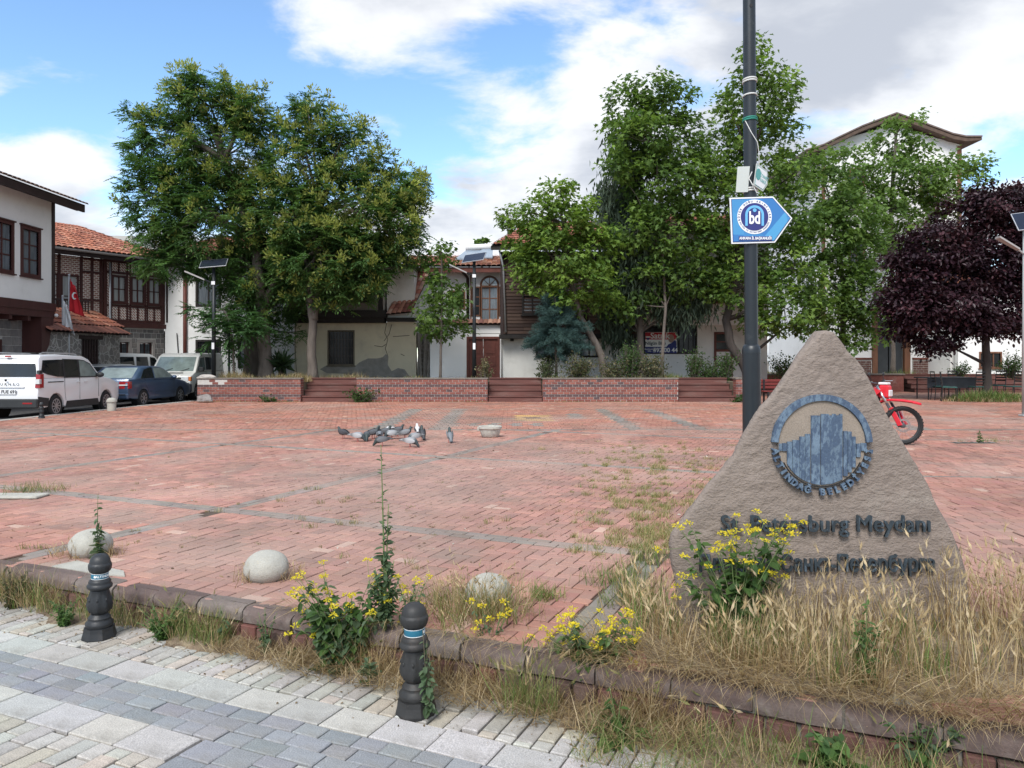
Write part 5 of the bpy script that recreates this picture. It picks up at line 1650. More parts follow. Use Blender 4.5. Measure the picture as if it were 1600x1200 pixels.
# ---- red off-road motorcycle behind the stone
redP = mat('red_plastic', (.62, .02, .035), .3, .06, 4, spec=.5)
dkm = mat('engine_grey', (.10, .10, .11), .45, .2, 6, metal=.6)
mc = thing('motorcycle', 'red off-road motorcycle parked behind the carved stone, front wheel showing', 'motorcycle', (PX(1410, 14.0), 14.0, 0), R(-50))
RW = .352
def mwheel(x, nm, rot=0.0, r=RW):
    h = bpy.data.objects.new(nm, None); link(h, mc); h.location = (x, 0, r); h.rotation_euler = (0, 0, rot)
    t = MB(); t.lathe([(r * .80, -.03), (r * .9, -.05), (r * .965, -.035), (r * .975, 0), (r * .965, .035), (r * .9, .05), (r * .80, .03)], 40, (0, 0, 0), 'y', closed=True)
    for k in range(36):
        a = 2 * math.pi * k / 36
        for yy in (-.028, .0, .028):
            aa = a + (.087 if yy == 0 else 0)
            t.obox((r * .95 * math.cos(aa), yy, r * .95 * math.sin(aa)), (r * 1.005 * math.cos(aa), yy, r * 1.005 * math.sin(aa)), .022, .03, up=(0, 1, 0))
    ty = t.build('tyre', rubber, h, auto=40); ty['kind'] = 'stuff'
    rm = MB(); rm.lathe([(r * .76, -.018), (r * .81, -.03), (r * .81, .03), (r * .76, .018)], 40, (0, 0, 0), 'y', closed=True); rm.build('rim', blackP, h, auto=40)
    sp = MB()
    for k in range(24):
        a = 2 * math.pi * k / 24; a2 = a + (.5 if k % 2 else -.5); s_ = 1 if k % 4 < 2 else -1
        sp.tube([(.035 * math.cos(a2), s_ * .03, .035 * math.sin(a2)), (r * .77 * math.cos(a), 0, r * .77 * math.sin(a))], .0022, 4)
    o = sp.build('spokes', chrome, h); o['kind'] = 'stuff'
    hb = MB(); hb.lathe([(.03, -.05), (.045, -.045), (.025, -.03), (.025, .03), (.045, .045), (.03, .05)], 14, (0, 0, 0), 'y'); hb.build('hub', dkm, h, auto=40)
    ds = MB()
    for k in range(24):
        a0, a1 = 2 * math.pi * k / 24, 2 * math.pi * (k + 1) / 24
        ds.prism([(rr * math.cos(a), rr * math.sin(a)) for rr, a in ((.09, a0), (.125, a0), (.125, a1), (.09, a1))], -.058, -.054)
    ds.build('brake_disc', chrome, h)
    return h
fw = mwheel(0, 'front_wheel', R(40)); rwh = mwheel(-1.45, 'rear_wheel', 0, .34)
rk = Vector((-.42, 0, .93)) # slope of the fork legs
def fk(t, y):
    return (-.02 - .40 * t, y, RW + .72 * t)
for s_ in (-.095, .095):
    f = MB(); f.tube([fk(-.03, s_), fk(.1, s_), fk(.55, s_)], [.022, .026, .026], 10); fo = f.build('fork_slider', dkm, mc, smooth=True)
    f = MB(); f.tube([fk(.45, s_), fk(1.0, s_)], .024, 10); f.build('fork_tube', chrome, mc, smooth=True)
    g = MB(); a, c = fk(.02, s_ * 1.12), fk(.42, s_ * 1.12)
    g.hexa([(a[0] + .0, a[1] - .02, a[2] - .02), (a[0] + .07, a[1] - .02, a[2]), (a[0] + .07, a[1] + .02, a[2]), (a[0], a[1] + .02, a[2] - .02),
            (c[0] + .0, c[1] - .025, c[2]), (c[0] + .06, c[1] - .025, c[2] + .03), (c[0] + .06, c[1] + .025, c[2] + .03), (c[0], c[1] + .025, c[2])])
    g.build('fork_guard', redP, mc)
fd = MB(); secs = [(.33, .76, .004), (.18, .795, .055), (.0, .815, .075), (-.2, .82, .085), (-.34, .80, .08), (-.46, .74, .05)]
vs = []
for (x_, z_, hw) in secs:
    vs += [(x_, -hw, z_ - .03), (x_, -hw * .5, z_ + .012), (x_, hw * .5, z_ + .012), (x_, hw, z_ - .03), (x_, hw * .5, z_ - .0), (x_, -hw * .5, z_ - .0)]
fs = []
for i in range(len(secs) - 1):
    for k in range(6):
        fs.append((i * 6 + k, i * 6 + (k + 1) % 6, (i + 1) * 6 + (k + 1) % 6, (i + 1) * 6 + k))
fs += [(5, 4, 3, 2, 1, 0), tuple(range(30, 36))]
fd.add(vs, fs); fd.build('front_fender', redP, mc, smooth=True)
MB().cbox(-.40, -.22, -.09, .09, .84, 1.08, .03).build('headlight_cowl', redP, mc)
MB().cbox(-.225, -.2, -.07, .07, .87, .99, .01).build('headlight', clearlamp, mc)
MB().cbox(-.41, -.24, -.075, .075, 1.085, 1.13, .012).build('number_board', mat('white_board', (.7, .68, .68), .4, .05), mc)
MB().tube([(-.5, -.42, 1.15), (-.44, -.2, 1.12), (-.42, 0, 1.1), (-.44, .2, 1.12), (-.5, .42, 1.15)], .014, 8).build('handlebar', dkm, mc, smooth=True)
for s_ in (-1, 1):
    MB().tube([(-.5, s_ * .30, 1.14), (-.515, s_ * .43, 1.155)], .019, 8).build('grip', blackP, mc)
    MB().tube([(-.45, s_ * .3, 1.15), (-.36, s_ * .42, 1.15)], .007, 6).build('lever', chrome, mc)
    MB().tube([(-.45, s_ * .24, 1.13), (-.47, s_ * .27, 1.26)], .006, 6).build('mirror_stalk', ironM, mc)
    MB().ball((-.47, s_ * .29, 1.28), (.015, .055, .035)).build('mirror', blackP, mc, smooth=True)
    MB().prism([(-.3, .98), (-.62, .72), (-.9, .78), (-.72, .99), (-.5, 1.03)], s_ * .15 - .012, s_ * .15 + .012).build('radiator_shroud', redP, mc)
    MB().prism([(-1.0, .66), (-1.05, .86), (-1.65, .98), (-1.5, .82)], s_ * .12 - .01, s_ * .12 + .01).build('side_panel', redP, mc)
tk = MB(); tk.hexa([(-.9, -.11, .74), (-.45, -.13, .78), (-.45, .13, .78), (-.9, .11, .74), (-.9, -.07, .95), (-.5, -.09, 1.04), (-.5, .09, 1.04), (-.9, .07, .95)]); tk.build('fuel_tank', redP, mc)
st_ = MB(); st_.hexa([(-1.75, -.07, .94), (-.75, -.09, .91), (-.75, .09, .91), (-1.75, .07, .94), (-1.75, -.06, .99), (-.68, -.06, .985), (-.68, .06, .985), (-1.75, .06, .99)]); st_.build('seat', blackP, mc)
rf = MB(); rf.hexa([(-2.0, -.05, .98), (-1.3, -.09, .86), (-1.3, .09, .86), (-2.0, .05, .98), (-2.0, -.05, 1.0), (-1.3, -.09, .92), (-1.3, .09, .92), (-2.0, .05, 1.0)]); rf.build('rear_fender', redP, mc)
en = MB(); en.cbox(-.95, -.5, -.13, .13, .3, .55, .03); en.build('engine_block', dkm, mc)
en = MB(); en.cbox(-.72, -.52, -.09, .09, .552, .74, .02); en.build('cylinder', dkm, mc)
fr = MB(); fr.tube([(-.38, 0, 1.0), (-.5, 0, .5), (-.6, 0, .28), (-.98, 0, .28), (-1.02, 0, .5), (-1.0, 0, .8), (-.45, 0, .93)], .024, 8); fr.build('frame', blackP, mc, smooth=True)
for s_ in (-1, 1):
    MB().tube([(-1.0, s_ * .09, .42), (-1.45, s_ * .09, .34)], [.035, .022], 8).build('swingarm', dkm, mc)
MB().tube([(-.55, -.13, .6), (-.5, -.17, .42), (-.8, -.18, .45), (-1.1, -.16, .62), (-1.7, -.16, .82)], [.02, .022, .025, .045, .045], 10).build('exhaust', dkm, mc, smooth=True)
MB().tube([(-.95, .12, .32), (-1.0, .34, .0)], .011, 6).build('side_stand', ironM, mc)
# ---------------------------------------------------------------- the carved stone
DM = 4.45
mon = thing('carved_stone', 'rough triangular carved stone with blue emblem and dark raised lettering', 'monument', (PX(1290, DM), DM, 0))
OX = PX(1290, DM)
Lp = [(1291, 515), (1280, 520), (1267, 535), (1250, 554), (1237, 575), (1221, 598), (1204, 621), (1190, 635), (1175, 658), (1162, 679), (1146, 712), (1125, 737), (1100, 767), (1079, 796), (1050, 833), (1047, 854), (1050, 883), (1057, 915), (1063, 985)]
Rp = [(1291, 515), (1306, 519), (1317, 533), (1329, 550), (1342, 562), (1354, 579), (1367, 604), (1383, 637), (1400, 667), (1417, 696), (1437, 729), (1454, 758), (1471, 796), (1492, 833), (1508, 875), (1515, 900), (1519, 935), (1518, 985)]
Lp = [(PX(a, DM) - OX, PZ(c, DM)) for a, c in Lp]; Rp = [(PX(a, DM) - OX, PZ(c, DM)) for a, c in Rp]
def edge_at(pts, z):
    for (x0, z0), (x1, z1) in zip(pts, pts[1:]):
        if z1 <= z <= z0:
            return x0 + (x1 - x0) * (z0 - z) / max(1e-9, z0 - z1)
    return pts[-1][0]
ztop = Lp[0][1]; NZ, NA = 150, 150
V = []
TH = .27
for i in range(NZ + 1):
    t = i / NZ
    z = -.12 + (ztop - .004 + .12) * t
    xl, xr = edge_at(Lp, max(z, Lp[-1][1])), edge_at(Rp, max(z, Rp[-1][1]))
    xm, hw = (xl + xr) / 2, max((xr - xl) / 2, .008)
    th = TH * (1 - .35 * t)
    per_f = int(NA * .55)
    ring = []
    for k in range(per_f):                       # front face, left to right
        s = -1 + 2 * k / (per_f - 1)
        ed = min(1, (1 - abs(s)) * hw / .022)
        ring.append((xm + hw * s, .03 * (1 - ed) ** 2))
    nb = NA - per_f
    for k in range(nb):                          # right side, back, left side
        a = math.pi * (k + 1) / (nb + 1)
        cx_, sy_ = math.cos(a), math.sin(a)
        ring.append((xm + hw * math.copysign(abs(cx_) ** .5, cx_) * (1 - .24 * abs(sy_) ** .7), .03 + (th - .03) * abs(sy_) ** .55))
    for k, (x, y) in enumerate(ring):
        p = Vector((x, y, z))
        n1 = mnoise.noise(p * 22) * .0035 + mnoise.noise(Vector((x * 26, y * 20, z * 60))) * .0035 + mnoise.noise(p * 6) * .004
        big = (mnoise.noise(p * 14 + Vector((7, 0, 0))) * .012 + mnoise.noise(p * 40) * .006 + mnoise.noise(p * 5 + Vector((7, 0, 0))) * .008)
        if k < per_f:
            f_ = min(1, (1 - abs(-1 + 2 * k / (per_f - 1))) * hw / .06)
            V.append((x + big * .5 * (1 - f_), y - n1 * 1.7 * (.4 + .6 * f_) + abs(big) * (1 - f_), z))
        else:
            V.append((x + big * .6, y + big, z))
F = [(i * NA + k, i * NA + (k + 1) % NA, (i + 1) * NA + (k + 1) % NA, (i + 1) * NA + k) for i in range(NZ) for k in range(NA)]
monM = mat('brown_andesite', (.24, .197, .17), .9, .13, 3, bump=1.0, bscale=48, fine=.1, spec=.25, bdist=.012, stretch=(1, 1, 1.6), dirt=((.36, .32, .28), .5, 2.2, .5, .75))
capf = [[NZ * NA + k for k in range(NA)]]
o = np_mesh('stone_body', np.array(V), [np.array(F), np.array(capf)], monM, mon, smooth=True)
paintBl = mat('flaking_blue_paint', (.125, .178, .24), .82, .2, 10, bump=.6, bscale=70, stretch=(1.6, 1, .7), dirt=((.055, .085, .14), .9, 22, .45, .55))
palest = mat('pale_inset_stone', (.262, .218, .178), .92, .12, 5, bump=.4, bscale=120, fine=.18)
letM = mat('dark_letter_paint', (.03, .042, .052), .7, .3, 12, bump=.4, bscale=90, stretch=(2, 1, .6), dirt=((.11, .15, .19), .7, 26, .54, .64))
ex, ez = PX(1282, DM) - OX, PZ(694, DM); er = 78 / FPX * DM
em_ = bpy.data.objects.new('emblem', None); link(em_, mon)
yF = -.02
def annulus(mb, r0, r1, a0, a1, n, y0, y1, cx_=0, cz_=0):
    for k in range(n):
        q0, q1 = a0 + (a1 - a0) * k / n, a0 + (a1 - a0) * (k + 1) / n
        mb.prism([(cx_ + rr * math.cos(a), cz_ + rr * math.sin(a)) for rr, a in ((r0, q0), (r1, q0), (r1, q1), (r0, q1))], y0, y1)
b = MB(); b.prism([(ex + er * .87 * math.cos(a), ez + er * .87 * math.sin(a)) for a in [2 * math.pi * k / 48 for k in range(48)]], -.018, .03); b.build('inset_disc', palest, em_)
b = MB(); annulus(b, er * .875, er * 1.0, R(3), R(177), 40, -.031, .02, ex, ez)
b.build('arch_band', paintBl, em_)
# castle of vertical strips
rc = er * .80
strips = []
heights = [(-.86, -.80, .02), (-.79, -.71, .03), (-.70, -.60, .06), (-.59, -.46, .09), (-.45, -.35, .16), (-.34, -.24, .21), (-.22, -.045, .58), (-.025, .40, .61), (.42, .50, .27), (.51, .58, .26), (.59, .66, .16), (.68, .76, .02), (.77, .88, .03)]
for (a, c, h_) in heights:
    a, c = a - .001, c + .001
    xm_ = max(abs(a), abs(c))
    zb = -math.sqrt(max(.0, .80 ** 2 - min(.79, xm_) ** 2)) if xm_ < .8 else -.12
    zb = min(zb, -.1)
    top = [(c, h_), (a, h_)]
    if c - a > .3:
        top = [(c, h_), (c - .06, h_), (c - .06, h_ - .025), (c - .13, h_ - .025), (c - .13, h_), (c - .2, h_), (c - .2, h_ - .025), (c - .27, h_ - .025), (c - .27, h_), (a, h_)]
    poly = [(a, zb), (c, zb)] + top
    if abs(a) < .8 and abs(c) < .8 and c - a > .1:
        za, zc_ = -math.sqrt(.64 - a * a), -math.sqrt(.64 - c * c)
        poly = [(a, za), ((a + c) / 2, -math.sqrt(.64 - ((a + c) / 2) ** 2)), (c, zc_)] + top
    MB().prism([(ex + er * p, ez + er * q_) for p, q_ in poly], -.027 - random.uniform(0, .004), .02).build('castle_strip', paintBl, em_)
b = MB(); annulus(b, er * .83, er * .85, R(205), R(335), 26, -.024, .01, ex, ez); b.build('rim_line', inkM, em_)
def arc_text(parent, txt, cx_, cz_, r_, a0, a1, size, m_, y, inward=False, depth=.004, off=.0, name='ring_lettering'):
    """letters standing on a circle; one mesh for the whole ring (letters too small to pick apart)"""
    objs = []
    n_ = len(txt)
    bm = bmesh.new()
    for i, ch in enumerate(txt):
        if ch == ' ':
            continue
        a = a0 + (a1 - a0) * (i / max(1, n_ - 1))
        if inward:      # bottom arc, read left to right
            right = Vector((-math.sin(a), 0, math.cos(a))); up = Vector((-math.cos(a), 0, -math.sin(a)))
        else:
            right = Vector((math.sin(a), 0, -math.cos(a))); up = Vector((math.cos(a), 0, math.sin(a)))
        mtx = face_mtx((cx_ + r_ * math.cos(a), y, cz_ + r_ * math.sin(a)), right, up)
        o = text_mesh('glyph', ch, size, m_, None, mtx, depth, off)
        bm.from_mesh(o.data); me = o.data; bpy.data.objects.remove(o); bpy.data.meshes.remove(me)
    me = bpy.data.meshes.new(name); bm.to_mesh(me); bm.free(); me.materials.append(m_)
    o = bpy.data.objects.new(name, me); o['kind'] = 'stuff'
    return link(o, parent)
arc_text(em_, 'ALTINDAĞ BELEDİYESİ', ex, ez, er * .945, R(188), R(352), .052, paintBl, yF, True, .014, .0022)
def line_text(txt, px0, px1, py, size, pm):
    """raised letters, cut a little bolder by repeating the outline with tiny shifts"""
    def flat(t_):
        o = text_mesh('g', t_, size, pm, None, Matrix.Identity(4), .008, align='LEFT')
        me = o.data; bpy.data.objects.remove(o)
        return me
    def xmax(t_):
        me = flat(t_); v = max(q_.co.x for q_ in me.vertices); bpy.data.meshes.remove(me)
        return v
    base = flat(txt); bm0 = bmesh.new(); bm0.from_mesh(base); bpy.data.meshes.remove(base)
    extra = MB()
    for ch in 'нь':                      # these two glyphs fill badly: rebuild them from strokes
        k = txt.find(ch)
        if k < 0:
            continue
        a, c = xmax(txt[:k]), xmax(txt[:k + 1])
        dv = [v for v in bm0.verts if a + 1e-4 < v.co.x < c + 1e-4]
        x0, x1 = min(v.co.x for v in dv), max(v.co.x for v in dv); z0, z1 = min(v.co.y for v in dv), max(v.co.y for v in dv)
        bmesh.ops.delete(bm0, geom=dv, context='VERTS')
        w_ = size * .095; zm = (z0 + z1) / 2; d_ = .008
        if ch == 'н':
            extra.box(x0, x0 + w_, z0, z1, -d_, d_); extra.box(x1 - w_, x1, z0, z1, -d_, d_); extra.box(x0 + w_, x1 - w_, zm - w_ / 2, zm + w_ / 2, -d_, d_)
        else:
            extra.box(x0, x0 + w_, z0, z1, -d_, d_); extra.box(x0 + w_, x1 - w_, z0, z0 + w_ * .85, -d_, d_); extra.box(x0 + w_, x1 - w_, zm, zm + w_ * .85, -d_, d_)
            extra.box(x1 - w_, x1, z0 + w_ * .3, zm + w_ * .55, -d_, d_)
    if extra.v:
        o = extra.build('g', pm); bm0.from_mesh(o.data); me = o.data; bpy.data.objects.remove(o); bpy.data.meshes.remove(me)
    one = bpy.data.meshes.new('g'); bm0.to_mesh(one); bm0.free()
    xs = [v.co.x for v in one.vertices]; x_lo, x_hi = min(xs), max(xs)
    sc = (PX(px1, DM) - PX(px0, DM)) / (x_hi - x_lo)
    bm = bmesh.new()
    for q_, (dx, dz) in enumerate(((0, 0), (-.0024, .0016), (.0024, -.0016))):
        cp = one.copy()
        cp.transform(face_mtx((PX(px0, DM) - OX + dx, yF - .006 + q_ * .0009, PZ(py, DM) + dz), (1, 0, 0), (0, 0, 1)) @ Matrix.Diagonal((sc, 1, 1, 1)) @ Matrix.Translation((-x_lo, 0, 0)))
        bm.from_mesh(cp); bpy.data.meshes.remove(cp)
    bpy.data.meshes.remove(one)
    me = bpy.data.meshes.new('lettering'); bm.to_mesh(me); bm.free(); me.materials.clear(); me.materials.append(pm)
    for p_ in me.polygons:
        p_.material_index = 0
    o = link(bpy.data.objects.new('lettering', me), mon)
    o['kind'] = 'stuff'
    return o
line_text('St. Petersburg Meydanı', 1125, 1449, 818, .135, letM)
line_text('Площадь Санкт-Петербурга', 1092, 1456, 880, .135, letM)

# ---------------------------------------------------------------- lamp pole with its signs
DP = 6.5
poleM = mat('blue_black_paint', (.011, .016, .021), .40, .2, 5, spec=.5, bump=.05, bscale=120, dirt=((.06, .065, .07), .3, 9, .6, .75))
pole = thing('lamp_pole', 'tall dark lamp pole standing behind the carved stone', 'lamp pole', (PX(1176, DP), DP, 0))
lean = lambda z: -.0065 * z
b = MB(); b.tube([(lean(z), 0, z) for z in (0, .03, .85, 1.6)], [.09, .08, .0775, .0755], 20); b.build('base_sleeve', poleM, pole, auto=40)
b = MB(); b.tube([(lean(z), 0, z) for z in (1.6, 1.63, 1.66, 1.68)], [.078, .078, .07, .056], 20); b.build('collar', poleM, pole, auto=60)
b = MB(); b.tube([(lean(z), 0, z) for z in (1.68, 3.2, 4.7, 6.2)], [.056, .054, .052, .049], 20); b.build('shaft', poleM, pole, auto=40)
b = MB(); b.lathe([(.15, 0), (.15, .02), (.1, .03)], 16); b.build('base_plate', poleM, pole)
b = MB(); b.lathe([(.02, 0), (.12, .02), (.2, .1), (.2, .14), (.05, .3), (.01, .32)], 16, (lean(6.2), 0, 6.2)); b.build('lamp_head', poleM, pole, auto=30)
b = MB(); zh = PZ(13, DP); b.lathe([(.014, -.002), (.014, .002)], 12, (lean(zh), -.0525, zh), 'y'); b.build('bolt_hole', inkM, pole)
tie = mat('white_tie', (.62, .62, .60), .5, .1)
def band_at(py, r_, m_, nm='tie'):
    z_ = PZ(py, DP); t = MB()
    t.tube([(lean(z_) + r_ * math.cos(a), r_ * math.sin(a), z_ + .006 * math.cos(a + 1)) for a in [2 * math.pi * k / 20 for k in range(21)]], .0075, 6); t.build(nm, m_, pole, smooth=True)
band_at(125, .056, tie); band_at(128.5, .056, tie); band_at(150, .056, tie)
grn = mat('green_cord', (.03, .22, .17), .6, .15); band_at(186, .057, grn, 'cord'); band_at(189, .058, grn, 'cord')
b = MB(); b.tube([(lean(3.5) - .05, -.03, PZ(190, DP)), (-.03, -.06, PZ(210, DP)), (.02, -.062, PZ(225, DP)), (.04, -.04, PZ(240, DP)), (.045, -.03, PZ(262, DP))], .004, 5); b.build('loose_wire', tie, pole)
# blue arrow sign
sg_ = thing('blue_arrow_sign', 'blue arrow shaped sign with white emblem strapped to the lamp pole', 'sign', (PX(1176, DP), DP - .07, 0))
SX = lambda px: PX(px, DP - .07) - PX(1176, DP)
SZ = lambda py: PZ(py, DP - .07)
blueS = bpy.data.materials.new('sign_blue_print'); blueS.use_nodes = True
t = blueS.node_tree; tcn = t.nodes.new('ShaderNodeTexCoord'); mp = t.nodes.new('ShaderNodeMapping'); mp.inputs['Rotation'].default_value = (0, R(-30), 0); mp.inputs['Scale'].default_value = (1.8, 1, 1)
wv = t.nodes.new('ShaderNodeTexVoronoi'); wv.inputs['Scale'].default_value = 4.0
cr = t.nodes.new('ShaderNodeValToRGB'); cr.color_ramp.elements[0].color = (.025, .13, .40, 1); cr.color_ramp.elements[1].color = (.08, .33, .58, 1)
t.links.new(tcn.outputs['Object'], mp.inputs[0]); t.links.new(mp.outputs[0], wv.inputs[0]); t.links.new(wv.outputs['Color'], cr.inputs[0]); t.links.new(cr.outputs[0], t.nodes['Principled BSDF'].inputs['Base Color']); t.nodes['Principled BSDF'].inputs['Roughness'].default_value = .35
whiteS = mat('sign_white', (.76, .77, .78), .4, .03)
navy = mat('sign_navy', (.03, .035, .17), .4, .08)
skyb = mat('sign_sky', (.14, .42, .70), .4, .05)
outl = [(1140, 309), (1208, 307), (1238, 341), (1211, 379), (1143, 381)]
inn = [(1142.3, 311.2), (1207.2, 309.2), (1235.4, 341), (1209.8, 376.8), (1145, 378.6)]
MB().prism([(SX(a), SZ(c)) for a, c in outl][::-1], 0, .012).build('board', whiteS, sg_)
MB().prism([(SX(a), SZ(c)) for a, c in inn][::-1], -.003, .0).build('print', navy, sg_)
inn2 = [(1143.2, 312.0), (1206.8, 310.2), (1234.2, 341), (1209.2, 375.9), (1145.8, 377.6)]
MB().prism([(SX(a), SZ(c)) for a, c in inn2][::-1], -.005, -.003).build('blue_field', blueS, sg_)
cx_, cz_, cr_ = SX(1178.5), SZ(339), 27.0 / FPX * (DP - .07)
disc = lambda r0, y0, y1, m_, nm: MB().prism([(cx_ + r0 * math.cos(a), cz_ + r0 * math.sin(a)) for a in [2 * math.pi * k / 40 for k in range(40)]], y0, y1).build(nm, m_, sg_)
disc(cr_, -.007, -.005, whiteS, 'ring'); disc(cr_ * .80, -.009, -.007, navy, 'disc')
arc_text(sg_, 'BÜYÜK DOĞU AKINCILARI', cx_, cz_, cr_ * .895, R(192), R(-12), .021, navy, -.0075, False, .0005, .0009)
arc_text(sg_, 'KÜLTÜR VE DAYANIŞMA DERNEĞİ', cx_, cz_, cr_ * .895, R(202), R(338), .016, navy, -.0075, True, .0005, .0004)
b = MB()
for (r0, r1) in ((.40, .54),):
    annulus(b, cr_ * r0, cr_ * r1, 0, math.pi, 16, -.011, -.009, cx_, cz_ + cr_ * .12)
for sgn in (-1, 1):
    b.box(cx_ + (cr_ * .40 if sgn > 0 else -cr_ * .54), cx_ + (cr_ * .54 if sgn > 0 else -cr_ * .40), -.011, -.009, cz_ - cr_ * .52, cz_ + cr_ * .12)
b.build('arch_mark', skyb, sg_)
MB().prism([(cx_ + cr_ * .11 * math.cos(a), cz_ + cr_ * .38 + cr_ * .11 * math.sin(a)) for a in [2 * math.pi * k / 16 for k in range(16)]], -.0125, -.009).build('dot_mark', skyb, sg_)
text_mesh('monogram', 'bd', .145, whiteS, sg_, face_mtx((cx_, -.0115, cz_ - cr_ * .09), (1, 0, 0), (0, 0, 1)), .001, .004, xs=.66)['kind'] = 'stuff'
MB().box(SX(1154), SX(1206), -.007, -.005, SZ(376), SZ(369.5)).build('caption_bar', navy, sg_)
text_mesh('caption', 'ANKARA İL BAŞKANLIĞI', .030, whiteS, sg_, face_mtx((SX(1180), -.0078, SZ(372.6)), (1, 0, 0), (0, 0, 1)), .0005, .0012, xs=.80)['kind'] = 'stuff'
# two small white arrow boards wired back to back round the pole
tealM = mat('sign_teal', (.10, .34, .33), .5, .1)
def small_board(label, ox, rz, tilt, w_, h_, arrow, text):
    s = thing('white_arrow_sign', label, 'sign', (PX(1176, DP) + ox[0], DP + ox[1], SZ(0) * 0 + ox[2]), rz, group='small white boards on the lamp pole')
    s.rotation_euler = (0, tilt, rz)
    poly = [(0, 0), (w_ * (.72 if arrow else 1), -.03 * 0), (w_, h_ * .42), (w_ * (.86 if arrow else 1), h_), (0, h_)] if arrow else [(0, 0), (w_, 0), (w_, h_), (0, h_)]
    MB().prism(poly, -.006, .0).build('board', mat('board_grey', (.47, .49, .47), .6, .08), s)
    if text:
        ins_ = offs_poly(poly, .012); ins3 = offs_poly(poly, .016)
        MB().prism(ins_, -.0075, -.006).build('border', tealM, s); MB().prism(ins3, -.009, -.0075).build('face', whiteS, s)
        b = MB(); b.prism([(w_ * .2 + .036 * math.cos(a), h_ * .58 + .05 * math.sin(a)) for a in [2 * math.pi * k / 20 for k in range(20)]], -.011, -.009); b.build('logo', tealM, s)
        for i, l_ in enumerate(('DİYANET', 'VAKFI')):
            text_mesh('caption', l_, .045, tealM, s, face_mtx((w_ * .60, -.010, h_ * (.62 - .22 * i)), (1, 0, 0), (0, 0, 1)), .0004, .0006, xs=.8)['kind'] = 'stuff'
    return s
small_board('small white arrow board with teal print angled on the pole above the blue sign', (-.027, -.10, PZ(294, DP)), R(40), R(13), .195, .195, True, True)
small_board('blank pale back of a small board on the left side of the pole', (-.145, -.01, PZ(301, DP)), R(-25), R(4), .10, .215, False, False)
MB
b = MB(); b.tube([(-.03, -.08, PZ(272, DP)), (-.055, -.075, PZ(282, DP)), (-.03, -.09, PZ(292, DP)), (.01, -.085, PZ(305, DP))], .0045, 5); b.build('loose_wire', tie, pole)
band_at(296, .057, tie); band_at(299.5, .057, tie)

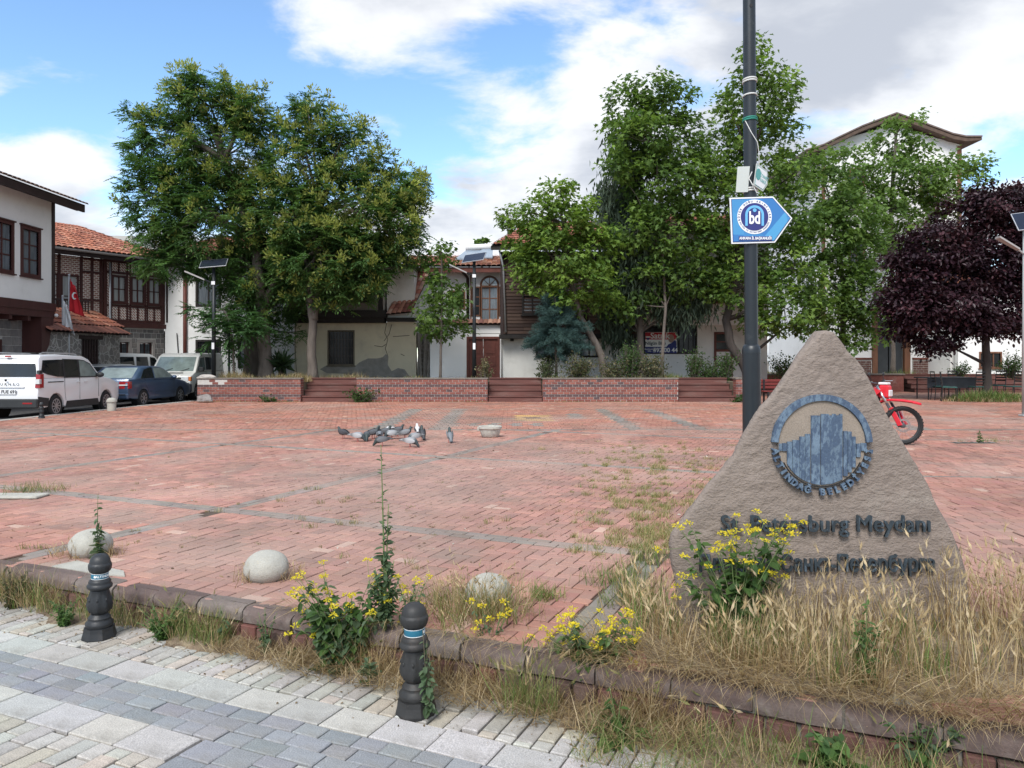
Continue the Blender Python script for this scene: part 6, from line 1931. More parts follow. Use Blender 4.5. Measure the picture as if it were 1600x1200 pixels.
# ---------------------------------------------------------------- bollards and small stones
castM = mat('cast_iron_paint', (.021, .023, .026), .48, .25, 10, spec=.45, bump=.12, bscale=70, dirt=((.075, .06, .05), .5, 7, .58, .72))
castM2 = mat('cast_iron_worn', (.027, .027, .027), .55, .3, 10, spec=.4, bump=.15, bscale=70, dirt=((.10, .065, .045), .6, 6, .52, .7))
tealB = mat('bollard_band_teal', (.02, .135, .21), .4, .15, 12)
def bollard(label, loc, h, m_, seed, band=True, group='cast iron bollards on the street', tilt=0.0):
    t = thing('cast_iron_bollard', label, 'bollard', loc, group=group)
    k = h / .55
    b = MB(); b.lathe([(.105 * k, 0), (.105 * k, .012 * k), (.095 * k, .05 * k), (.092 * k, .075 * k)], 8, ang0=R(22.5)); b.build('plinth', m_, t)
    b = MB(); b.lathe([(.078 * k, .073 * k), (.084 * k, .09 * k), (.084 * k, .103 * k), (.07 * k, .118 * k), (.066 * k, .13 * k), (.068 * k, .135 * k), (.056 * k, .15 * k), (.05 * k, .162 * k)], 24); b.build('base_moulding', m_, t, auto=50)
    def flute(a, z):
        return 1 + .05 * math.cos(8 * a) * (1 if .17 * k < z < .3 * k else 0) + .03 * math.cos(16 * a + z * 60) * (1 if .17 * k < z < .3 * k else 0)
    b = MB(); b.lathe([(.05 * k, .158 * k), (.06 * k, .175 * k), (.072 * k, .195 * k), (.075 * k, .22 * k), (.07 * k, .25 * k), (.062 * k, .28 * k), (.056 * k, .31 * k), (.057 * k, .32 * k)], 48, rf=flute); b.build('leafed_shaft', m_, t, smooth=True)
    b = MB()
    for q_ in range(8):
        a = 2 * math.pi * q_ / 8
        for (dz, wd) in ((.0, .022), (.03, .018), (.058, .013)):
            r_ = .0695 * k
            b.ball((r_ * math.cos(a), r_ * math.sin(a), (.2 + dz) * k), (.0075 * k, .0075 * k, wd * k), 6, 4)
    o = b.build('acanthus_relief', m_, t, smooth=True); o['kind'] = 'stuff'
    b = MB(); b.lathe([(.058 * k, .318 * k), (.075 * k, .332 * k), (.078 * k, .345 * k), (.07 * k, .356 * k), (.066 * k, .362 * k), (.068 * k, .37 * k), (.06 * k, .384 * k), (.05 * k, .392 * k)], 24); b.build('collar', m_, t, auto=50)
    b = MB(); b.lathe([(.05 * k, .388 * k), (.05 * k, .43 * k)], 24); b.build('neck', m_, t, auto=50)
    if band:
        b = MB(); b.lathe([(.0515 * k, .393 * k), (.0525 * k, .396 * k), (.0525 * k, .426 * k), (.0515 * k, .429 * k)], 32, closed=False); bd = b.build('band', tealB, t, auto=50)
        b = MB(); b.lathe([(.053 * k, .392 * k), (.053 * k, .395 * k)], 32); b.lathe([(.053 * k, .426 * k), (.053 * k, .429 * k)], 32); o = b.build('band_edge', whiteS, bd); o['kind'] = 'stuff'
        bm = bmesh.new()
        for i, ch in enumerate('◦ALTINDAĞ'):
            a = R(-112 + i * 13); r_ = .0528 * k
            if ch == '◦':
                for q_ in range(10):
                    pass
                o = MB().prism([(.008 * k * math.cos(2 * math.pi * j / 12), .008 * k * math.sin(2 * math.pi * j / 12)) for j in range(12)], -.001, .0).build('g', whiteS)
                o.data.transform(face_mtx((r_ * math.cos(a), r_ * math.sin(a), .411 * k), (-math.sin(a), math.cos(a), 0), (0, 0, 1)) @ Matrix.Rotation(R(90), 4, 'X') @ Matrix.Rotation(R(180), 4, 'X'))
            else:
                o = text_mesh('g', ch, .02 * k, whiteS, None, face_mtx((r_ * math.cos(a), r_ * math.sin(a), .411 * k), (-math.sin(a), math.cos(a), 0), (0, 0, 1)), .0006, .0008)
            bm.from_mesh(o.data); me = o.data; bpy.data.objects.remove(o); bpy.data.meshes.remove(me)
        me = bpy.data.meshes.new('band_lettering'); bm.to_mesh(me); bm.free(); me.materials.append(whiteS); o = bpy.data.objects.new('band_lettering', me); o['kind'] = 'stuff'; link(o, bd)
    gad = lambda a, z: 1 + (.03 * math.cos(14 * a) if .437 * k < z < .488 * k else 0)
    b = MB(); b.lathe([(.045 * k, .428 * k), (.06 * k, .438 * k), (.068 * k, .455 * k), (.07 * k, .475 * k), (.068 * k, .488 * k), (.064 * k, .491 * k), (.063 * k, .497 * k), (.06 * k, .515 * k), (.05 * k, .533 * k), (.033 * k, .546 * k), (.01 * k, .551 * k)], 42, rf=gad); b.build('cap', m_, t, smooth=True)
    t.rotation_euler = (tilt, tilt * .6, R(seed * 47))
    return t
bollard('black cast iron bollard with teal lettered band at the left', (PX(155, 4.9), 4.9, ST_Z), .535, castM, .35, tilt=R(1.5))
bollard('weathered cast iron bollard overgrown with weeds near the centre', (PX(650, 3.86), 3.86, ST_Z), .55, castM2, 1.9, tilt=R(-1))
bollard('small dark bollard beside the rear wheel of the white car', (PX(65, 20.3), 20.3, 0), .43, castM, 2, band=False, group='bollards along the plaza edge')
mbol = thing('concrete_bollard', 'short white mushroom shaped bollard in front of the blue car', 'bollard', (PX(174.5, 23.3), 23.3, 0))
conc = mat('white_concrete', (.41, .40, .355), .92, .18, 5, bump=.6, bscale=120, fine=.14, dirt=((.30, .28, .23), .5, 4, .5, .75))
mbol.scale = (1.2, 1.2, 1.2)
b = MB(); b.lathe([(.105, 0), (.105, .2), (.1, .215)], 20); b.build('post', conc, mbol, auto=50)
b = MB(); b.lathe([(.1, .216), (.125, .22), (.125, .25), (.1, .3), (.06, .325), (.01, .33)], 20); b.build('cap', conc, mbol, auto=40)
def dome(label, px, py, r_, h_, seed):
    D_ = FPX * CAM_H / (py - HOR)
    bm = bmesh.new(); bmesh.ops.create_icosphere(bm, subdivisions=4, radius=1)
    for v in bm.verts:
        n_ = v.co.normalized(); f_ = 1 + .02 * mnoise.noise(n_ * 2 + Vector((seed, 0, 0))) + .008 * mnoise.noise(n_ * 9)
        v.co.x = n_.x * r_ * f_; v.co.y = n_.y * r_ * f_; v.co.z = max(-.02, (n_.z * .62 + .38) * h_ * f_)
    me = bpy.data.meshes.new('concrete_dome'); bm.to_mesh(me); bm.free(); me.materials.append(conc); me.polygons.foreach_set('use_smooth', [True] * len(me.polygons))
    o = bpy.data.objects.new('concrete_dome', me); o.location = (PX(px, D_ + r_), D_ + r_ * .6, 0); o.rotation_euler = (R(seed), R(-seed * .7), 0); C.objects.link(o)
    return tag(o, label, 'stone', 'round concrete stops along the kerb')
dome('round white concrete stop behind the left bollard with a leafy weed', 149, 871, .16, .20, 1)
dome('round white concrete stop alone on the paving left of the yellow flowers', 421, 909, .156, .195, 2)
dome('round white concrete stop hidden in tall weeds near the centre', 764, 950, .15, .19, 3)
# stone bowl
Db = 16.0
bw = thing('stone_bowl', 'weathered round stone bowl standing on the plaza near the pigeons', 'bowl', (PX(766, 15.4), 15.4, 0))
b = MB(); b.lathe([(.15, 0), (.175, .02), (.2, .1), (.212, .16), (.235, .175), (.238, .215), (.225, .222), (.2, .215), (.18, .15), (.1, .12), (.01, .115)], 28); b.build('basin', mat('bowl_stone', (.46, .44, .39), .9, .2, 5, bump=.5, bscale=70, dirt=((.2, .19, .165), .6, 6, .5, .7)), bw, auto=40)
b = MB(); b.lathe([(.165, .16), (.1, .175), (.01, .18)], 20); b.build('soil', soilM, bw)
b = MB(); b.cbox(-.26, -.2, -.04, .04, .12, .2, .01); b.build('lug', mat('bowl_stone'), bw)

# ---------------------------------------------------------------- pigeons
def pmat(name, body, wing, bars, neck):
    m = bpy.data.materials.new(name); m.use_nodes = True; t = m.node_tree; L = t.links.new; bs = t.nodes['Principled BSDF']
    at = t.nodes.new('ShaderNodeAttribute'); at.attribute_name = 'Col'
    L(at.outputs['Color'], bs.inputs['Base Color']); bs.inputs['Roughness'].default_value = .6
    return m
pigM = pmat('pigeon_feather', 0, 0, 0, 0)
legM = mat('pigeon_leg', (.38, .09, .08), .6, .1)
def pigeon(label, px, py, heading, pose, pal):
    """one continuous body: tail, rump, breast, neck, head, beak; wings folded on its sides"""
    D_ = FPX * CAM_H / (py - HOR)
    t = thing('pigeon', label, 'pigeon', (PX(px, D_), D_, 0), heading, group='pigeons feeding on the plaza')
    body, wing, neckc = [np.array(c) for c in pal]
    if pose == 'peck':
        sp = [(-.20, .125, .012, .026), (-.15, .13, .014, .032), (-.09, .135, .03, .042), (-.02, .13, .056, .06), (.045, .12, .062, .062), (.09, .10, .05, .05), (.118, .07, .032, .034), (.135, .045, .024, .025), (.15, .025, .021, .022), (.16, .012, .009, .009), (.165, .002, .003, .003)]
    elif pose == 'up':
        sp = [(-.15, .03, .012, .03), (-.11, .06, .014, .034), (-.07, .09, .034, .046), (-.02, .125, .056, .062), (.03, .155, .058, .06), (.055, .195, .04, .042), (.06, .23, .027, .027), (.063, .255, .024, .025), (.072, .272, .023, .023), (.092, .272, .010, .010), (.108, .266, .003, .003)]
    else:
        sp = [(-.20, .09, .012, .028), (-.15, .1, .014, .032), (-.09, .115, .03, .044), (-.02, .13, .056, .062), (.045, .14, .06, .062), (.085, .165, .042, .044), (.1, .195, .028, .028), (.108, .215, .024, .025), (.12, .228, .022, .022), (.14, .226, .009, .009), (.155, .22, .003, .003)]
    n_ = 10; V = []; cols = []; F = []
    for i, (x, z, rz, ry) in enumerate(sp):
        a = sp[max(0, i - 1)]; c = sp[min(len(sp) - 1, i + 1)]
        d = Vector((c[0] - a[0], 0, c[1] - a[1])).normalized(); u_ = Vector((-d.z, 0, d.x))
        for k in range(n_):
            an = 2 * math.pi * k / n_
            p = Vector((x, 0, z)) + Vector((0, 1, 0)) * (ry * math.cos(an)) + u_ * (rz * math.sin(an))
            V.append(tuple(p))
            tone = body if i < 5 else neckc
            if i == 0: tone = body * .45
            if i >= 9: tone = np.array([.08, .08, .08])
            cols.append(tone)
    for i in range(len(sp) - 1):
        for k in range(n_):
            F.append((i * n_ + k, i * n_ + (k + 1) % n_, (i + 1) * n_ + (k + 1) % n_, (i + 1) * n_ + k))
    np_mesh('body', np.array(V), np.array(F), pigM, t, np.array(cols), smooth=True)
    ax = Vector((sp[5][0] - sp[1][0], 0, sp[5][1] - sp[1][1])).normalized(); u_ = Vector((-ax.z, 0, ax.x))
    for s_ in (-1, 1):
        W = []; Wc = []
        st = [(-.02, .008), (.03, .026), (.10, .04), (.17, .042), (.22, .03), (.245, .012)]
        o_ = Vector((sp[1][0], 0, sp[1][1]))
        for j, (l, h_) in enumerate(st):
            for q_ in (-1, 0, 1):
                p = o_ + ax * l + u_ * (q_ * h_ + .008)
                yy = (.024 + .046 * math.sin(min(1, max(0, l / .24)) * math.pi * .75)) * (1 if q_ == 0 else .82)
                W.append((p.x, s_ * yy, p.z)); Wc.append(wing if j not in (1, 2) else (wing * .35 if j == 1 else wing * .9))
        Fw = []
        for j in range(len(st) - 1):
            for q_ in (0, 1):
                f_ = (j * 3 + q_, (j + 1) * 3 + q_, (j + 1) * 3 + q_ + 1, j * 3 + q_ + 1)
                Fw.append(f_ if s_ < 0 else f_[::-1])
        np_mesh('wing', np.array(W), np.array(Fw), pigM, t, np.array(Wc), smooth=True)
        b = MB(); lx = sp[3][0] + .02
        b.tube([(lx, s_ * .022, sp[3][1] - .03), (lx - .005, s_ * .024, .05), (lx, s_ * .024, .006)], .005, 5)
        for dx, dy in ((.03, 0), (.024, .014), (.024, -.014), (-.018, 0)):
            b.tube([(lx, s_ * .024, .005), (lx + dx, s_ * .024 + dy, .003)], .0032, 4)
        b.build('leg', legM, t)
    return t
grey = ((.17, .185, .205), (.26, .275, .29), (.035, .055, .055)); dark = ((.05, .052, .06), (.06, .062, .07), (.035, .05, .05)); pale = ((.26, .27, .285), (.40, .41, .42), (.045, .06, .065)); white = ((.6, .6, .6), (.12, .12, .13), (.62, .62, .62)); mid = ((.085, .09, .10), (.13, .137, .148), (.03, .045, .045))
for (lab, px, py, hd, po, pal) in (
    ('dark pigeon standing alone at the left end of the flock', 536, 686, 150, 'stand', dark),
    ('pale grey pigeon with dark tail stretched out, second from the left of the flock', 559, 690, -8, 'peck', pale),
    ('dark pigeon with pale breast facing us, third from the left', 573, 689, -80, 'peck', mid),
    ('dark chequered pigeon fourth from the left of the flock', 582, 686, 30, 'stand', mid),
    ('black headed pigeon upright behind the tip of the tall weed', 587, 685, 65, 'stand', dark),
    ('grey pigeon just behind the top of the tall weed', 593, 688, 100, 'peck', grey),
    ('dark pigeon pecking with tail to the right, nearest the tall weed', 597, 697, 188, 'peck', mid),
    ('grey pigeon half hidden right of the tall weed tip', 601, 684, 15, 'stand', mid),
    ('pale grey pigeon with light wings in the middle of the flock', 612, 686, 195, 'peck', pale),
    ('white backed pigeon at the rear of the flock', 610, 680, 170, 'peck', white),
    ('small dark pigeon at the rear looking right', 621, 682, 25, 'stand', mid),
    ('grey pigeon with raised dark head, right of the flock centre', 633, 686, 20, 'stand', grey),
    ('pied white headed pigeon at the back right of the flock', 652, 681, 100, 'stand', white),
    ('pale winged pigeon bending down below the pied one', 648, 691, 215, 'peck', pale),
    ('slim black pigeon standing upright at the right of the flock', 660, 688, 110, 'up', dark),
    ('grey pigeon pecking in front of the others, right side', 641, 699, -6, 'peck', pale),
    ('grey pigeon standing apart upright between flock and stone bowl', 703, 692, 105, 'up', grey)):
    pigeon(lab, px, py, R(hd), po, pal)

# ---------------------------------------------------------------- flags, solar lamps, posts
def flag(label, px, ptop, pbot, D_, colm, emblem, w_, h_, seed, side):
    base_z = -.09
    t = thing('flagpole', label, 'flag', (PX(px, D_), D_, base_z), group='flags at the garden wall')
    zt_ = PZ(ptop, D_) - base_z
    MB().tube([(0, 0, 0), (0, 0, zt_)], .03, 8).build('pole', zinc, t, smooth=True)
    MB().ball((0, 0, zt_ + .03), .045).build('finial', zinc, t, smooth=True)
    nx, nz = 12, 18; V = []; F = []
    for i in range(nx + 1):
        for j in range(nz + 1):
            s, q_ = i / nx, j / nz
            fold = .08 * math.sin(s * 9 + seed) * s + .05 * math.sin(s * 17 + q_ * 4 + seed)
            V.append((side * (.03 + w_ * s * (.35 + .65 * q_) * .62), fold, zt_ - .1 - h_ * q_ - .30 * h_ * s * (1.0 - .35 * q_)))
    F = [(i * (nz + 1) + j, (i + 1) * (nz + 1) + j, (i + 1) * (nz + 1) + j + 1, i * (nz + 1) + j + 1) for i in range(nx) for j in range(nz)]
    c = np.tile(np.array(colm), (len(V), 1))
    o = np_mesh('cloth', np.array(V), np.array(F), mat('flag_cloth', attr=True, rough=.85, var=.08), t, c, smooth=True)
    o.modifiers.new('thickness', 'SOLIDIFY').thickness = .006
    if emblem:
        b = MB()
        for (ca, rr, dz) in ((0, .11, 0),):
            for k in range(12):
                a0, a1 = R(50 + k * 21.6), R(50 + (k + 1) * 21.6)
                q_ = [(side * .26 + .10 * math.cos(a0), -.1, zt_ - h_ * .62 + .14 * math.sin(a0)), (side * .26 + .10 * math.cos(a1), -.1, zt_ - h_ * .62 + .14 * math.sin(a1)),
                      (side * .29 + .07 * math.cos(a1), -.1, zt_ - h_ * .62 + .10 * math.sin(a1)), (side * .29 + .07 * math.cos(a0), -.1, zt_ - h_ * .62 + .10 * math.sin(a0))]
                b.add(q_, [(0, 1, 2, 3)])
        b.build('crescent', whiteS, t)
    return t
flag('red flag with white crescent hanging from a pole at the garden wall', 108, 431, 545, 29.4, (.52, .02, .03), True, .95, 1.25, 1, 1)
flag('white flag hanging limp from the shorter pole beside the red one', 98, 464, 545, 29.2, (.66, .68, .70), False, .8, 1.15, 3, 1)
darkpost = mat('post_black', (.02, .024, .028), .45, .15, 5)
pv = mat('solar_cells', (.018, .022, .035), .12, .2, 4, spec=.6)
def solar_lamp(label, px, D_, base_z, ptop, plamp, panel_w, lamp_side, panel_tilt, rz, light=False):
    t = thing('solar_street_lamp', label, 'street lamp', (PX(px, D_), D_, base_z), group='solar street lamps')
    zt_ = PZ(ptop, D_) - base_z; zl = PZ(plamp, D_) - base_z
    pm_ = darkpost if not light else mat('galvanised', (.48, .5, .5), .5, .1, metal=.3)
    MB().tube([(0, 0, 0), (0, 0, zt_ - .1)], [.085, .06], 12).build('post', pm_, t, smooth=True)
    MB().cbox(-.12, .12, -.12, .12, 0, .05, .01).build('base_plate', pm_, t)
    hd = bpy.data.objects.new('panel_mount', None); link(hd, t); hd.location = (0, 0, zt_); hd.rotation_euler = (panel_tilt, R(6 * lamp_side), rz)
    MB().cbox(-panel_w / 2, panel_w / 2, -.32, .32, 0, .03, .004).build('panel_frame', zinc, hd)
    MB().box(-panel_w / 2 + .02, panel_w / 2 - .02, -.3, .3, .0305, .034).build('panel_cells', pv, hd)
    MB().tube([(0, 0, zt_ - .12), (0, 0, zt_ + .01)], .05, 8).build('bracket', pm_, t)
    MB().tube([(0, 0, zl), (lamp_side * .35, -.15, zl + .16)], .025, 8).build('arm', pm_, t)
    MB().hexa([(lamp_side * .28, -.22, zl + .10), (lamp_side * .95, -.42, zl + .40), (lamp_side * .95, -.2, zl + .40), (lamp_side * .28, -.06, zl + .10),
               (lamp_side * .28, -.22, zl + .15), (lamp_side * .95, -.42, zl + .45), (lamp_side * .95, -.2, zl + .45), (lamp_side * .28, -.06, zl + .15)]).build('lamp_head', mat('lamp_grey', (.38, .36, .35), .5, .1), t)
    MB().cbox(-.07, .07, -.075, -.06, zl - .05, zl + .08, .004).build('sticker', whiteS, t)
    MB().cbox(-.05, .05, -.09, -.075, 1.25, 1.5, .004).build('notice', whiteS, t)
    return t
solar_lamp('solar street lamp in front of the white house left of the big tree', 334, 29.4, .7, 412, 443, 1.0, -1, R(32), R(8))
solar_lamp('solar street lamp in front of the wooden double door', 741, 30.2, .7, 403, 432, .9, -1, R(35), R(-15))
solar_lamp('pale solar street lamp cut off by the right edge of the view', 1602, 21.0, 0, 346, 398, .55, -1, R(55), R(-12), True)
ip = thing('iron_post', 'thin black iron post with a bulge beside the cream van', 'post', (PX(358, 30.6), 30.6, .7))
b = MB(); b.lathe([(.07, 0), (.07, .1), (.09, .14), (.09, .2), (.06, .26), (.045, .34), (.045, 2.4)], 12); b.build('shaft', darkpost, ip, auto=40)
# for-sale banner
DB_ = 34.05
bn_ = thing('sale_banner', 'red white and blue for sale banner hung on the barred window', 'banner', (PX(1032, DB_), DB_, 0))
bx_ = lambda px: PX(px, DB_) - PX(1032, DB_)
bz_ = lambda py: PZ(py, DB_)
Rm = mat('banner_red', (.40, .02, .03), .6, .1); Wm = mat('banner_white', (.68, .69, .68), .6, .05); Bm = mat('banner_blue', (.012, .02, .13), .6, .1)
MB().box(bx_(1008), bx_(1057), -.03, -.02, bz_(552), bz_(519)).build('sheet', Wm, bn_)
MB().box(bx_(1008), bx_(1057), -.034, -.03, bz_(530.5), bz_(519.5)).build('red_stripe', Rm, bn_)
MB().box(bx_(1008), bx_(1057), -.034, -.03, bz_(552), bz_(542)).build('blue_stripe', Bm, bn_)
text_mesh('sale_word', 'Satılık', .36, Wm, bn_, face_mtx((bx_(1031), -.036, bz_(525)), (1, 0, 0), (0, 0, 1)), .002, .008)['kind'] = 'stuff'
text_mesh('name_line', 'Nilgün Birb', .2, mat('banner_ink', (.06, .08, .09), .6, .1), bn_, face_mtx((bx_(1024), -.033, bz_(536.5)), (1, 0, 0), (0, 0, 1)), .002, .006)['kind'] = 'stuff'
text_mesh('phone_number', '492 00 44', .27, Wm, bn_, face_mtx((bx_(1039.5), -.036, bz_(547.3)), (1, 0, 0), (0, 0, 1)), .002, .005)['kind'] = 'stuff'
text_mesh('area_code', '(312)', .1, Wm, bn_, face_mtx((bx_(1021.5), -.036, bz_(547)), (0, 0, 1), (-1, 0, 0)), .002, .001)['kind'] = 'stuff'
text_mesh('office_word', 'Gayrimenkul\nOfisi', .085, Wm, bn_, face_mtx((bx_(1014.5), -.036, bz_(547)), (1, 0, 0), (0, 0, 1)), .002, .001)['kind'] = 'stuff'
def ell(cx0, cz0, rx, rz, y0, y1, m_, nm, n_=18):
    MB().prism([(cx0 + rx * math.cos(2 * math.pi * k / n_), cz0 + rz * math.sin(2 * math.pi * k / n_)) for k in range(n_)], y0, y1).build(nm, m_, bn_)
MB().prism([(bx_(1009), bz_(528)), (bx_(1015.5), bz_(528)), (bx_(1012.3), bz_(532))], -.038, -.034).build('balloon_bottom', Bm, bn_)
MB().box(bx_(1008.8), bx_(1015.8), -.038, -.034, bz_(527.8), bz_(525.5)).build('balloon_middle', Wm, bn_)
MB().prism([(bx_(1041), bz_(542)), (bx_(1044), bz_(538)), (bx_(1049), bz_(536)), (bx_(1054.5), bz_(531)), (bx_(1056.5), bz_(534)), (bx_(1056.5), bz_(542))], -.037, -.034).build('portrait_jacket', Bm, bn_)
ell(bx_(1048.5), bz_(529), .13, .19, -.0365, -.034, mat('portrait_skin', (.30, .20, .15), .6, .1), 'portrait_head')

# ---------------------------------------------------------------- cafe table and chairs under the purple tree
chm = mat('chair_black', (.022, .02, .02), .5, .15, 5); cus = mat('chair_cushion', (.03, .085, .075), .8, .2, 6)
def chair(label, x, y, rz, s=1.16):
    t = thing('cafe_chair', label, 'chair', (x, y, 0), rz, group='cafe chairs under the purple tree')
    MB().cbox(-.21, .21, -.2, .22, .43, .47, .012).build('seat', cus, t)
    for sx in (-.19, .19):
        MB().tube([(sx, -.19, 0), (sx, -.18, .43)], .014, 6).build('leg', chm, t)
        MB().tube([(sx, .25, 0), (sx, .21, .45), (sx, .27, .95)], .014, 6).build('leg', chm, t)
    for z_ in (.62, .72, .82, .93):
        yy = .21 + (z_ - .45) * .12
        MB().cbox(-.18, .18, yy - .008, yy + .008, z_ - .022, z_ + .022, .004).build('back_slat', chm, t)
    t.scale = (s, s, s)
    return t
tb = thing('cafe_table', 'dark square cafe table beneath the purple tree', 'table', (17.0, 30.2, 0))
MB().cbox(-.95, .95, -.5, .5, .82, .87, .012).build('table_top', mat('table_grey', (.055, .06, .065), .5, .15), tb)
MB().box(-.93, .93, -.485, -.475, .45, .82).build('cloth_front', mat('table_cloth_dark', (.045, .05, .056), .9, .25), tb)
for sx in (-.85, .85):
    for sy in (-.42, .42):
        MB().tube([(sx, sy, 0), (sx, sy, .82)], .025, 6).build('leg', chm, tb)
for lab, px, D_, rz in (('black slatted cafe chair left of the table, turned away', 1470, 29.6, 80), ('black cafe chair with green seat in front left of the table', 1484, 28.6, 65),
                        ('black cafe chair tucked at the front of the table', 1527, 29.2, 180), ('black cafe chair behind the table, left half', 1497, 31.4, 10),
                        ('black cafe chair behind the purple tree trunk', 1556, 30.8, -70), ('black cafe chair standing apart at the right of the tree', 1583, 29.6, -80)):
    chair(lab, PX(px, D_), D_, R(rz))
# broken drain cover and the pale slab in the paving
dc = thing('drain_cover', 'broken drain cover in the paving right of the motorcycle', 'cover', (PX(1522, 14.3), 14.3, .002))
b = MB(); b.cbox(-.42, .42, -.12, .12, -.012, .004, .004); b.build('frame', mat('drain_dark', (.10, .085, .07), .9, .3), dc)
for k in range(5):
    MB().cbox(-.38 + k * .16, -.30 + k * .16, -.09 + (k % 2) * .05, .02, .0125, .02, .004).build('fragment', rockM, dc)
sl_ = thing('stone_slab', 'pale flat stone slab beside a grass tuft at the left edge', 'slab', (PX(18, 8.65), 8.65, 0))
MB().cbox(-.5, .36, -.13, .13, 0, .03, .01).build('slab_top', conc, sl_)
sl2 = thing('kerb_filler', 'patch of pale cement behind the kerb left of the bollard', 'cement', (*uv(-3.2, -.24), 0), KA)
MB().slab([(-.62, -.1), (-.1, -.1), (.1, -.06), (-.02, .03), (-.3, .05), (-.6, .09)], .0, .010).build('cement_skin', conc, sl2)
# ---------------------------------------------------------------- trees
barkM = mat('bark_grey_brown', (.125, .105, .09), .95, .35, 6, bump=.8, bscale=22, bdist=.03, stretch=(1, 1, .3))
barkD = mat('bark_dark', (.055, .045, .04), .95, .35, 6, bump=.8, bscale=22, bdist=.03, stretch=(1, 1, .3))
leafG = leafmat('leaf'); leafP = leafmat('leaf_purple', .18, .45, .35); needleM = leafmat('needle', .2, .6, .2)
SHAPES = {
    'leaflet': (np.array([(0, 0), (.45, .2), (1, 0), (.45, -.2)]), [(0, 3, 2, 1)]),
    'oval': (np.array([(0, 0), (.3, .26), (.7, .24), (1, 0), (.7, -.24), (.3, -.26)]), [(0, 5, 4, 3), (0, 3, 2, 1)]),
    'maple': (np.array([(0, 0), (.05, .30), (.30, .22), (.42, .52), (.58, .18), (1.0, 0), (.58, -.18), (.42, -.52), (.30, -.22), (.05, -.30)]),
              [(0, 2, 1, 0), (0, 4, 3, 2), (0, 5, 4, 0), (0, 6, 5, 0), (0, 8, 7, 6), (0, 9, 8, 0)]),
    'needle': (np.array([(0, 0), (.5, .06), (1, 0), (.5, -.06)]), [(0, 3, 2, 1)]),
    'strip': (np.array([(0, 0), (.35, .12), (1, 0), (.35, -.12)]), [(0, 3, 2, 1)]),
}
def unit(v):
    return v / np.maximum(np.linalg.norm(v, axis=1, keepdims=True), 1e-9)
def leaf_arrays(shape, pos, d, up, size, col, bend=.15):
    S, faces = SHAPES[shape]
    n = len(pos); k = len(S)
    d = unit(d); s = unit(np.cross(d, up)); nn = np.cross(s, d)
    size = np.broadcast_to(size, (n,))
    V = pos[:, None, :] + (d[:, None, :] * S[None, :, 0:1] + s[:, None, :] * S[None, :, 1:2] - nn[:, None, :] * (bend * S[None, :, 0:1] ** 2 - .25 * np.abs(S[None, :, 1:2]) ** 1)) * size[:, None, None]
    F3, F4 = [], []
    for f in faces:
        f = list(dict.fromkeys(f))
        (F3 if len(f) == 3 else F4).append(f)
    out = []
    for fl in (F3, F4):
        if fl:
            out.append((np.arange(n)[:, None, None] * k + np.array(fl)[None]).reshape(-1, len(fl[0])))
    return V.reshape(-1, 3), out, np.repeat(col, k, axis=0)
def join_leaves(name, groups, m_, parent):
    Vs, F3, F4, Cs = [], [], [], []; off = 0
    for (V, Fl, c) in groups:
        for f in Fl:
            (F3 if f.shape[1] == 3 else F4).append(f + off)
        Vs.append(V); Cs.append(c); off += len(V)
    Fl = ([np.concatenate(F3)] if F3 else []) + ([np.concatenate(F4)] if F4 else [])
    return np_mesh(name, np.concatenate(Vs), Fl, m_, parent, np.clip(np.concatenate(Cs), .003, .9))
def rdir(g, n):
    return unit(g.normal(size=(n, 3)))
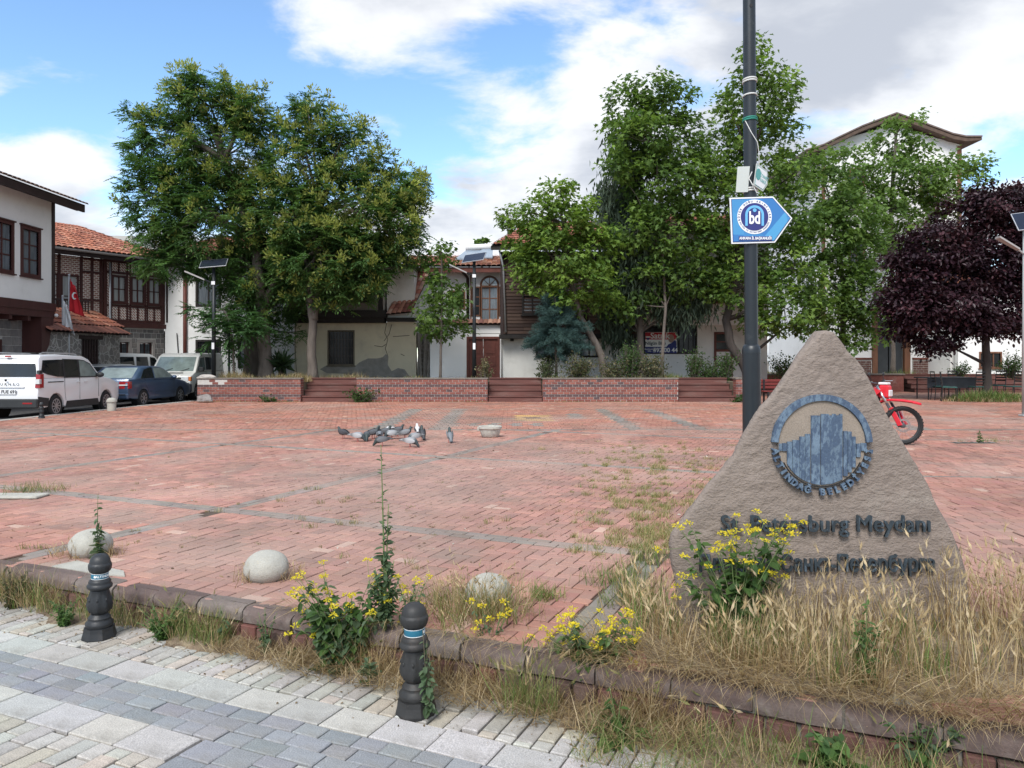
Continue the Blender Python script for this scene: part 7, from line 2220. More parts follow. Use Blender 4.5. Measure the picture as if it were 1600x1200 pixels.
def tree(name, label, group, D_, trunk, r0, blobs, style, cols, seed, dens=1.0, leaf=.15, per=24, crpx=14, bark=None, extra_stems=(), flower=None, zbase=.66, lm=None, fillz=.6):
    g = np.random.default_rng(seed); rnd = random.Random(seed)
    base = P(*trunk[0], D_); base.z = zbase
    t = thing(name, label, 'tree', base, group=group)
    B = np.array(base)
    bk = bark or barkM
    def stem(pts, ra, rb, nm='trunk', n=10):
        w_ = [Vector(p) - base for p in pts]
        k = len(w_)
        # finer, slightly wandering line
        q_ = []
        for i in range(k - 1):
            for s in range(4):
                p = w_[i].lerp(w_[i + 1], s / 4)
                if s:
                    p = p + Vector((rnd.uniform(-1, 1), rnd.uniform(-1, 1), 0)) * ra * .12
                q_.append(p)
        q_.append(w_[-1])
        rr = [ra + (rb - ra) * (i / (len(q_) - 1)) ** .85 for i in range(len(q_))]
        rr[0] *= 1.35
        if len(rr) > 1: rr[1] *= 1.1
        return MB().tube(q_, rr, n).build(nm, bk, t, smooth=True)
    tp = [P(a, c, D_) for a, c in trunk]; tp[0] = base
    stem(tp, r0, r0 * .55)
    for st in extra_stems:
        stem([P(a, c, D_ + dd) for a, c, dd in st[0]], st[1], st[1] * .5, 'stem')
    top = tp[-1]
    groups = []; fl_groups = []
    twigs = MB(); limbs = MB()
    for (px, py, rx, rz, *dd) in blobs:
        d_ = D_ + (dd[0] if dd else rnd.uniform(-.6, .6))
        c = np.array(P(px, py, d_)); s = d_ / FPX
        ax = np.array([rx * s, max(rx, rz) * s * .9, rz * s])
        ncl = max(6, int(dens * (4.5 if style == 'pinnate' else 4.9 if style != 'needle' else 4.6) * rx * rz / (crpx * crpx)))
        dr = rdir(g, ncl); rad = g.uniform(.38, 1.0, (ncl, 1)) ** .6
        cc = c + dr * rad * ax
        # limb from the nearest higher point of the trunk
        k_ = min(range(len(tp)), key=lambda i: (Vector(c) - tp[i]).length + (4 if tp[i].z > c[2] + .3 else 0) + (2 if i == 0 else 0))
        a0 = tp[max(1, k_)] if len(tp) > 1 else tp[0]
        m1 = a0.lerp(Vector(c), .55) + Vector((0, 0, .12 * (Vector(c) - a0).length))
        limbs.tube([a0 - base, a0.lerp(m1, .5) - base, m1 - base, Vector(c) - base], [r0 * .42, r0 * .32, r0 * .2, r0 * .08], 6)
        for i in range(0, ncl, 5):
            mid_ = Vector(c).lerp(Vector(cc[i]), .5) + Vector((rnd.uniform(-.1, .1), rnd.uniform(-.1, .1), rnd.uniform(0, .12)))
            twigs.tube([Vector(c) - base, mid_ - base, Vector(cc[i]) - base], [r0 * .08, r0 * .055, r0 * .02], 4, cap=False)
        csz = crpx * s
        clump_c = np.array(cols)[g.integers(0, len(cols), ncl)] * g.normal(1, .13, (ncl, 1))
        if style == 'pinnate':
            nf = 9; nl = 11
            out = unit(cc - c + np.array([0, 0, .25]))
            fd = unit(out[:, None, :] * .55 + g.normal(0, .75, (ncl, nf, 3)) * np.array([1, 1, .55])).reshape(-1, 3) if False else unit((out[:, None, :] * .55 + g.normal(0, .75, (ncl, nf, 3)) * np.array([1, 1, .55])).reshape(-1, 3))
            fo = np.repeat(cc, nf, axis=0) + g.normal(0, csz * .35, (ncl * nf, 3))
            fl = g.uniform(.75, 1.25, len(fd)) * csz * 1.1
            fc = np.repeat(clump_c, nf, axis=0) * g.normal(1, .12, (len(fd), 1))
            for q_ in range(nl):
                tt = (q_ // 2 + .6) / (nl / 2 + .3)
                pos = fo + fd * (fl * tt)[:, None] + np.array([0, 0, -1.0]) * (fl * .35 * tt ** 2)[:, None]
                sd = unit(np.cross(fd, np.array([0, 0, 1.0]))) * (1 if q_ % 2 else -1)
                dd_ = fd * (.55 if q_ < nl - 1 else 1) + sd * (.85 if q_ < nl - 1 else 0) + np.array([0, 0, -.25])
                groups.append(leaf_arrays('leaflet', pos - B, dd_, np.tile([0, 0, 1.0], (len(pos), 1)) + g.normal(0, .25, (len(pos), 3)), leaf * g.uniform(.8, 1.2, len(pos)), fc * g.normal(1, .1, (len(pos), 1))))
            if flower is not None:
                fcol, prob, fn = flower
                sel = (g.random(ncl) < prob(px, py)) & ((dr[:, 2] > -.25) | (dr[:, 1] < -.2)) & (rad[:, 0] > .62)
                fc0 = cc[sel] + dr[sel] * csz * .7
                nfl = len(fc0)
                if nfl:
                    n_ = 34
                    ax_ = unit(dr[sel] * .6 + np.array([0, -.2, .8]))
                    spk = unit(ax_[:, None, :] + g.normal(0, .55, (nfl, n_, 3)) .reshape(nfl, n_, 3).copy().reshape(nfl, n_, 3))if False else None
                    dirs = (ax_[:, None, :] + g.normal(0, .5, (nfl, n_, 3))).reshape(-1, 3); dirs = unit(dirs)
                    tt = g.uniform(.15, 1, len(dirs))
                    pos = np.repeat(fc0, n_, axis=0) + dirs * (tt * csz * 1.0)[:, None]
                    fcl = np.array(fcol) * g.normal(1, .18, (len(dirs), 1)) * np.repeat(g.normal(1, .12, (nfl, 1)), n_, axis=0)
                    fl_groups.append(leaf_arrays('leaflet', pos - B, dirs + g.normal(0, .3, dirs.shape), rdir(g, len(dirs)), leaf * 1.0, fcl))
        elif style in ('maple', 'oval'):
            n_ = per
            pos = np.repeat(cc, n_, axis=0) + g.normal(0, 1, (ncl * n_, 3)) * csz * np.array([.62, .62, .42])
            out = unit(np.repeat(unit(cc - c), n_, axis=0) + g.normal(0, .6, pos.shape))
            dd_ = out * np.array([1, 1, .35]) + np.array([0, 0, -.35]) + g.normal(0, .35, pos.shape)
            up = np.tile([0, 0, 1.0], (len(pos), 1)) + out * .5 + g.normal(0, .35, pos.shape)
            groups.append(leaf_arrays(style, pos - B, dd_, up, leaf * 1.22 * g.uniform(.65, 1.2, len(pos)), np.repeat(clump_c, n_, axis=0) * g.normal(1, .14, (len(pos), 1))))
        elif style == 'droop':
            n_ = per
            pos = np.repeat(cc, n_, axis=0) + g.normal(0, 1, (ncl * n_, 3)) * csz * np.array([.7, .7, .8])
            dd_ = np.array([0, 0, -1.0]) + g.normal(0, .33, pos.shape)
            groups.append(leaf_arrays('strip', pos - B, dd_, rdir(g, len(pos)), leaf * g.uniform(.6, 1.3, len(pos)), np.repeat(clump_c, n_, axis=0) * g.normal(1, .15, (len(pos), 1))))
        elif style == 'needle':
            n_ = per
            out = unit(np.repeat(unit((cc - np.array(top)) * np.array([1, 1, .15]) + np.array([0, 0, .12])), n_, axis=0) + g.normal(0, .12, (ncl * n_, 3)))
            tt = g.uniform(-.9, .9, ncl * n_)
            pos = np.repeat(cc, n_, axis=0) + out * (tt * csz * 1.3)[:, None] + g.normal(0, csz * .12, (ncl * n_, 3))
            dd_ = out * .8 + g.normal(0, .6, pos.shape)
            groups.append(leaf_arrays('needle', pos - B, dd_, rdir(g, len(pos)), leaf * g.uniform(.7, 1.2, len(pos)), np.repeat(clump_c, n_, axis=0) * g.normal(1, .15, (len(pos), 1))))
    o = join_leaves('crown', [(V_, F_, c_ * 1.22) for V_, F_, c_ in groups], lm or leafG, t); o['kind'] = 'stuff'
    o = limbs.build('limbs', bk, t, smooth=True); o['kind'] = 'stuff'
    if fl_groups:
        o = join_leaves('flower_panicles', fl_groups, leafG, t); o['kind'] = 'stuff'
    o = twigs.build('twigs', bk, t); o['kind'] = 'stuff'
    return t
gcol = [(.060, .122, .036), (.072, .138, .040), (.050, .106, .035), (.085, .148, .045)]
fprob = lambda px, py: min(.95, max(.05, .30 + (px - 330) / 420 + (300 - py) / 900))
fw_ = ((.29, .325, .09), fprob, 0)
GT = 'trees on the terrace'
tree('golden_rain_tree', 'largest leafy tree, forked grey trunk, tallest crown at the left of the terrace', GT, 31.0,
     [(416, 592), (413, 540), (409, 490), (406, 455), (400, 380), (350, 250)], .30,
     [(330, 168, 72, 48), (300, 145, 40, 28), (262, 225, 62, 58), (225, 195, 28, 28), (350, 245, 85, 75), (255, 320, 55, 70), (345, 345, 90, 75), (262, 395, 55, 38), (232, 300, 30, 60), (395, 420, 55, 55), (390, 180, 38, 40), (330, 300, 70, 60), (300, 400, 50, 35), (420, 330, 60, 60), (240, 415, 28, 18), (390, 490, 40, 30)],
     'pinnate', gcol, 11, leaf=.155, extra_stems=(([(409, 480, 0), (430, 440, .1), (452, 400, .2), (460, 340, .2)], .17),), flower=fw_)
tree('golden_rain_tree', 'leafy tree with yellow flower sprays in front of the derelict house, twin grey stem', GT, 30.6,
     [(489, 592), (487, 540), (489, 500), (484, 470), (482, 430), (500, 330)], .2,
     [(460, 195, 38, 40), (480, 168, 30, 18), (470, 260, 60, 60), (545, 240, 48, 48), (540, 205, 28, 20), (600, 290, 52, 44), (628, 330, 34, 62), (555, 330, 70, 66), (500, 390, 70, 60), (570, 410, 55, 50), (610, 420, 30, 28), (640, 300, 22, 30), (520, 445, 60, 35), (470, 430, 45, 45), (650, 370, 14, 28), (460, 340, 55, 60), (600, 360, 45, 40)],
     'pinnate', gcol, 12, leaf=.155, extra_stems=(([(490, 500, 0), (497, 470, .05), (494, 440, .1), (530, 360, .2)], .13),), flower=fw_)
tree('golden_rain_tree', 'thick trunked tree half hidden behind the forked tree', GT, 32.6,
     [(394, 592), (392, 530), (396, 470), (400, 400)], .34, [(375, 470, 40, 30), (440, 470, 40, 36), (420, 410, 60, 45), (360, 420, 45, 36), (450, 520, 25, 14)], 'pinnate', gcol, 13, leaf=.155)
tree('young_ailanthus', 'young tree with long drooping leaf fronds beside the cream van', GT, 30.0,
     [(366, 594), (364, 540), (358, 500), (350, 485)], .05, [(322, 492, 30, 12), (350, 500, 32, 20), (385, 510, 28, 24), (335, 520, 22, 18), (370, 535, 18, 20)], 'pinnate', [(.05, .11, .04), (.06, .125, .045)], 14, leaf=.17, crpx=15)
mcol = [(.115, .185, .038), (.135, .21, .042), (.095, .165, .038), (.165, .245, .05)]
mdk = [(.080, .138, .035), (.094, .158, .038), (.066, .120, .033), (.120, .190, .044)]
tree('slender_maple', 'slender young tree with narrow crown left of the wooden door', GT, 30.4,
     [(688, 594), (689, 540), (691, 480), (690, 420), (689, 385)], .055, [(690, 392, 16, 18), (686, 420, 26, 20), (690, 450, 36, 24), (672, 480, 26, 22), (705, 480, 26, 22), (685, 510, 36, 18), (720, 512, 22, 8), (660, 500, 16, 14)], 'maple', mdk, 21, leaf=.15, per=20, crpx=12, dens=.95)
tree('leaning_maple', 'maple with bent leaning trunk and pale green crown right of the wooden door', GT, 30.5,
     [(946, 592), (940, 556), (926, 528), (908, 498), (900, 470), (888, 430), (880, 350)], .16,
     [(868, 305, 30, 26), (842, 338, 40, 30), (800, 338, 20, 20), (880, 350, 55, 40), (826, 380, 36, 36), (870, 400, 55, 40), (920, 390, 45, 40), (905, 440, 50, 34), (845, 435, 36, 28), (890, 472, 40, 18), (940, 450, 30, 34), (905, 320, 24, 26), (820, 410, 22, 26)],
     'maple', mcol, 22, leaf=.17, per=22, crpx=13, dens=.8)
tree('weeping_cypress', 'grey green conifer with hanging sprays behind the maples', GT, 32.2,
     [(1001, 592), (1000, 520), (999, 400), (990, 260)], .17,
     [(985, 240, 36, 40), (965, 310, 30, 36), (985, 330, 36, 46), (990, 400, 46, 60), (965, 470, 28, 50), (1005, 452, 46, 36), (1055, 458, 46, 34), (1085, 480, 22, 18), (972, 510, 18, 26)],
     'droop', [(.055, .080, .050), (.065, .09, .058), (.048, .070, .048)], 23, leaf=.34, per=60, crpx=14, dens=.9, lm=needleM)
tree('maple_tree', 'broad maple with slim trunk in front of the for sale banner', GT, 30.6,
     [(1034, 592), (1036, 540), (1040, 480), (1035, 400), (1025, 230)], .075,
     [(1015, 145, 38, 30), (985, 165, 36, 36), (1045, 160, 40, 34), (1000, 220, 50, 44), (1060, 220, 50, 50), (960, 260, 24, 26), (1030, 290, 70, 50), (1085, 290, 50, 50), (1000, 360, 46, 40), (1060, 370, 70, 50), (1005, 440, 36, 36), (1060, 440, 50, 36), (980, 488, 22, 20), (975, 200, 30, 30)],
     'maple', mdk + mcol[:1], 24, leaf=.18, per=22, crpx=14, dens=.85)
tree('plane_tree', 'tallest tree on the right with curved dark trunk, spire rising beside the pole', GT, 31.5,
     [(1172, 596), (1160, 566), (1142, 540), (1134, 500), (1146, 455), (1155, 380), (1170, 250), (1178, 120)], .21,
     [(1178, 75, 14, 24), (1172, 110, 28, 24), (1200, 120, 26, 24), (1165, 150, 34, 28), (1212, 155, 36, 30), (1225, 130, 20, 20), (1180, 200, 46, 34), (1225, 205, 30, 24), (1135, 225, 36, 34), (1120, 270, 44, 36), (1185, 260, 60, 40), (1240, 270, 46, 40), (1150, 330, 70, 50), (1225, 340, 60, 46), (1120, 390, 46, 46), (1190, 400, 66, 46), (1105, 440, 30, 24), (1240, 420, 50, 46), (1160, 450, 60, 34), (1225, 480, 56, 40), (1275, 500, 36, 36), (1190, 500, 36, 24), (1140, 175, 24, 24)],
     'maple', mdk + mcol, 25, leaf=.18, per=20, crpx=14, dens=.8, bark=barkD)
tree('maple_tree', 'dense dark maple directly above the top of the carved stone', GT, 34.5,
     [(1318, 596), (1316, 540), (1318, 460), (1310, 380)], .16,
     [(1290, 300, 46, 40), (1335, 330, 44, 44), (1290, 370, 56, 50), (1345, 400, 50, 46), (1290, 440, 56, 44), (1350, 460, 44, 44), (1305, 500, 50, 34), (1260, 350, 30, 30), (1280, 260, 30, 22), (1320, 540, 36, 22), (1370, 500, 28, 36)],
     'maple', mdk, 26, leaf=.19, per=22, crpx=14, dens=.9)
tree('poplar_tree', 'airy light green tree in front of the tall gabled house', GT, 39.0,
     [(1395, 600), (1396, 520), (1394, 420), (1392, 330), (1400, 210)], .12,
     [(1418, 190, 24, 18), (1395, 225, 34, 24), (1430, 235, 34, 24), (1350, 275, 36, 24), (1400, 280, 46, 34), (1450, 285, 46, 34), (1490, 265, 26, 28), (1370, 320, 50, 30), (1430, 330, 50, 30), (1335, 300, 26, 24), (1520, 265, 22, 24), (1480, 310, 40, 26), (1400, 370, 50, 30), (1335, 240, 22, 14), (1300, 240, 26, 12)],
     'maple', [(.11, .18, .045), (.13, .205, .05), (.095, .16, .045)], 27, leaf=.20, per=19, crpx=12, dens=.85)
tree('purple_plum_tree', 'dark purple leaved tree over the cafe table at the right edge', GT, 29.0,
     [(1543, 612), (1542, 570), (1540, 525), (1532, 490), (1520, 420)], .17,
     [(1565, 318, 50, 32), (1600, 330, 46, 44), (1505, 345, 46, 36), (1455, 385, 46, 38), (1420, 425, 36, 36), (1485, 420, 60, 50), (1550, 400, 66, 60), (1625, 410, 60, 60), (1405, 470, 28, 32), (1440, 475, 48, 40), (1505, 480, 60, 40), (1575, 480, 60, 40), (1640, 480, 40, 44), (1410, 512, 32, 18), (1465, 525, 44, 22), (1525, 500, 44, 28), (1455, 545, 26, 9), (1590, 510, 36, 18), (1400, 405, 18, 18), (1535, 300, 24, 14)],
     'oval', [(.025, .0105, .0155), (.031, .0125, .0185), (.021, .0095, .0155), (.046, .0165, .022)], 28, leaf=.14, per=38, crpx=13, dens=1.35, bark=barkD, zbase=0.0, lm=leafP)
tree('blue_spruce', 'small blue green conifer between the barred windows', GT, 30.0,
     [(869, 592), (869, 555), (868, 500), (867, 462)], .06,
     [(867, 466, 14, 10, 0), (862, 486, 26, 12, 0), (876, 492, 24, 12, 0), (852, 508, 30, 14, 0), (884, 512, 30, 14, 0), (868, 528, 42, 14, 0), (848, 536, 24, 10, 0), (892, 538, 28, 12, 0), (868, 550, 36, 10, 0)],
     'needle', [(.050, .095, .088), (.060, .11, .10), (.045, .085, .080)], 29, leaf=.13, per=240, crpx=10, dens=1.2, lm=needleM)

# far tree tops beyond the roofs
tree('distant_tree', 'treetop showing just above the rooftop water heater', 'trees behind the houses', 60.0, [(753, 560), (753, 420), (752, 390)], .12, [(752, 381, 9, 9), (748, 390, 10, 8)], 'oval', mdk, 31, leaf=.3, per=30, crpx=5, zbase=0)
# ---------------------------------------------------------------- shrubs on the terrace
def shrub(label, px, D_, wpx, hpx, cols, seed, style='oval', leaf=.09, zb=.72, per=16, group='shrubs on the terrace', name='shrub'):
    g = np.random.default_rng(seed)
    base = Vector((PX(px, D_), D_, zb))
    t = thing(name, label, 'shrub', base, group=group)
    s = D_ / FPX; w_, h_ = wpx * s, hpx * s
    n = max(8, int(wpx * hpx / 30))
    tips = np.stack([g.normal(0, w_ * .26, n), g.normal(0, w_ * .22, n), np.abs(g.beta(2.2, 1.5, n)) * h_], 1)
    st = MB()
    groups = []
    for p in tips:
        st.tube([(p[0] * .15, p[1] * .15, 0), (p[0] * .6, p[1] * .6, p[2] * .6), tuple(p)], [.012, .008, .004], 4, cap=False)
    m = per
    pos = np.repeat(tips, m, axis=0) * g.uniform(.45, 1.05, (n * m, 1)) + g.normal(0, w_ * .05 + .02, (n * m, 3))
    pos[:, 2] = np.maximum(pos[:, 2], .01)
    c = np.array(cols)[g.integers(0, len(cols), n * m)] * g.normal(1, .18, (n * m, 1))
    groups.append(leaf_arrays(style, pos, rdir(g, n * m) + np.array([0, 0, .3]), rdir(g, n * m) + np.array([0, 0, .8]), leaf * g.uniform(.6, 1.3, n * m), c))
    o = join_leaves('leaves', groups, leafG, t); o['kind'] = 'stuff'
    o = st.build('stems', barkM, t); o['kind'] = 'stuff'
    return t
gs = [(.085, .11, .05), (.11, .125, .06), (.07, .10, .045)]; ds = [(.19, .17, .09), (.15, .145, .08), (.22, .19, .11)]; gg = [(.06, .11, .035), (.075, .13, .04)]
for (lab, px, D_, w_, h_, cl_, se) in (
    ('low grey green shrub under the blue conifer', 855, 29.6, 40, 36, gs, 41), ('bushy pale shrub between conifer and leaning trunk', 905, 29.4, 60, 42, gs + ds, 42),
    ('dusty shrub at the foot of the leaning trunk', 960, 29.4, 50, 34, gs + ds, 43), ('taller fresh green shrub right of the leaning trunk', 985, 29.6, 44, 62, gg, 44),
    ('speckled shrub below the for sale banner', 1020, 29.5, 56, 44, gs + ds, 45), ('upright leafy shrub right of the banner window', 1085, 29.8, 30, 52, gg, 46),
    ('low green shrub on top of the right plank steps', 1110, 29.9, 50, 34, gg, 47), ('green shrub before the red door frame', 1132, 30.2, 36, 46, gg, 48),
    ('dry yellowish shrub standing in front of the double door', 757, 30.0, 22, 36, ds, 49), ('thin weedy shrub left of the blue conifer', 857, 30.4, 20, 50, gs, 50),
    ('weedy bush behind the carved stone beside the pole', 1230, 33.0, 60, 40, gg, 51), ('green bush at the white annex wall', 1580, 34.0, 50, 40, gg, 52), ('leafy bush left of the annex window', 1500, 36.0, 34, 24, gg, 53)):
    shrub(lab, px, D_, w_, h_, cl_, se)
shrub('green weed bush growing by the steps at the yellow house wall', 563, 28.0, 44, 20, gg, 54, zb=0, group='weeds at the foot of the walls')
shrub('low green weed at the foot of the crumbling wall', 420, 28.05, 26, 9, gg, 55, zb=0, group='weeds at the foot of the walls')
shrub('low green weed at the foot of the brick pier', 1150, 28.0, 26, 10, gg, 56, zb=0, group='weeds at the foot of the walls')
yu_ = thing('yucca', 'dark spiky yucca between the two golden rain trunks', 'plant', (PX(440, 31.2), 31.2, .72))
g = np.random.default_rng(61); n = 90
dd_ = rdir(g, n) + np.array([0, 0, .25]); pos = np.tile([0, 0, .65], (n, 1)) + g.normal(0, .07, (n, 3))
o = join_leaves('leaves', [leaf_arrays('strip', pos, dd_, rdir(g, n), .62, np.tile([.035, .065, .03], (n, 1)) * g.normal(1, .15, (n, 1)), .3)], leafG, yu_); o['kind'] = 'stuff'
MB().tube([(0, 0, 0), (0, 0, .7)], [.09, .06], 8).build('stem', barkD, yu_)
# ---------------------------------------------------------------- grass and weeds
grassM = leafmat('grass_blade', .3, .6, .25)
def blades(g, pos, h, w_, lean, bend, col, az=None):
    n = len(pos)
    az = g.uniform(0, 2 * math.pi, n) if az is None else az
    dirv = np.stack([np.cos(az), np.sin(az), np.zeros(n)], 1)
    sd = np.stack([-np.sin(az + g.normal(0, .8, n)), np.cos(az), np.zeros(n)], 1); sd = unit(sd)
    ts = np.array([0, .35, .7, 1.0]); ws = np.array([1, .85, .55, 0])
    V = np.zeros((n, 7, 3)); k = 0
    for t_, wf in zip(ts, ws):
        c = pos + np.array([0, 0, 1.0]) * (h * (t_ * np.sqrt(np.maximum(.02, 1 - np.minimum(.98, lean) ** 2)) - .45 * bend * t_ ** 2))[:, None] + dirv * (h * (lean * t_ + bend * t_ ** 2 * .7))[:, None]
        if wf > 0:
            V[:, k] = c - sd * (w_ * wf / 2)[:, None]; V[:, k + 1] = c + sd * (w_ * wf / 2)[:, None]; k += 2
        else:
            V[:, k] = c; tip = c
    F4 = (np.arange(n)[:, None, None] * 7 + np.array([(0, 1, 3, 2), (2, 3, 5, 4)])[None]).reshape(-1, 4)
    F3 = (np.arange(n)[:, None, None] * 7 + np.array([(4, 5, 6)])[None]).reshape(-1, 3)
    tdir = unit(dirv * (lean + bend * 1.2)[:, None] + np.array([0, 0, 1.0]) * (1 - lean * .6 - bend * .7)[:, None])
    return (V.reshape(-1, 3), [F3, F4], np.repeat(col, 7, axis=0)), tip, tdir
def ears(g, tip, d, ln, col):
    """bristly barley ears: a spindle with a brush of awns"""
    n = len(tip); d = unit(d)
    a = unit(np.cross(d, np.tile([.3, .2, 1.0], (n, 1)))); b = np.cross(d, a)
    V = np.zeros((n, 5, 3)); r_ = ln * .13
    V[:, 0] = tip
    for k in range(3):
        an = 2 * math.pi * k / 3
        V[:, 1 + k] = tip + d * (ln * .4)[:, None] + (a * math.cos(an) + b * math.sin(an)) * r_[:, None]
    V[:, 4] = tip + d * ln[:, None]
    F = (np.arange(n)[:, None, None] * 5 + np.array([(0, 1, 2), (0, 2, 3), (0, 3, 1), (4, 2, 1), (4, 3, 2), (4, 1, 3)])[None]).reshape(-1, 3)
    out = [(V.reshape(-1, 3), [F], np.repeat(col, 5, axis=0))]
    m = 8
    st = np.repeat(tip, m, axis=0) + np.repeat(d * ln[:, None], m, axis=0) * g.uniform(.15, .9, (n * m, 1))
    dd = unit(np.repeat(d, m, axis=0) + g.normal(0, .35, (n * m, 3))); L_ = np.repeat(ln, m) * g.uniform(.6, 1.1, n * m)
    W = np.zeros((n * m, 3, 3)); sd = unit(np.cross(dd, g.normal(size=(n * m, 3))))
    W[:, 0] = st - sd * .0012; W[:, 1] = st + sd * .0012; W[:, 2] = st + dd * L_[:, None]
    out.append((W.reshape(-1, 3), [np.arange(n * m * 3).reshape(-1, 3)], np.repeat(np.repeat(col * 1.1, m, axis=0), 3, axis=0)))
    return out
STRAW = np.array([(.38, .275, .145), (.46, .35, .20), (.30, .21, .11), (.52, .42, .27), (.21, .14, .075)])
GREENG = np.array([(.11, .18, .045), (.14, .215, .06), (.17, .235, .075), (.09, .155, .04)])
OLIVE = np.array([(.22, .21, .085), (.26, .235, .10), (.18, .18, .07)])
def pick(g, pal, n, var=.14):
    return pal[g.integers(0, len(pal), n)] * g.normal(1, var, (n, 1))
def stuff_obj(name, groups, label, cat='grass', m_=None):
    o = join_leaves(name, groups, m_ or grassM, None)
    return tag(o, label, cat, kind='stuff')
def xy_uv(u, v):
    return K0[None] + u[:, None] * kd[None] + v[:, None] * kn[None]
g = np.random.default_rng(101)
# tall dry barley round the foot of the carved stone
def field(n, x0, x1, y0, y1, h0, h1, pal, ear_p=.3, lean=(.05, .35), bend=(.05, .35), w_=(.003, .006), keep=None, zb=.02, cluster=0):
    x = g.uniform(x0, x1, n); y = g.uniform(y0, y1, n)
    if cluster:
        cx_ = g.uniform(x0, x1, cluster); cy_ = g.uniform(y0, y1, cluster); k = g.integers(0, cluster, n)
        x = np.clip(cx_[k] + g.normal(0, .05, n), x0, x1); y = np.clip(cy_[k] + g.normal(0, .04, n), y0, y1)
    u = (x - K0[0]) * kd[0] + (y - K0[1]) * kd[1]; v = (x - K0[0]) * kn[0] + (y - K0[1]) * kn[1]
    ok = v < -.05
    ok &= ~((y > DM - .02) & (y < DM + .36) & (x > PX(1050, DM)) & (x < PX(1515, DM)))
    if keep is not None:
        ok &= keep(x, y)
    x, y = x[ok], y[ok]; n = len(x)
    pos = np.stack([x, y, np.full(n, zb)], 1)
    h = g.uniform(h0, h1, n) * g.uniform(.6, 1, n)
    gr, tip, td = blades(g, pos, h, g.uniform(*w_, n), g.uniform(*lean, n), g.uniform(*bend, n), pick(g, pal, n))
    out = [gr]
    e = g.random(n) < ear_p
    if e.any():
        out += ears(g, tip[e], td[e], g.uniform(.035, .065, e.sum()), pick(g, STRAW[[1, 3]], e.sum()) * 1.05)
    return out
groups = []
groups += field(1250, 1.45, 3.05, 3.5, 4.42, .2, .52, STRAW, .30, cluster=75)
groups += field(650, .80, 1.5, 3.75, 4.45, .12, .36, STRAW, .22, cluster=38)
groups += field(500, .68, .98, 4.2, 5.0, .12, .36, np.concatenate([STRAW, GREENG]), .25)
groups += field(400, 2.55, 3.4, 3.6, 4.9, .2, .48, STRAW, .4)
groups += field(620, 1.0, 3.0, 3.6, 4.3, .12, .4, np.concatenate([GREENG, GREENG, OLIVE]), .12, cluster=24)
groups += field(130, 2.3, 3.1, 4.1, 4.43, .4, .66, STRAW, .7, lean=(.02, .4), bend=(.02, .2))
stuff_obj('barley_grass', groups, 'tall dry barley grass growing round the foot of the carved stone')
# flattened straw on the bed and hanging over the kerb
n = 3800
u = g.uniform(.25, 3.4, n); v = -.05 - np.abs(g.normal(0, .26, n)) ** 1.0
p = xy_uv(u, v); pos = np.stack([p[:, 0], p[:, 1], .02 + g.uniform(0, .05, n)], 1)
az = g.normal(KA - math.pi / 2, 1.3, n)
gr1, _, _ = blades(g, pos, g.uniform(.1, .28, n), g.uniform(.002, .0045, n), g.uniform(.55, .97, n), g.uniform(.1, .5, n), pick(g, STRAW, n), az)
n = 1700
u = np.concatenate([g.uniform(.3, 2.6, 1300), g.uniform(-1.6, .3, 400)]); v = g.uniform(-.14, -.03, n)
p = xy_uv(u, v); pos = np.stack([p[:, 0], p[:, 1], .012 + g.uniform(0, .03, n)], 1)
gr2, _, _ = blades(g, pos, g.uniform(.1, .24, n), g.uniform(.002, .004, n), g.uniform(.6, .95, n), g.uniform(.5, 1.1, n), pick(g, STRAW, n), g.normal(KA - math.pi / 2, .5, n))
stuff_obj('flattened_straw', [gr1, gr2], 'flattened dry straw lying over the kerb in front of the stone')
# straw and weeds along the foot of the kerb on the street side
def kerbfoot(n, u0, u1, pal, h0, h1, lean, bend, v0=.0, v1=.2, ear_p=0.0, cluster=0, wd=(.0022, .0045)):
    if cluster:
        cu = g.uniform(u0, u1, cluster); u = cu[g.integers(0, cluster, n)] + g.normal(0, .045, n); v = np.abs(g.normal(.05, .05, n))
    else:
        u = g.uniform(u0, u1, n); v = g.uniform(v0, v1, n)
    p = xy_uv(u, v); pos = np.stack([p[:, 0], p[:, 1], np.full(n, ST_Z + .015) + g.uniform(0, .03, n)], 1)
    gr, tip, td = blades(g, pos, g.uniform(h0, h1, n), g.uniform(*wd, n), g.uniform(*lean, n), g.uniform(*bend, n), pick(g, pal, n))
    out = [gr]
    e = g.random(n) < ear_p
    if e.any():
        out += ears(g, tip[e], td[e], g.uniform(.035, .06, e.sum()), pick(g, np.concatenate([STRAW[[1, 3]], OLIVE]), e.sum()))
    return out
groups = []
groups += kerbfoot(3000, -1.35, 1.05, STRAW * .85, .07, .22, (.55, .98), (.1, .6), 0, .30)
groups += kerbfoot(900, -1.0, .9, STRAW, .14, .32, (.1, .6), (.1, .5), .0, .16, .06, cluster=18)
groups += kerbfoot(900, -1.9, -1.2, STRAW * .85, .06, .15, (.5, .98), (.1, .6), 0, .26)
groups += kerbfoot(700, -2.45, -1.85, np.concatenate([GREENG, OLIVE, STRAW[:2]]), .1, .27, (.1, .6), (.1, .4), .0, .2, .05)
groups += kerbfoot(420, -3.25, -2.6, np.concatenate([GREENG, OLIVE, STRAW]), .08, .26, (.1, .6), (.1, .4), .0, .18, .05)
groups += kerbfoot(900, -4.3, -3.4, np.concatenate([GREENG, OLIVE, STRAW, STRAW]), .12, .34, (.1, .6), (.1, .5), .0, .2)
groups += kerbfoot(600, 1.0, 2.6, np.concatenate([GREENG, OLIVE, STRAW]), .08, .28, (.1, .7), (.1, .5), .0, .32, .05)
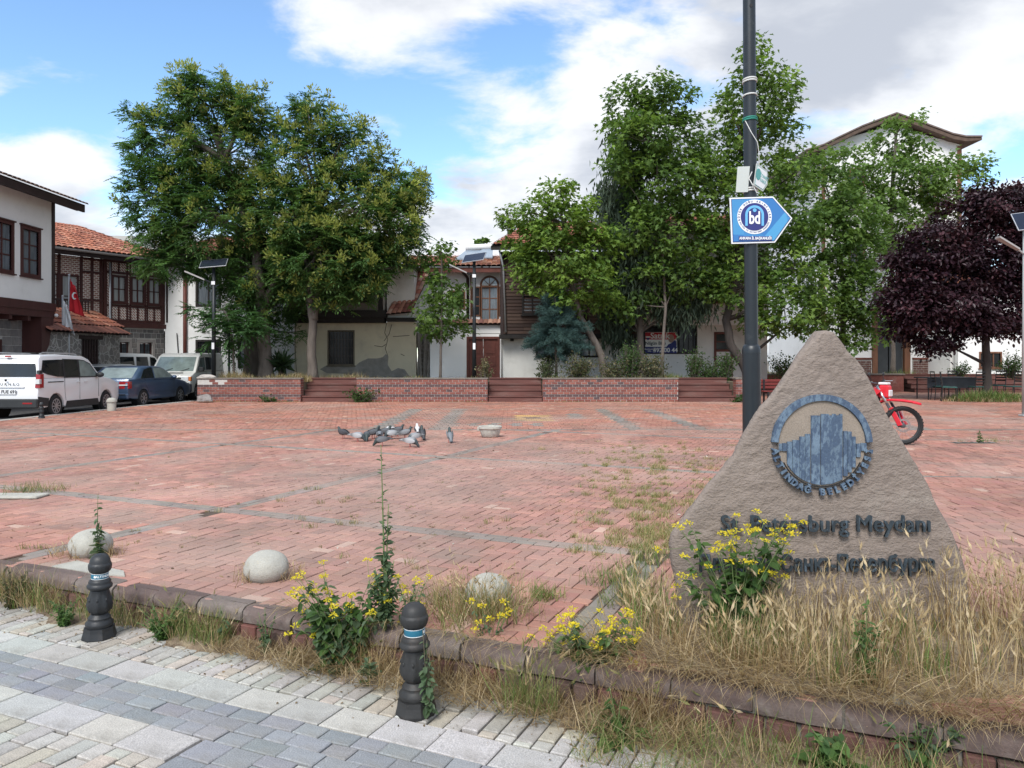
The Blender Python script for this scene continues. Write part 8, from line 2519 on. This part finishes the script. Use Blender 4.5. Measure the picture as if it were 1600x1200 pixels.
groups += kerbfoot(3400, .5, 2.6, np.concatenate([OLIVE, STRAW * .8, GREENG]), .05, .14, (.3, .95), (.1, .5), .05, .58)
groups += kerbfoot(160, .02, .32, np.concatenate([GREENG[1:3], OLIVE]), .16, .32, (.05, .45), (.05, .3), .12, .26, .35, wd=(.003, .006))
stuff_obj('kerb_weeds', groups, 'straw and weeds along the foot of the kerb')
# green and dry tufts behind the kerb and in the paving joints
groups = []
def tuft(px, py, r_, h, n, pal, ear_p=0.0, z=0.0, wd=(.0025, .005), lean=(.1, .75)):
    D_ = FPX * (CAM_H - z) / (py - HOR)
    x, y = PX(px, D_), D_
    pos = np.stack([x + g.normal(0, r_, n), y + g.normal(0, r_, n), np.full(n, z)], 1)
    gr, tip, td = blades(g, pos, h * g.uniform(.5, 1.1, n), g.uniform(*wd, n), g.uniform(*lean, n), g.uniform(.05, .4, n), pick(g, pal, n))
    groups.append(gr)
    e = g.random(n) < ear_p
    if e.any():
        groups.extend(ears(g, tip[e], td[e], g.uniform(.03, .05, e.sum()), pick(g, STRAW[[1, 3]], e.sum())))
MIXT = np.concatenate([OLIVE, STRAW, GREENG[:2]])
tuft(850, 934, .055, .12, 150, np.concatenate([GREENG[1:3], OLIVE]), wd=(.004, .008))
tuft(45, 768, .14, .16, 260, np.concatenate([GREENG, STRAW[1:3]])); tuft(85, 766, .1, .12, 120, MIXT)
for (px, py) in ((95, 868), (120, 872), (175, 868), (385, 908), (460, 905)):
    tuft(px, py, .05, .16, 60, STRAW, .08)
for (px, py, r_, h, n) in ((700, 945, .10, .26, 150), (740, 962, .11, .32, 260), (785, 964, .10, .30, 260), (720, 975, .1, .24, 160), (665, 950, .08, .2, 70)):
    tuft(px, py, r_, h, n, np.concatenate([GREENG[1:3], OLIVE, STRAW]), .12)
for (px, py, r_, h, n) in ((950, 912, .09, .14, 150), (975, 900, .07, .16, 120), (985, 935, .08, .14, 120), (960, 945, .06, .1, 80), (1010, 880, .07, .22, 120)):
    tuft(px, py, r_, h, n, np.concatenate([GREENG, OLIVE]))
for (px, py) in ((436, 783), (480, 765), (495, 765), (500, 787), (545, 780), (537, 785), (470, 812), (550, 818), (530, 820), (485, 825), (40, 858), (60, 858), (760, 818), (790, 815), (535, 872), (640, 880), (650, 890), (340, 800), (1230, 655)):
    tuft(px, py, .025, .07, 28, MIXT, lean=(.1, .6))
gp = np.random.default_rng(5)
MIXT2 = np.concatenate([OLIVE * 1.25, STRAW[[0, 1, 3]], GREENG[1:3]])
for _ in range(300):
    px = gp.normal(1020, 66); py = gp.uniform(690, 872)
    if px > 1165 - (py - 680) * .62:
        px -= 60
    tuft(px, py, gp.uniform(.015, .06), gp.uniform(.035, .10), int(gp.uniform(24, 70)), MIXT2, lean=(.1, .85))
for _ in range(120):
    px = gp.uniform(200, 1150); py = gp.uniform(636, 860)
    tuft(px, py, gp.uniform(.012, .03), gp.uniform(.02, .05), 14, np.concatenate([OLIVE, STRAW[[2, 4]]]), lean=(.2, .8))
tuft(1550, 690, .14, .12, 120, np.concatenate([GREENG[1:3], OLIVE])); tuft(1500, 690, .05, .07, 30, MIXT)
tuft(145, 648, .16, .09, 90, STRAW); tuft(960, 575 + 70, .1, .05, 20, MIXT)
stuff_obj('joint_grass', groups, 'tufts of grass sprouting from the plaza paving joints')
# dry grass on the terrace and at the purple tree
groups = []
def strip(n, x0, x1, y0, y1, z, h0, h1, pal, wd=(.01, .02)):
    pos = np.stack([g.uniform(x0, x1, n), g.uniform(y0, y1, n), np.full(n, z)], 1)
    k = mnoise.noise
    hh = np.array([max(.25, .65 + .9 * mnoise.noise((float(p[0]) * .9, float(p[1]), 3))) for p in pos])
    gr, _, _ = blades(g, pos, g.uniform(h0, h1, n) * hh, g.uniform(*wd, n), g.uniform(.05, .6, n), g.uniform(.05, .5, n), pick(g, pal, n))
    groups.append(gr)
strip(2600, -11.1, -7.6, DW + .42, DW + 1.7, .72, .25, .6, np.concatenate([STRAW, OLIVE]))
strip(500, -7.6, -5.6, DW + 1.55, DW + 3, .72, .2, .5, np.concatenate([STRAW, OLIVE]))
strip(1700, -5.6, -1.0, DW + .42, DW + 2.0, .72, .08, .3, np.concatenate([STRAW, OLIVE, GREENG]))
strip(2200, 1.2, 6.1, DW + .42, DW + 2.0, .72, .12, .4, np.concatenate([STRAW, OLIVE, GREENG]))
strip(1200, 6.1, 8.4, DW + 1.5, DW + 3.2, .72, .15, .45, np.concatenate([GREENG, OLIVE]))
strip(900, 9.5, 20, 37.5, 39, .72, .2, .6, np.concatenate([GREENG, OLIVE]), (.015, .03))
for (a, c) in ((-11.5, -7.8), (-5.7, -.9), (1.2, 6.1)):
    strip(420, a, c, DW - .12, DW - .02, 0, .03, .1, np.concatenate([GREENG, OLIVE, STRAW[:2]]), (.006, .012))
stuff_obj('terrace_grass', groups, 'dry grass growing on the terrace behind the brick planters')
groups = []
n = 1500
a = g.uniform(0, 2 * math.pi, n); rr = np.sqrt(g.uniform(0, 1, n))
pos = np.stack([PX(1545, 28.6) + 1.5 * rr * np.cos(a), 28.6 + .6 * rr * np.sin(a), np.zeros(n)], 1)
gr, _, _ = blades(g, pos, g.uniform(.3, .75, n) * (1.1 - .55 * rr), g.uniform(.012, .03, n), g.uniform(.1, .7, n), g.uniform(.1, .6, n), pick(g, np.concatenate([GREENG, GREENG, OLIVE]), n)); groups.append(gr)
n = 500; a = g.uniform(0, 2 * math.pi, n); rr = np.sqrt(g.uniform(.3, 1.2, n))
pos = np.stack([PX(1545, 28.6) + 1.7 * rr * np.cos(a), 28.5 + .6 * rr * np.sin(a), np.zeros(n)], 1)
gr, _, _ = blades(g, pos, g.uniform(.1, .3, n), g.uniform(.01, .02, n), g.uniform(.2, .8, n), g.uniform(.1, .6, n), pick(g, STRAW, n)); groups.append(gr)
stuff_obj('tree_bed_grass', groups, 'leafy grass in the bed at the foot of the purple tree')

# ---- flowering and leafy weeds, each one a plant
stemM = mat('weed_stem', (.12, .17, .06), .7, .2)
stemD = mat('weed_stem_dark', (.11, .10, .06), .8, .2)
def weed(name, label, loc, cols, stems, leaf, seed, flowers=0, leaf_n=14, leaf_shape='oval', fl_r=.023, group=None, stemm=None, droop=.3, low_leaf=0, cat='plant', stem_r=.0035):
    """stems: list of (dx, dy, height, curve)"""
    gg_ = np.random.default_rng(seed); t = thing(name, label, cat, loc, group=group)
    groups = []; fgroups = []
    st = MB()
    for (dx, dy, h, cv) in stems:
        tip = Vector((dx, dy, h)); c1 = Vector((dx * .25 - dy * cv, dy * .25 + dx * cv, h * .5))
        pts = []
        for k in range(7):
            t_ = k / 6
            pts.append(c1 * (2 * t_ * (1 - t_)) + tip * t_ ** 2)
        st.tube(pts, [stem_r * (1.4 - t_) for t_ in [k / 6 for k in range(7)]], 5)
        ts = gg_.uniform(.12, .95, leaf_n)
        pos = np.array([tuple(c1 * (2 * q_ * (1 - q_)) + tip * q_ ** 2) for q_ in ts])
        d = rdir(gg_, leaf_n) * np.array([1, 1, .4]) + np.array([0, 0, .15 - droop])
        groups.append(leaf_arrays(leaf_shape, pos, d, np.tile([0, 0, 1.0], (leaf_n, 1)) + gg_.normal(0, .3, (leaf_n, 3)), leaf * (1.25 - .8 * ts) * gg_.uniform(.7, 1.2, leaf_n), np.array(cols)[gg_.integers(0, len(cols), leaf_n)] * gg_.normal(1, .15, (leaf_n, 1)), .3))
        if flowers and h > .12:
            nt = gg_.integers(1, flowers + 1)
            for q_ in range(nt):
                off = Vector(gg_.normal(0, .06, 3)) if q_ else Vector((0, 0, 0))
                fc = tip + off
                st.tube([pts[-2], fc], stem_r * .4, 4)
                m = 24
                dv = rdir(gg_, m); dv[:, 2] = np.abs(dv[:, 2]) * .7 - .1
                fp = np.array(fc) + dv * fl_r * gg_.uniform(.4, 1, (m, 1))
                fgroups.append(leaf_arrays('oval', fp, dv + gg_.normal(0, .5, (m, 3)), rdir(gg_, m) + np.array([0, -.3, .8]), .0145 * gg_.uniform(.7, 1.2, m), np.array([.74, .62, .05]) * gg_.normal(1, .1, (m, 1)), .1))
    if low_leaf:
        m = low_leaf; a = gg_.uniform(0, 2 * math.pi, m)
        d = np.stack([np.cos(a), np.sin(a), gg_.uniform(.1, .8, m)], 1)
        groups.append(leaf_arrays('oval', np.zeros((m, 3)) + gg_.normal(0, .012, (m, 3)), d, np.tile([0, 0, 1.0], (m, 1)), leaf * 1.7 * gg_.uniform(.7, 1.2, m), np.array(cols)[gg_.integers(0, len(cols), m)] * gg_.normal(1, .12, (m, 1)), .35))
    o = join_leaves('leaves', groups, leafG, t); o['kind'] = 'stuff'
    o = st.build('stems', stemm or stemM, t, smooth=True); o['kind'] = 'stuff'
    if fgroups:
        o = join_leaves('flowers', fgroups, leafG, t); o['kind'] = 'stuff'
    return t
def spread(n, sx, sy, h0, h1, seed, bx=0, by=0):
    q_ = random.Random(seed)
    return [(bx + q_.uniform(-sx, sx), by + q_.uniform(-sy, sy), q_.uniform(h0, h1), q_.uniform(-.15, .15)) for _ in range(n)]
MG = [(.08, .15, .045), (.10, .175, .052), (.068, .13, .045)]
BG = [(.10, .155, .085), (.12, .175, .10), (.085, .135, .075)]
FG = 'yellow flowering mustard weeds'
def at_street(px, py):
    D_ = FPX * (CAM_H - ST_Z) / (py - HOR); return (PX(px, D_), D_, ST_Z)
def at_plaza(px, py):
    D_ = FPX * CAM_H / (py - HOR); return (PX(px, D_), D_, 0)
weed('mustard_weed', 'yellow flowering weed at the kerb left of the weathered bollard', at_street(535, 1045), BG + MG, spread(36, .30, .10, .20, .54, 1, .03), .10, 71, 2, 20, group=FG, low_leaf=22)
weed('mustard_weed', 'bushy yellow flowering weed in front of the lettering on the stone', at_plaza(1150, 1000), MG, spread(28, .33, .10, .30, .70, 2), .10, 72, 3, 18, group=FG, low_leaf=14)
weed('mustard_weed', 'low yellow flowering weed at the kerb below the stone', at_street(925, 1095), BG + MG, spread(38, .26, .10, .20, .46, 3), .085, 73, 2, 20, group=FG, low_leaf=20)
weed('mustard_weed', 'thin yellow flowering weed right of the weathered bollard', at_street(765, 1050), BG, spread(9, .12, .08, .22, .42, 4, .0), .05, 74, 1, 10, group=FG)
weed('mustard_weed', 'small yellow flowering weed behind the weathered bollard', at_plaza(640, 985), BG, spread(9, .12, .07, .12, .32, 5), .05, 75, 1, 10, group=FG)
LW = 'tall single-stemmed weeds'
weed('lettuce_weed', 'tallest thin weed rising in front of the pigeons', at_plaza(602, 985), BG, [(-.03, .03, 1.06, .03), (.015, .02, .72, -.04), (-.01, .02, .48, .06), (.05, .0, .40, .05), (-.06, .0, .36, .03), (.08, .02, .3, .05), (-.1, .01, .28, .03)], .062, 76, 0, 46, group=LW, droop=.0, stem_r=.0055)
weed('lettuce_weed', 'leafy weed growing in front of the left concrete stop', at_plaza(152, 872), BG, [(.005, 0, .50, .02), (.03, .0, .26, .04), (-.02, 0, .2, .04)], .065, 77, 0, 22, group=LW, droop=.0)
weed('lettuce_weed', 'tall leafy weed standing in the straw right of the stone base', at_plaza(1352, 1075), MG, [(.01, 0, .44, .02), (-.06, 0, .34, .04), (.07, 0, .32, -.03), (.0, .03, .3, 0)], .055, 78, 0, 24, group=LW, droop=.1)
weed('vine_weed', 'leafy weed climbing the right side of the weathered bollard', (PX(668, 3.78), 3.78, ST_Z), BG, [(.0, -.03, .40, .02), (.015, -.03, .34, .03), (-.02, -.04, .46, .02), (.03, -.02, .2, 0)], .05, 79, 0, 22, stemm=stemD)
weed('dock_weed', 'broad leaved weed at the kerb below the low yellow flowers', at_street(965, 1150), MG, spread(4, .05, .04, .12, .24, 8), .10, 80, 0, 7, low_leaf=13)
weed('dock_weed', 'large leaved green weed against the kerb bricks at lower right', at_street(1300, 1205), MG, spread(8, .12, .06, .1, .24, 9), .095, 81, 0, 9, low_leaf=22)
weed('dock_weed', 'leafy weed clump at the lower right corner of the kerb', at_street(1440, 1215), BG + MG, spread(14, .2, .06, .12, .3, 10), .06, 82, 0, 14)
weed('kerb_weed', 'small upright weed on the kerb face right of the left bollard', at_street(346, 1010), BG, [(.0, -.02, .26, .02), (.03, -.02, .18, .05)], .07, 83, 0, 9, group='small weeds on the kerb')
weed('kerb_weed', 'grey green feathery weed at the kerb left of the yellow flowers', at_street(415, 1025), BG, spread(6, .06, .03, .15, .3, 11), .04, 84, 0, 16, group='small weeds on the kerb')
weed('kerb_weed', 'little green sprout at the kerb foot beside the yellow flowers', at_street(462, 1028), MG, spread(4, .05, .04, .04, .08, 12), .06, 85, 0, 5, group='small weeds on the kerb')
weed('kerb_weed', 'narrow pale weed at the kerb foot left of the weathered bollard', at_street(575, 1072), BG, [(.0, 0, .16, .0), (.015, 0, .13, .02)], .07, 86, 0, 12, group='small weeds on the kerb', droop=-.5)
weed('kerb_weed', 'bushy green weed at the kerb foot right of the left bollard', at_street(255, 1000), MG, spread(22, .16, .06, .1, .26, 13), .035, 87, 0, 20, group='small weeds on the kerb')
weed('kerb_weed', 'bushy green weed at the kerb foot left of the left bollard', at_street(100, 978), MG, spread(16, .12, .05, .08, .2, 14), .035, 88, 0, 20, group='small weeds on the kerb')
weed('kerb_weed', 'dark dry bush at the kerb foot on the left edge', at_street(18, 950), [(.10, .09, .05), (.075, .095, .04)], spread(20, .16, .06, .12, .32, 15), .04, 89, 0, 18, group='small weeds on the kerb', stemm=stemD)
weed('drain_weed', 'slender weed growing out of the broken drain cover', at_plaza(1531, 692), MG, [(.0, 0, .27, .02), (.03, 0, .18, .02)], .07, 90, 0, 16)

# ---- litter: dead leaves and crumbs on the street by the kerb and over the plaza
groups = []
n = 900
u = g.uniform(-4.5, 2.2, n); v = .12 + np.abs(g.normal(0, .16, n))
p = xy_uv(u, v); pos = np.stack([p[:, 0], p[:, 1], np.full(n, ST_Z + .006)], 1)
groups.append(leaf_arrays('oval', pos, g.normal(0, 1, (n, 3)) * np.array([1, 1, .08]), np.tile([0, 0, 1.0], (n, 1)) + g.normal(0, .3, (n, 3)), g.uniform(.006, .02, n), np.array([.20, .145, .09]) * g.normal(1, .35, (n, 1)), .2))
n = 700
px = g.uniform(-100, 1650, n); py = 640 + 320 * g.random(n) ** 1.3
D_ = FPX * CAM_H / (py - HOR); x = (px - 800) / FPX * D_
ok = ((x - K0[0]) * kn[0] + (D_ - K0[1]) * kn[1] < -.15) & (x > -9.5)
x, D_ = x[ok], D_[ok]; n = len(x)
pos = np.stack([x, D_, np.full(n, .005)], 1)
groups.append(leaf_arrays('oval', pos, g.normal(0, 1, (n, 3)) * np.array([1, 1, .1]), np.tile([0, 0, 1.0], (n, 1)) + g.normal(0, .3, (n, 3)), g.uniform(.012, .04, n), np.where(g.random((n, 1)) < .3, np.array([[.5, .47, .42]]), np.array([[.15, .10, .065]])) * g.normal(1, .25, (n, 1)), .2))
stuff_obj('litter', groups, 'dead leaves and crumbs scattered over street and paving', 'litter')
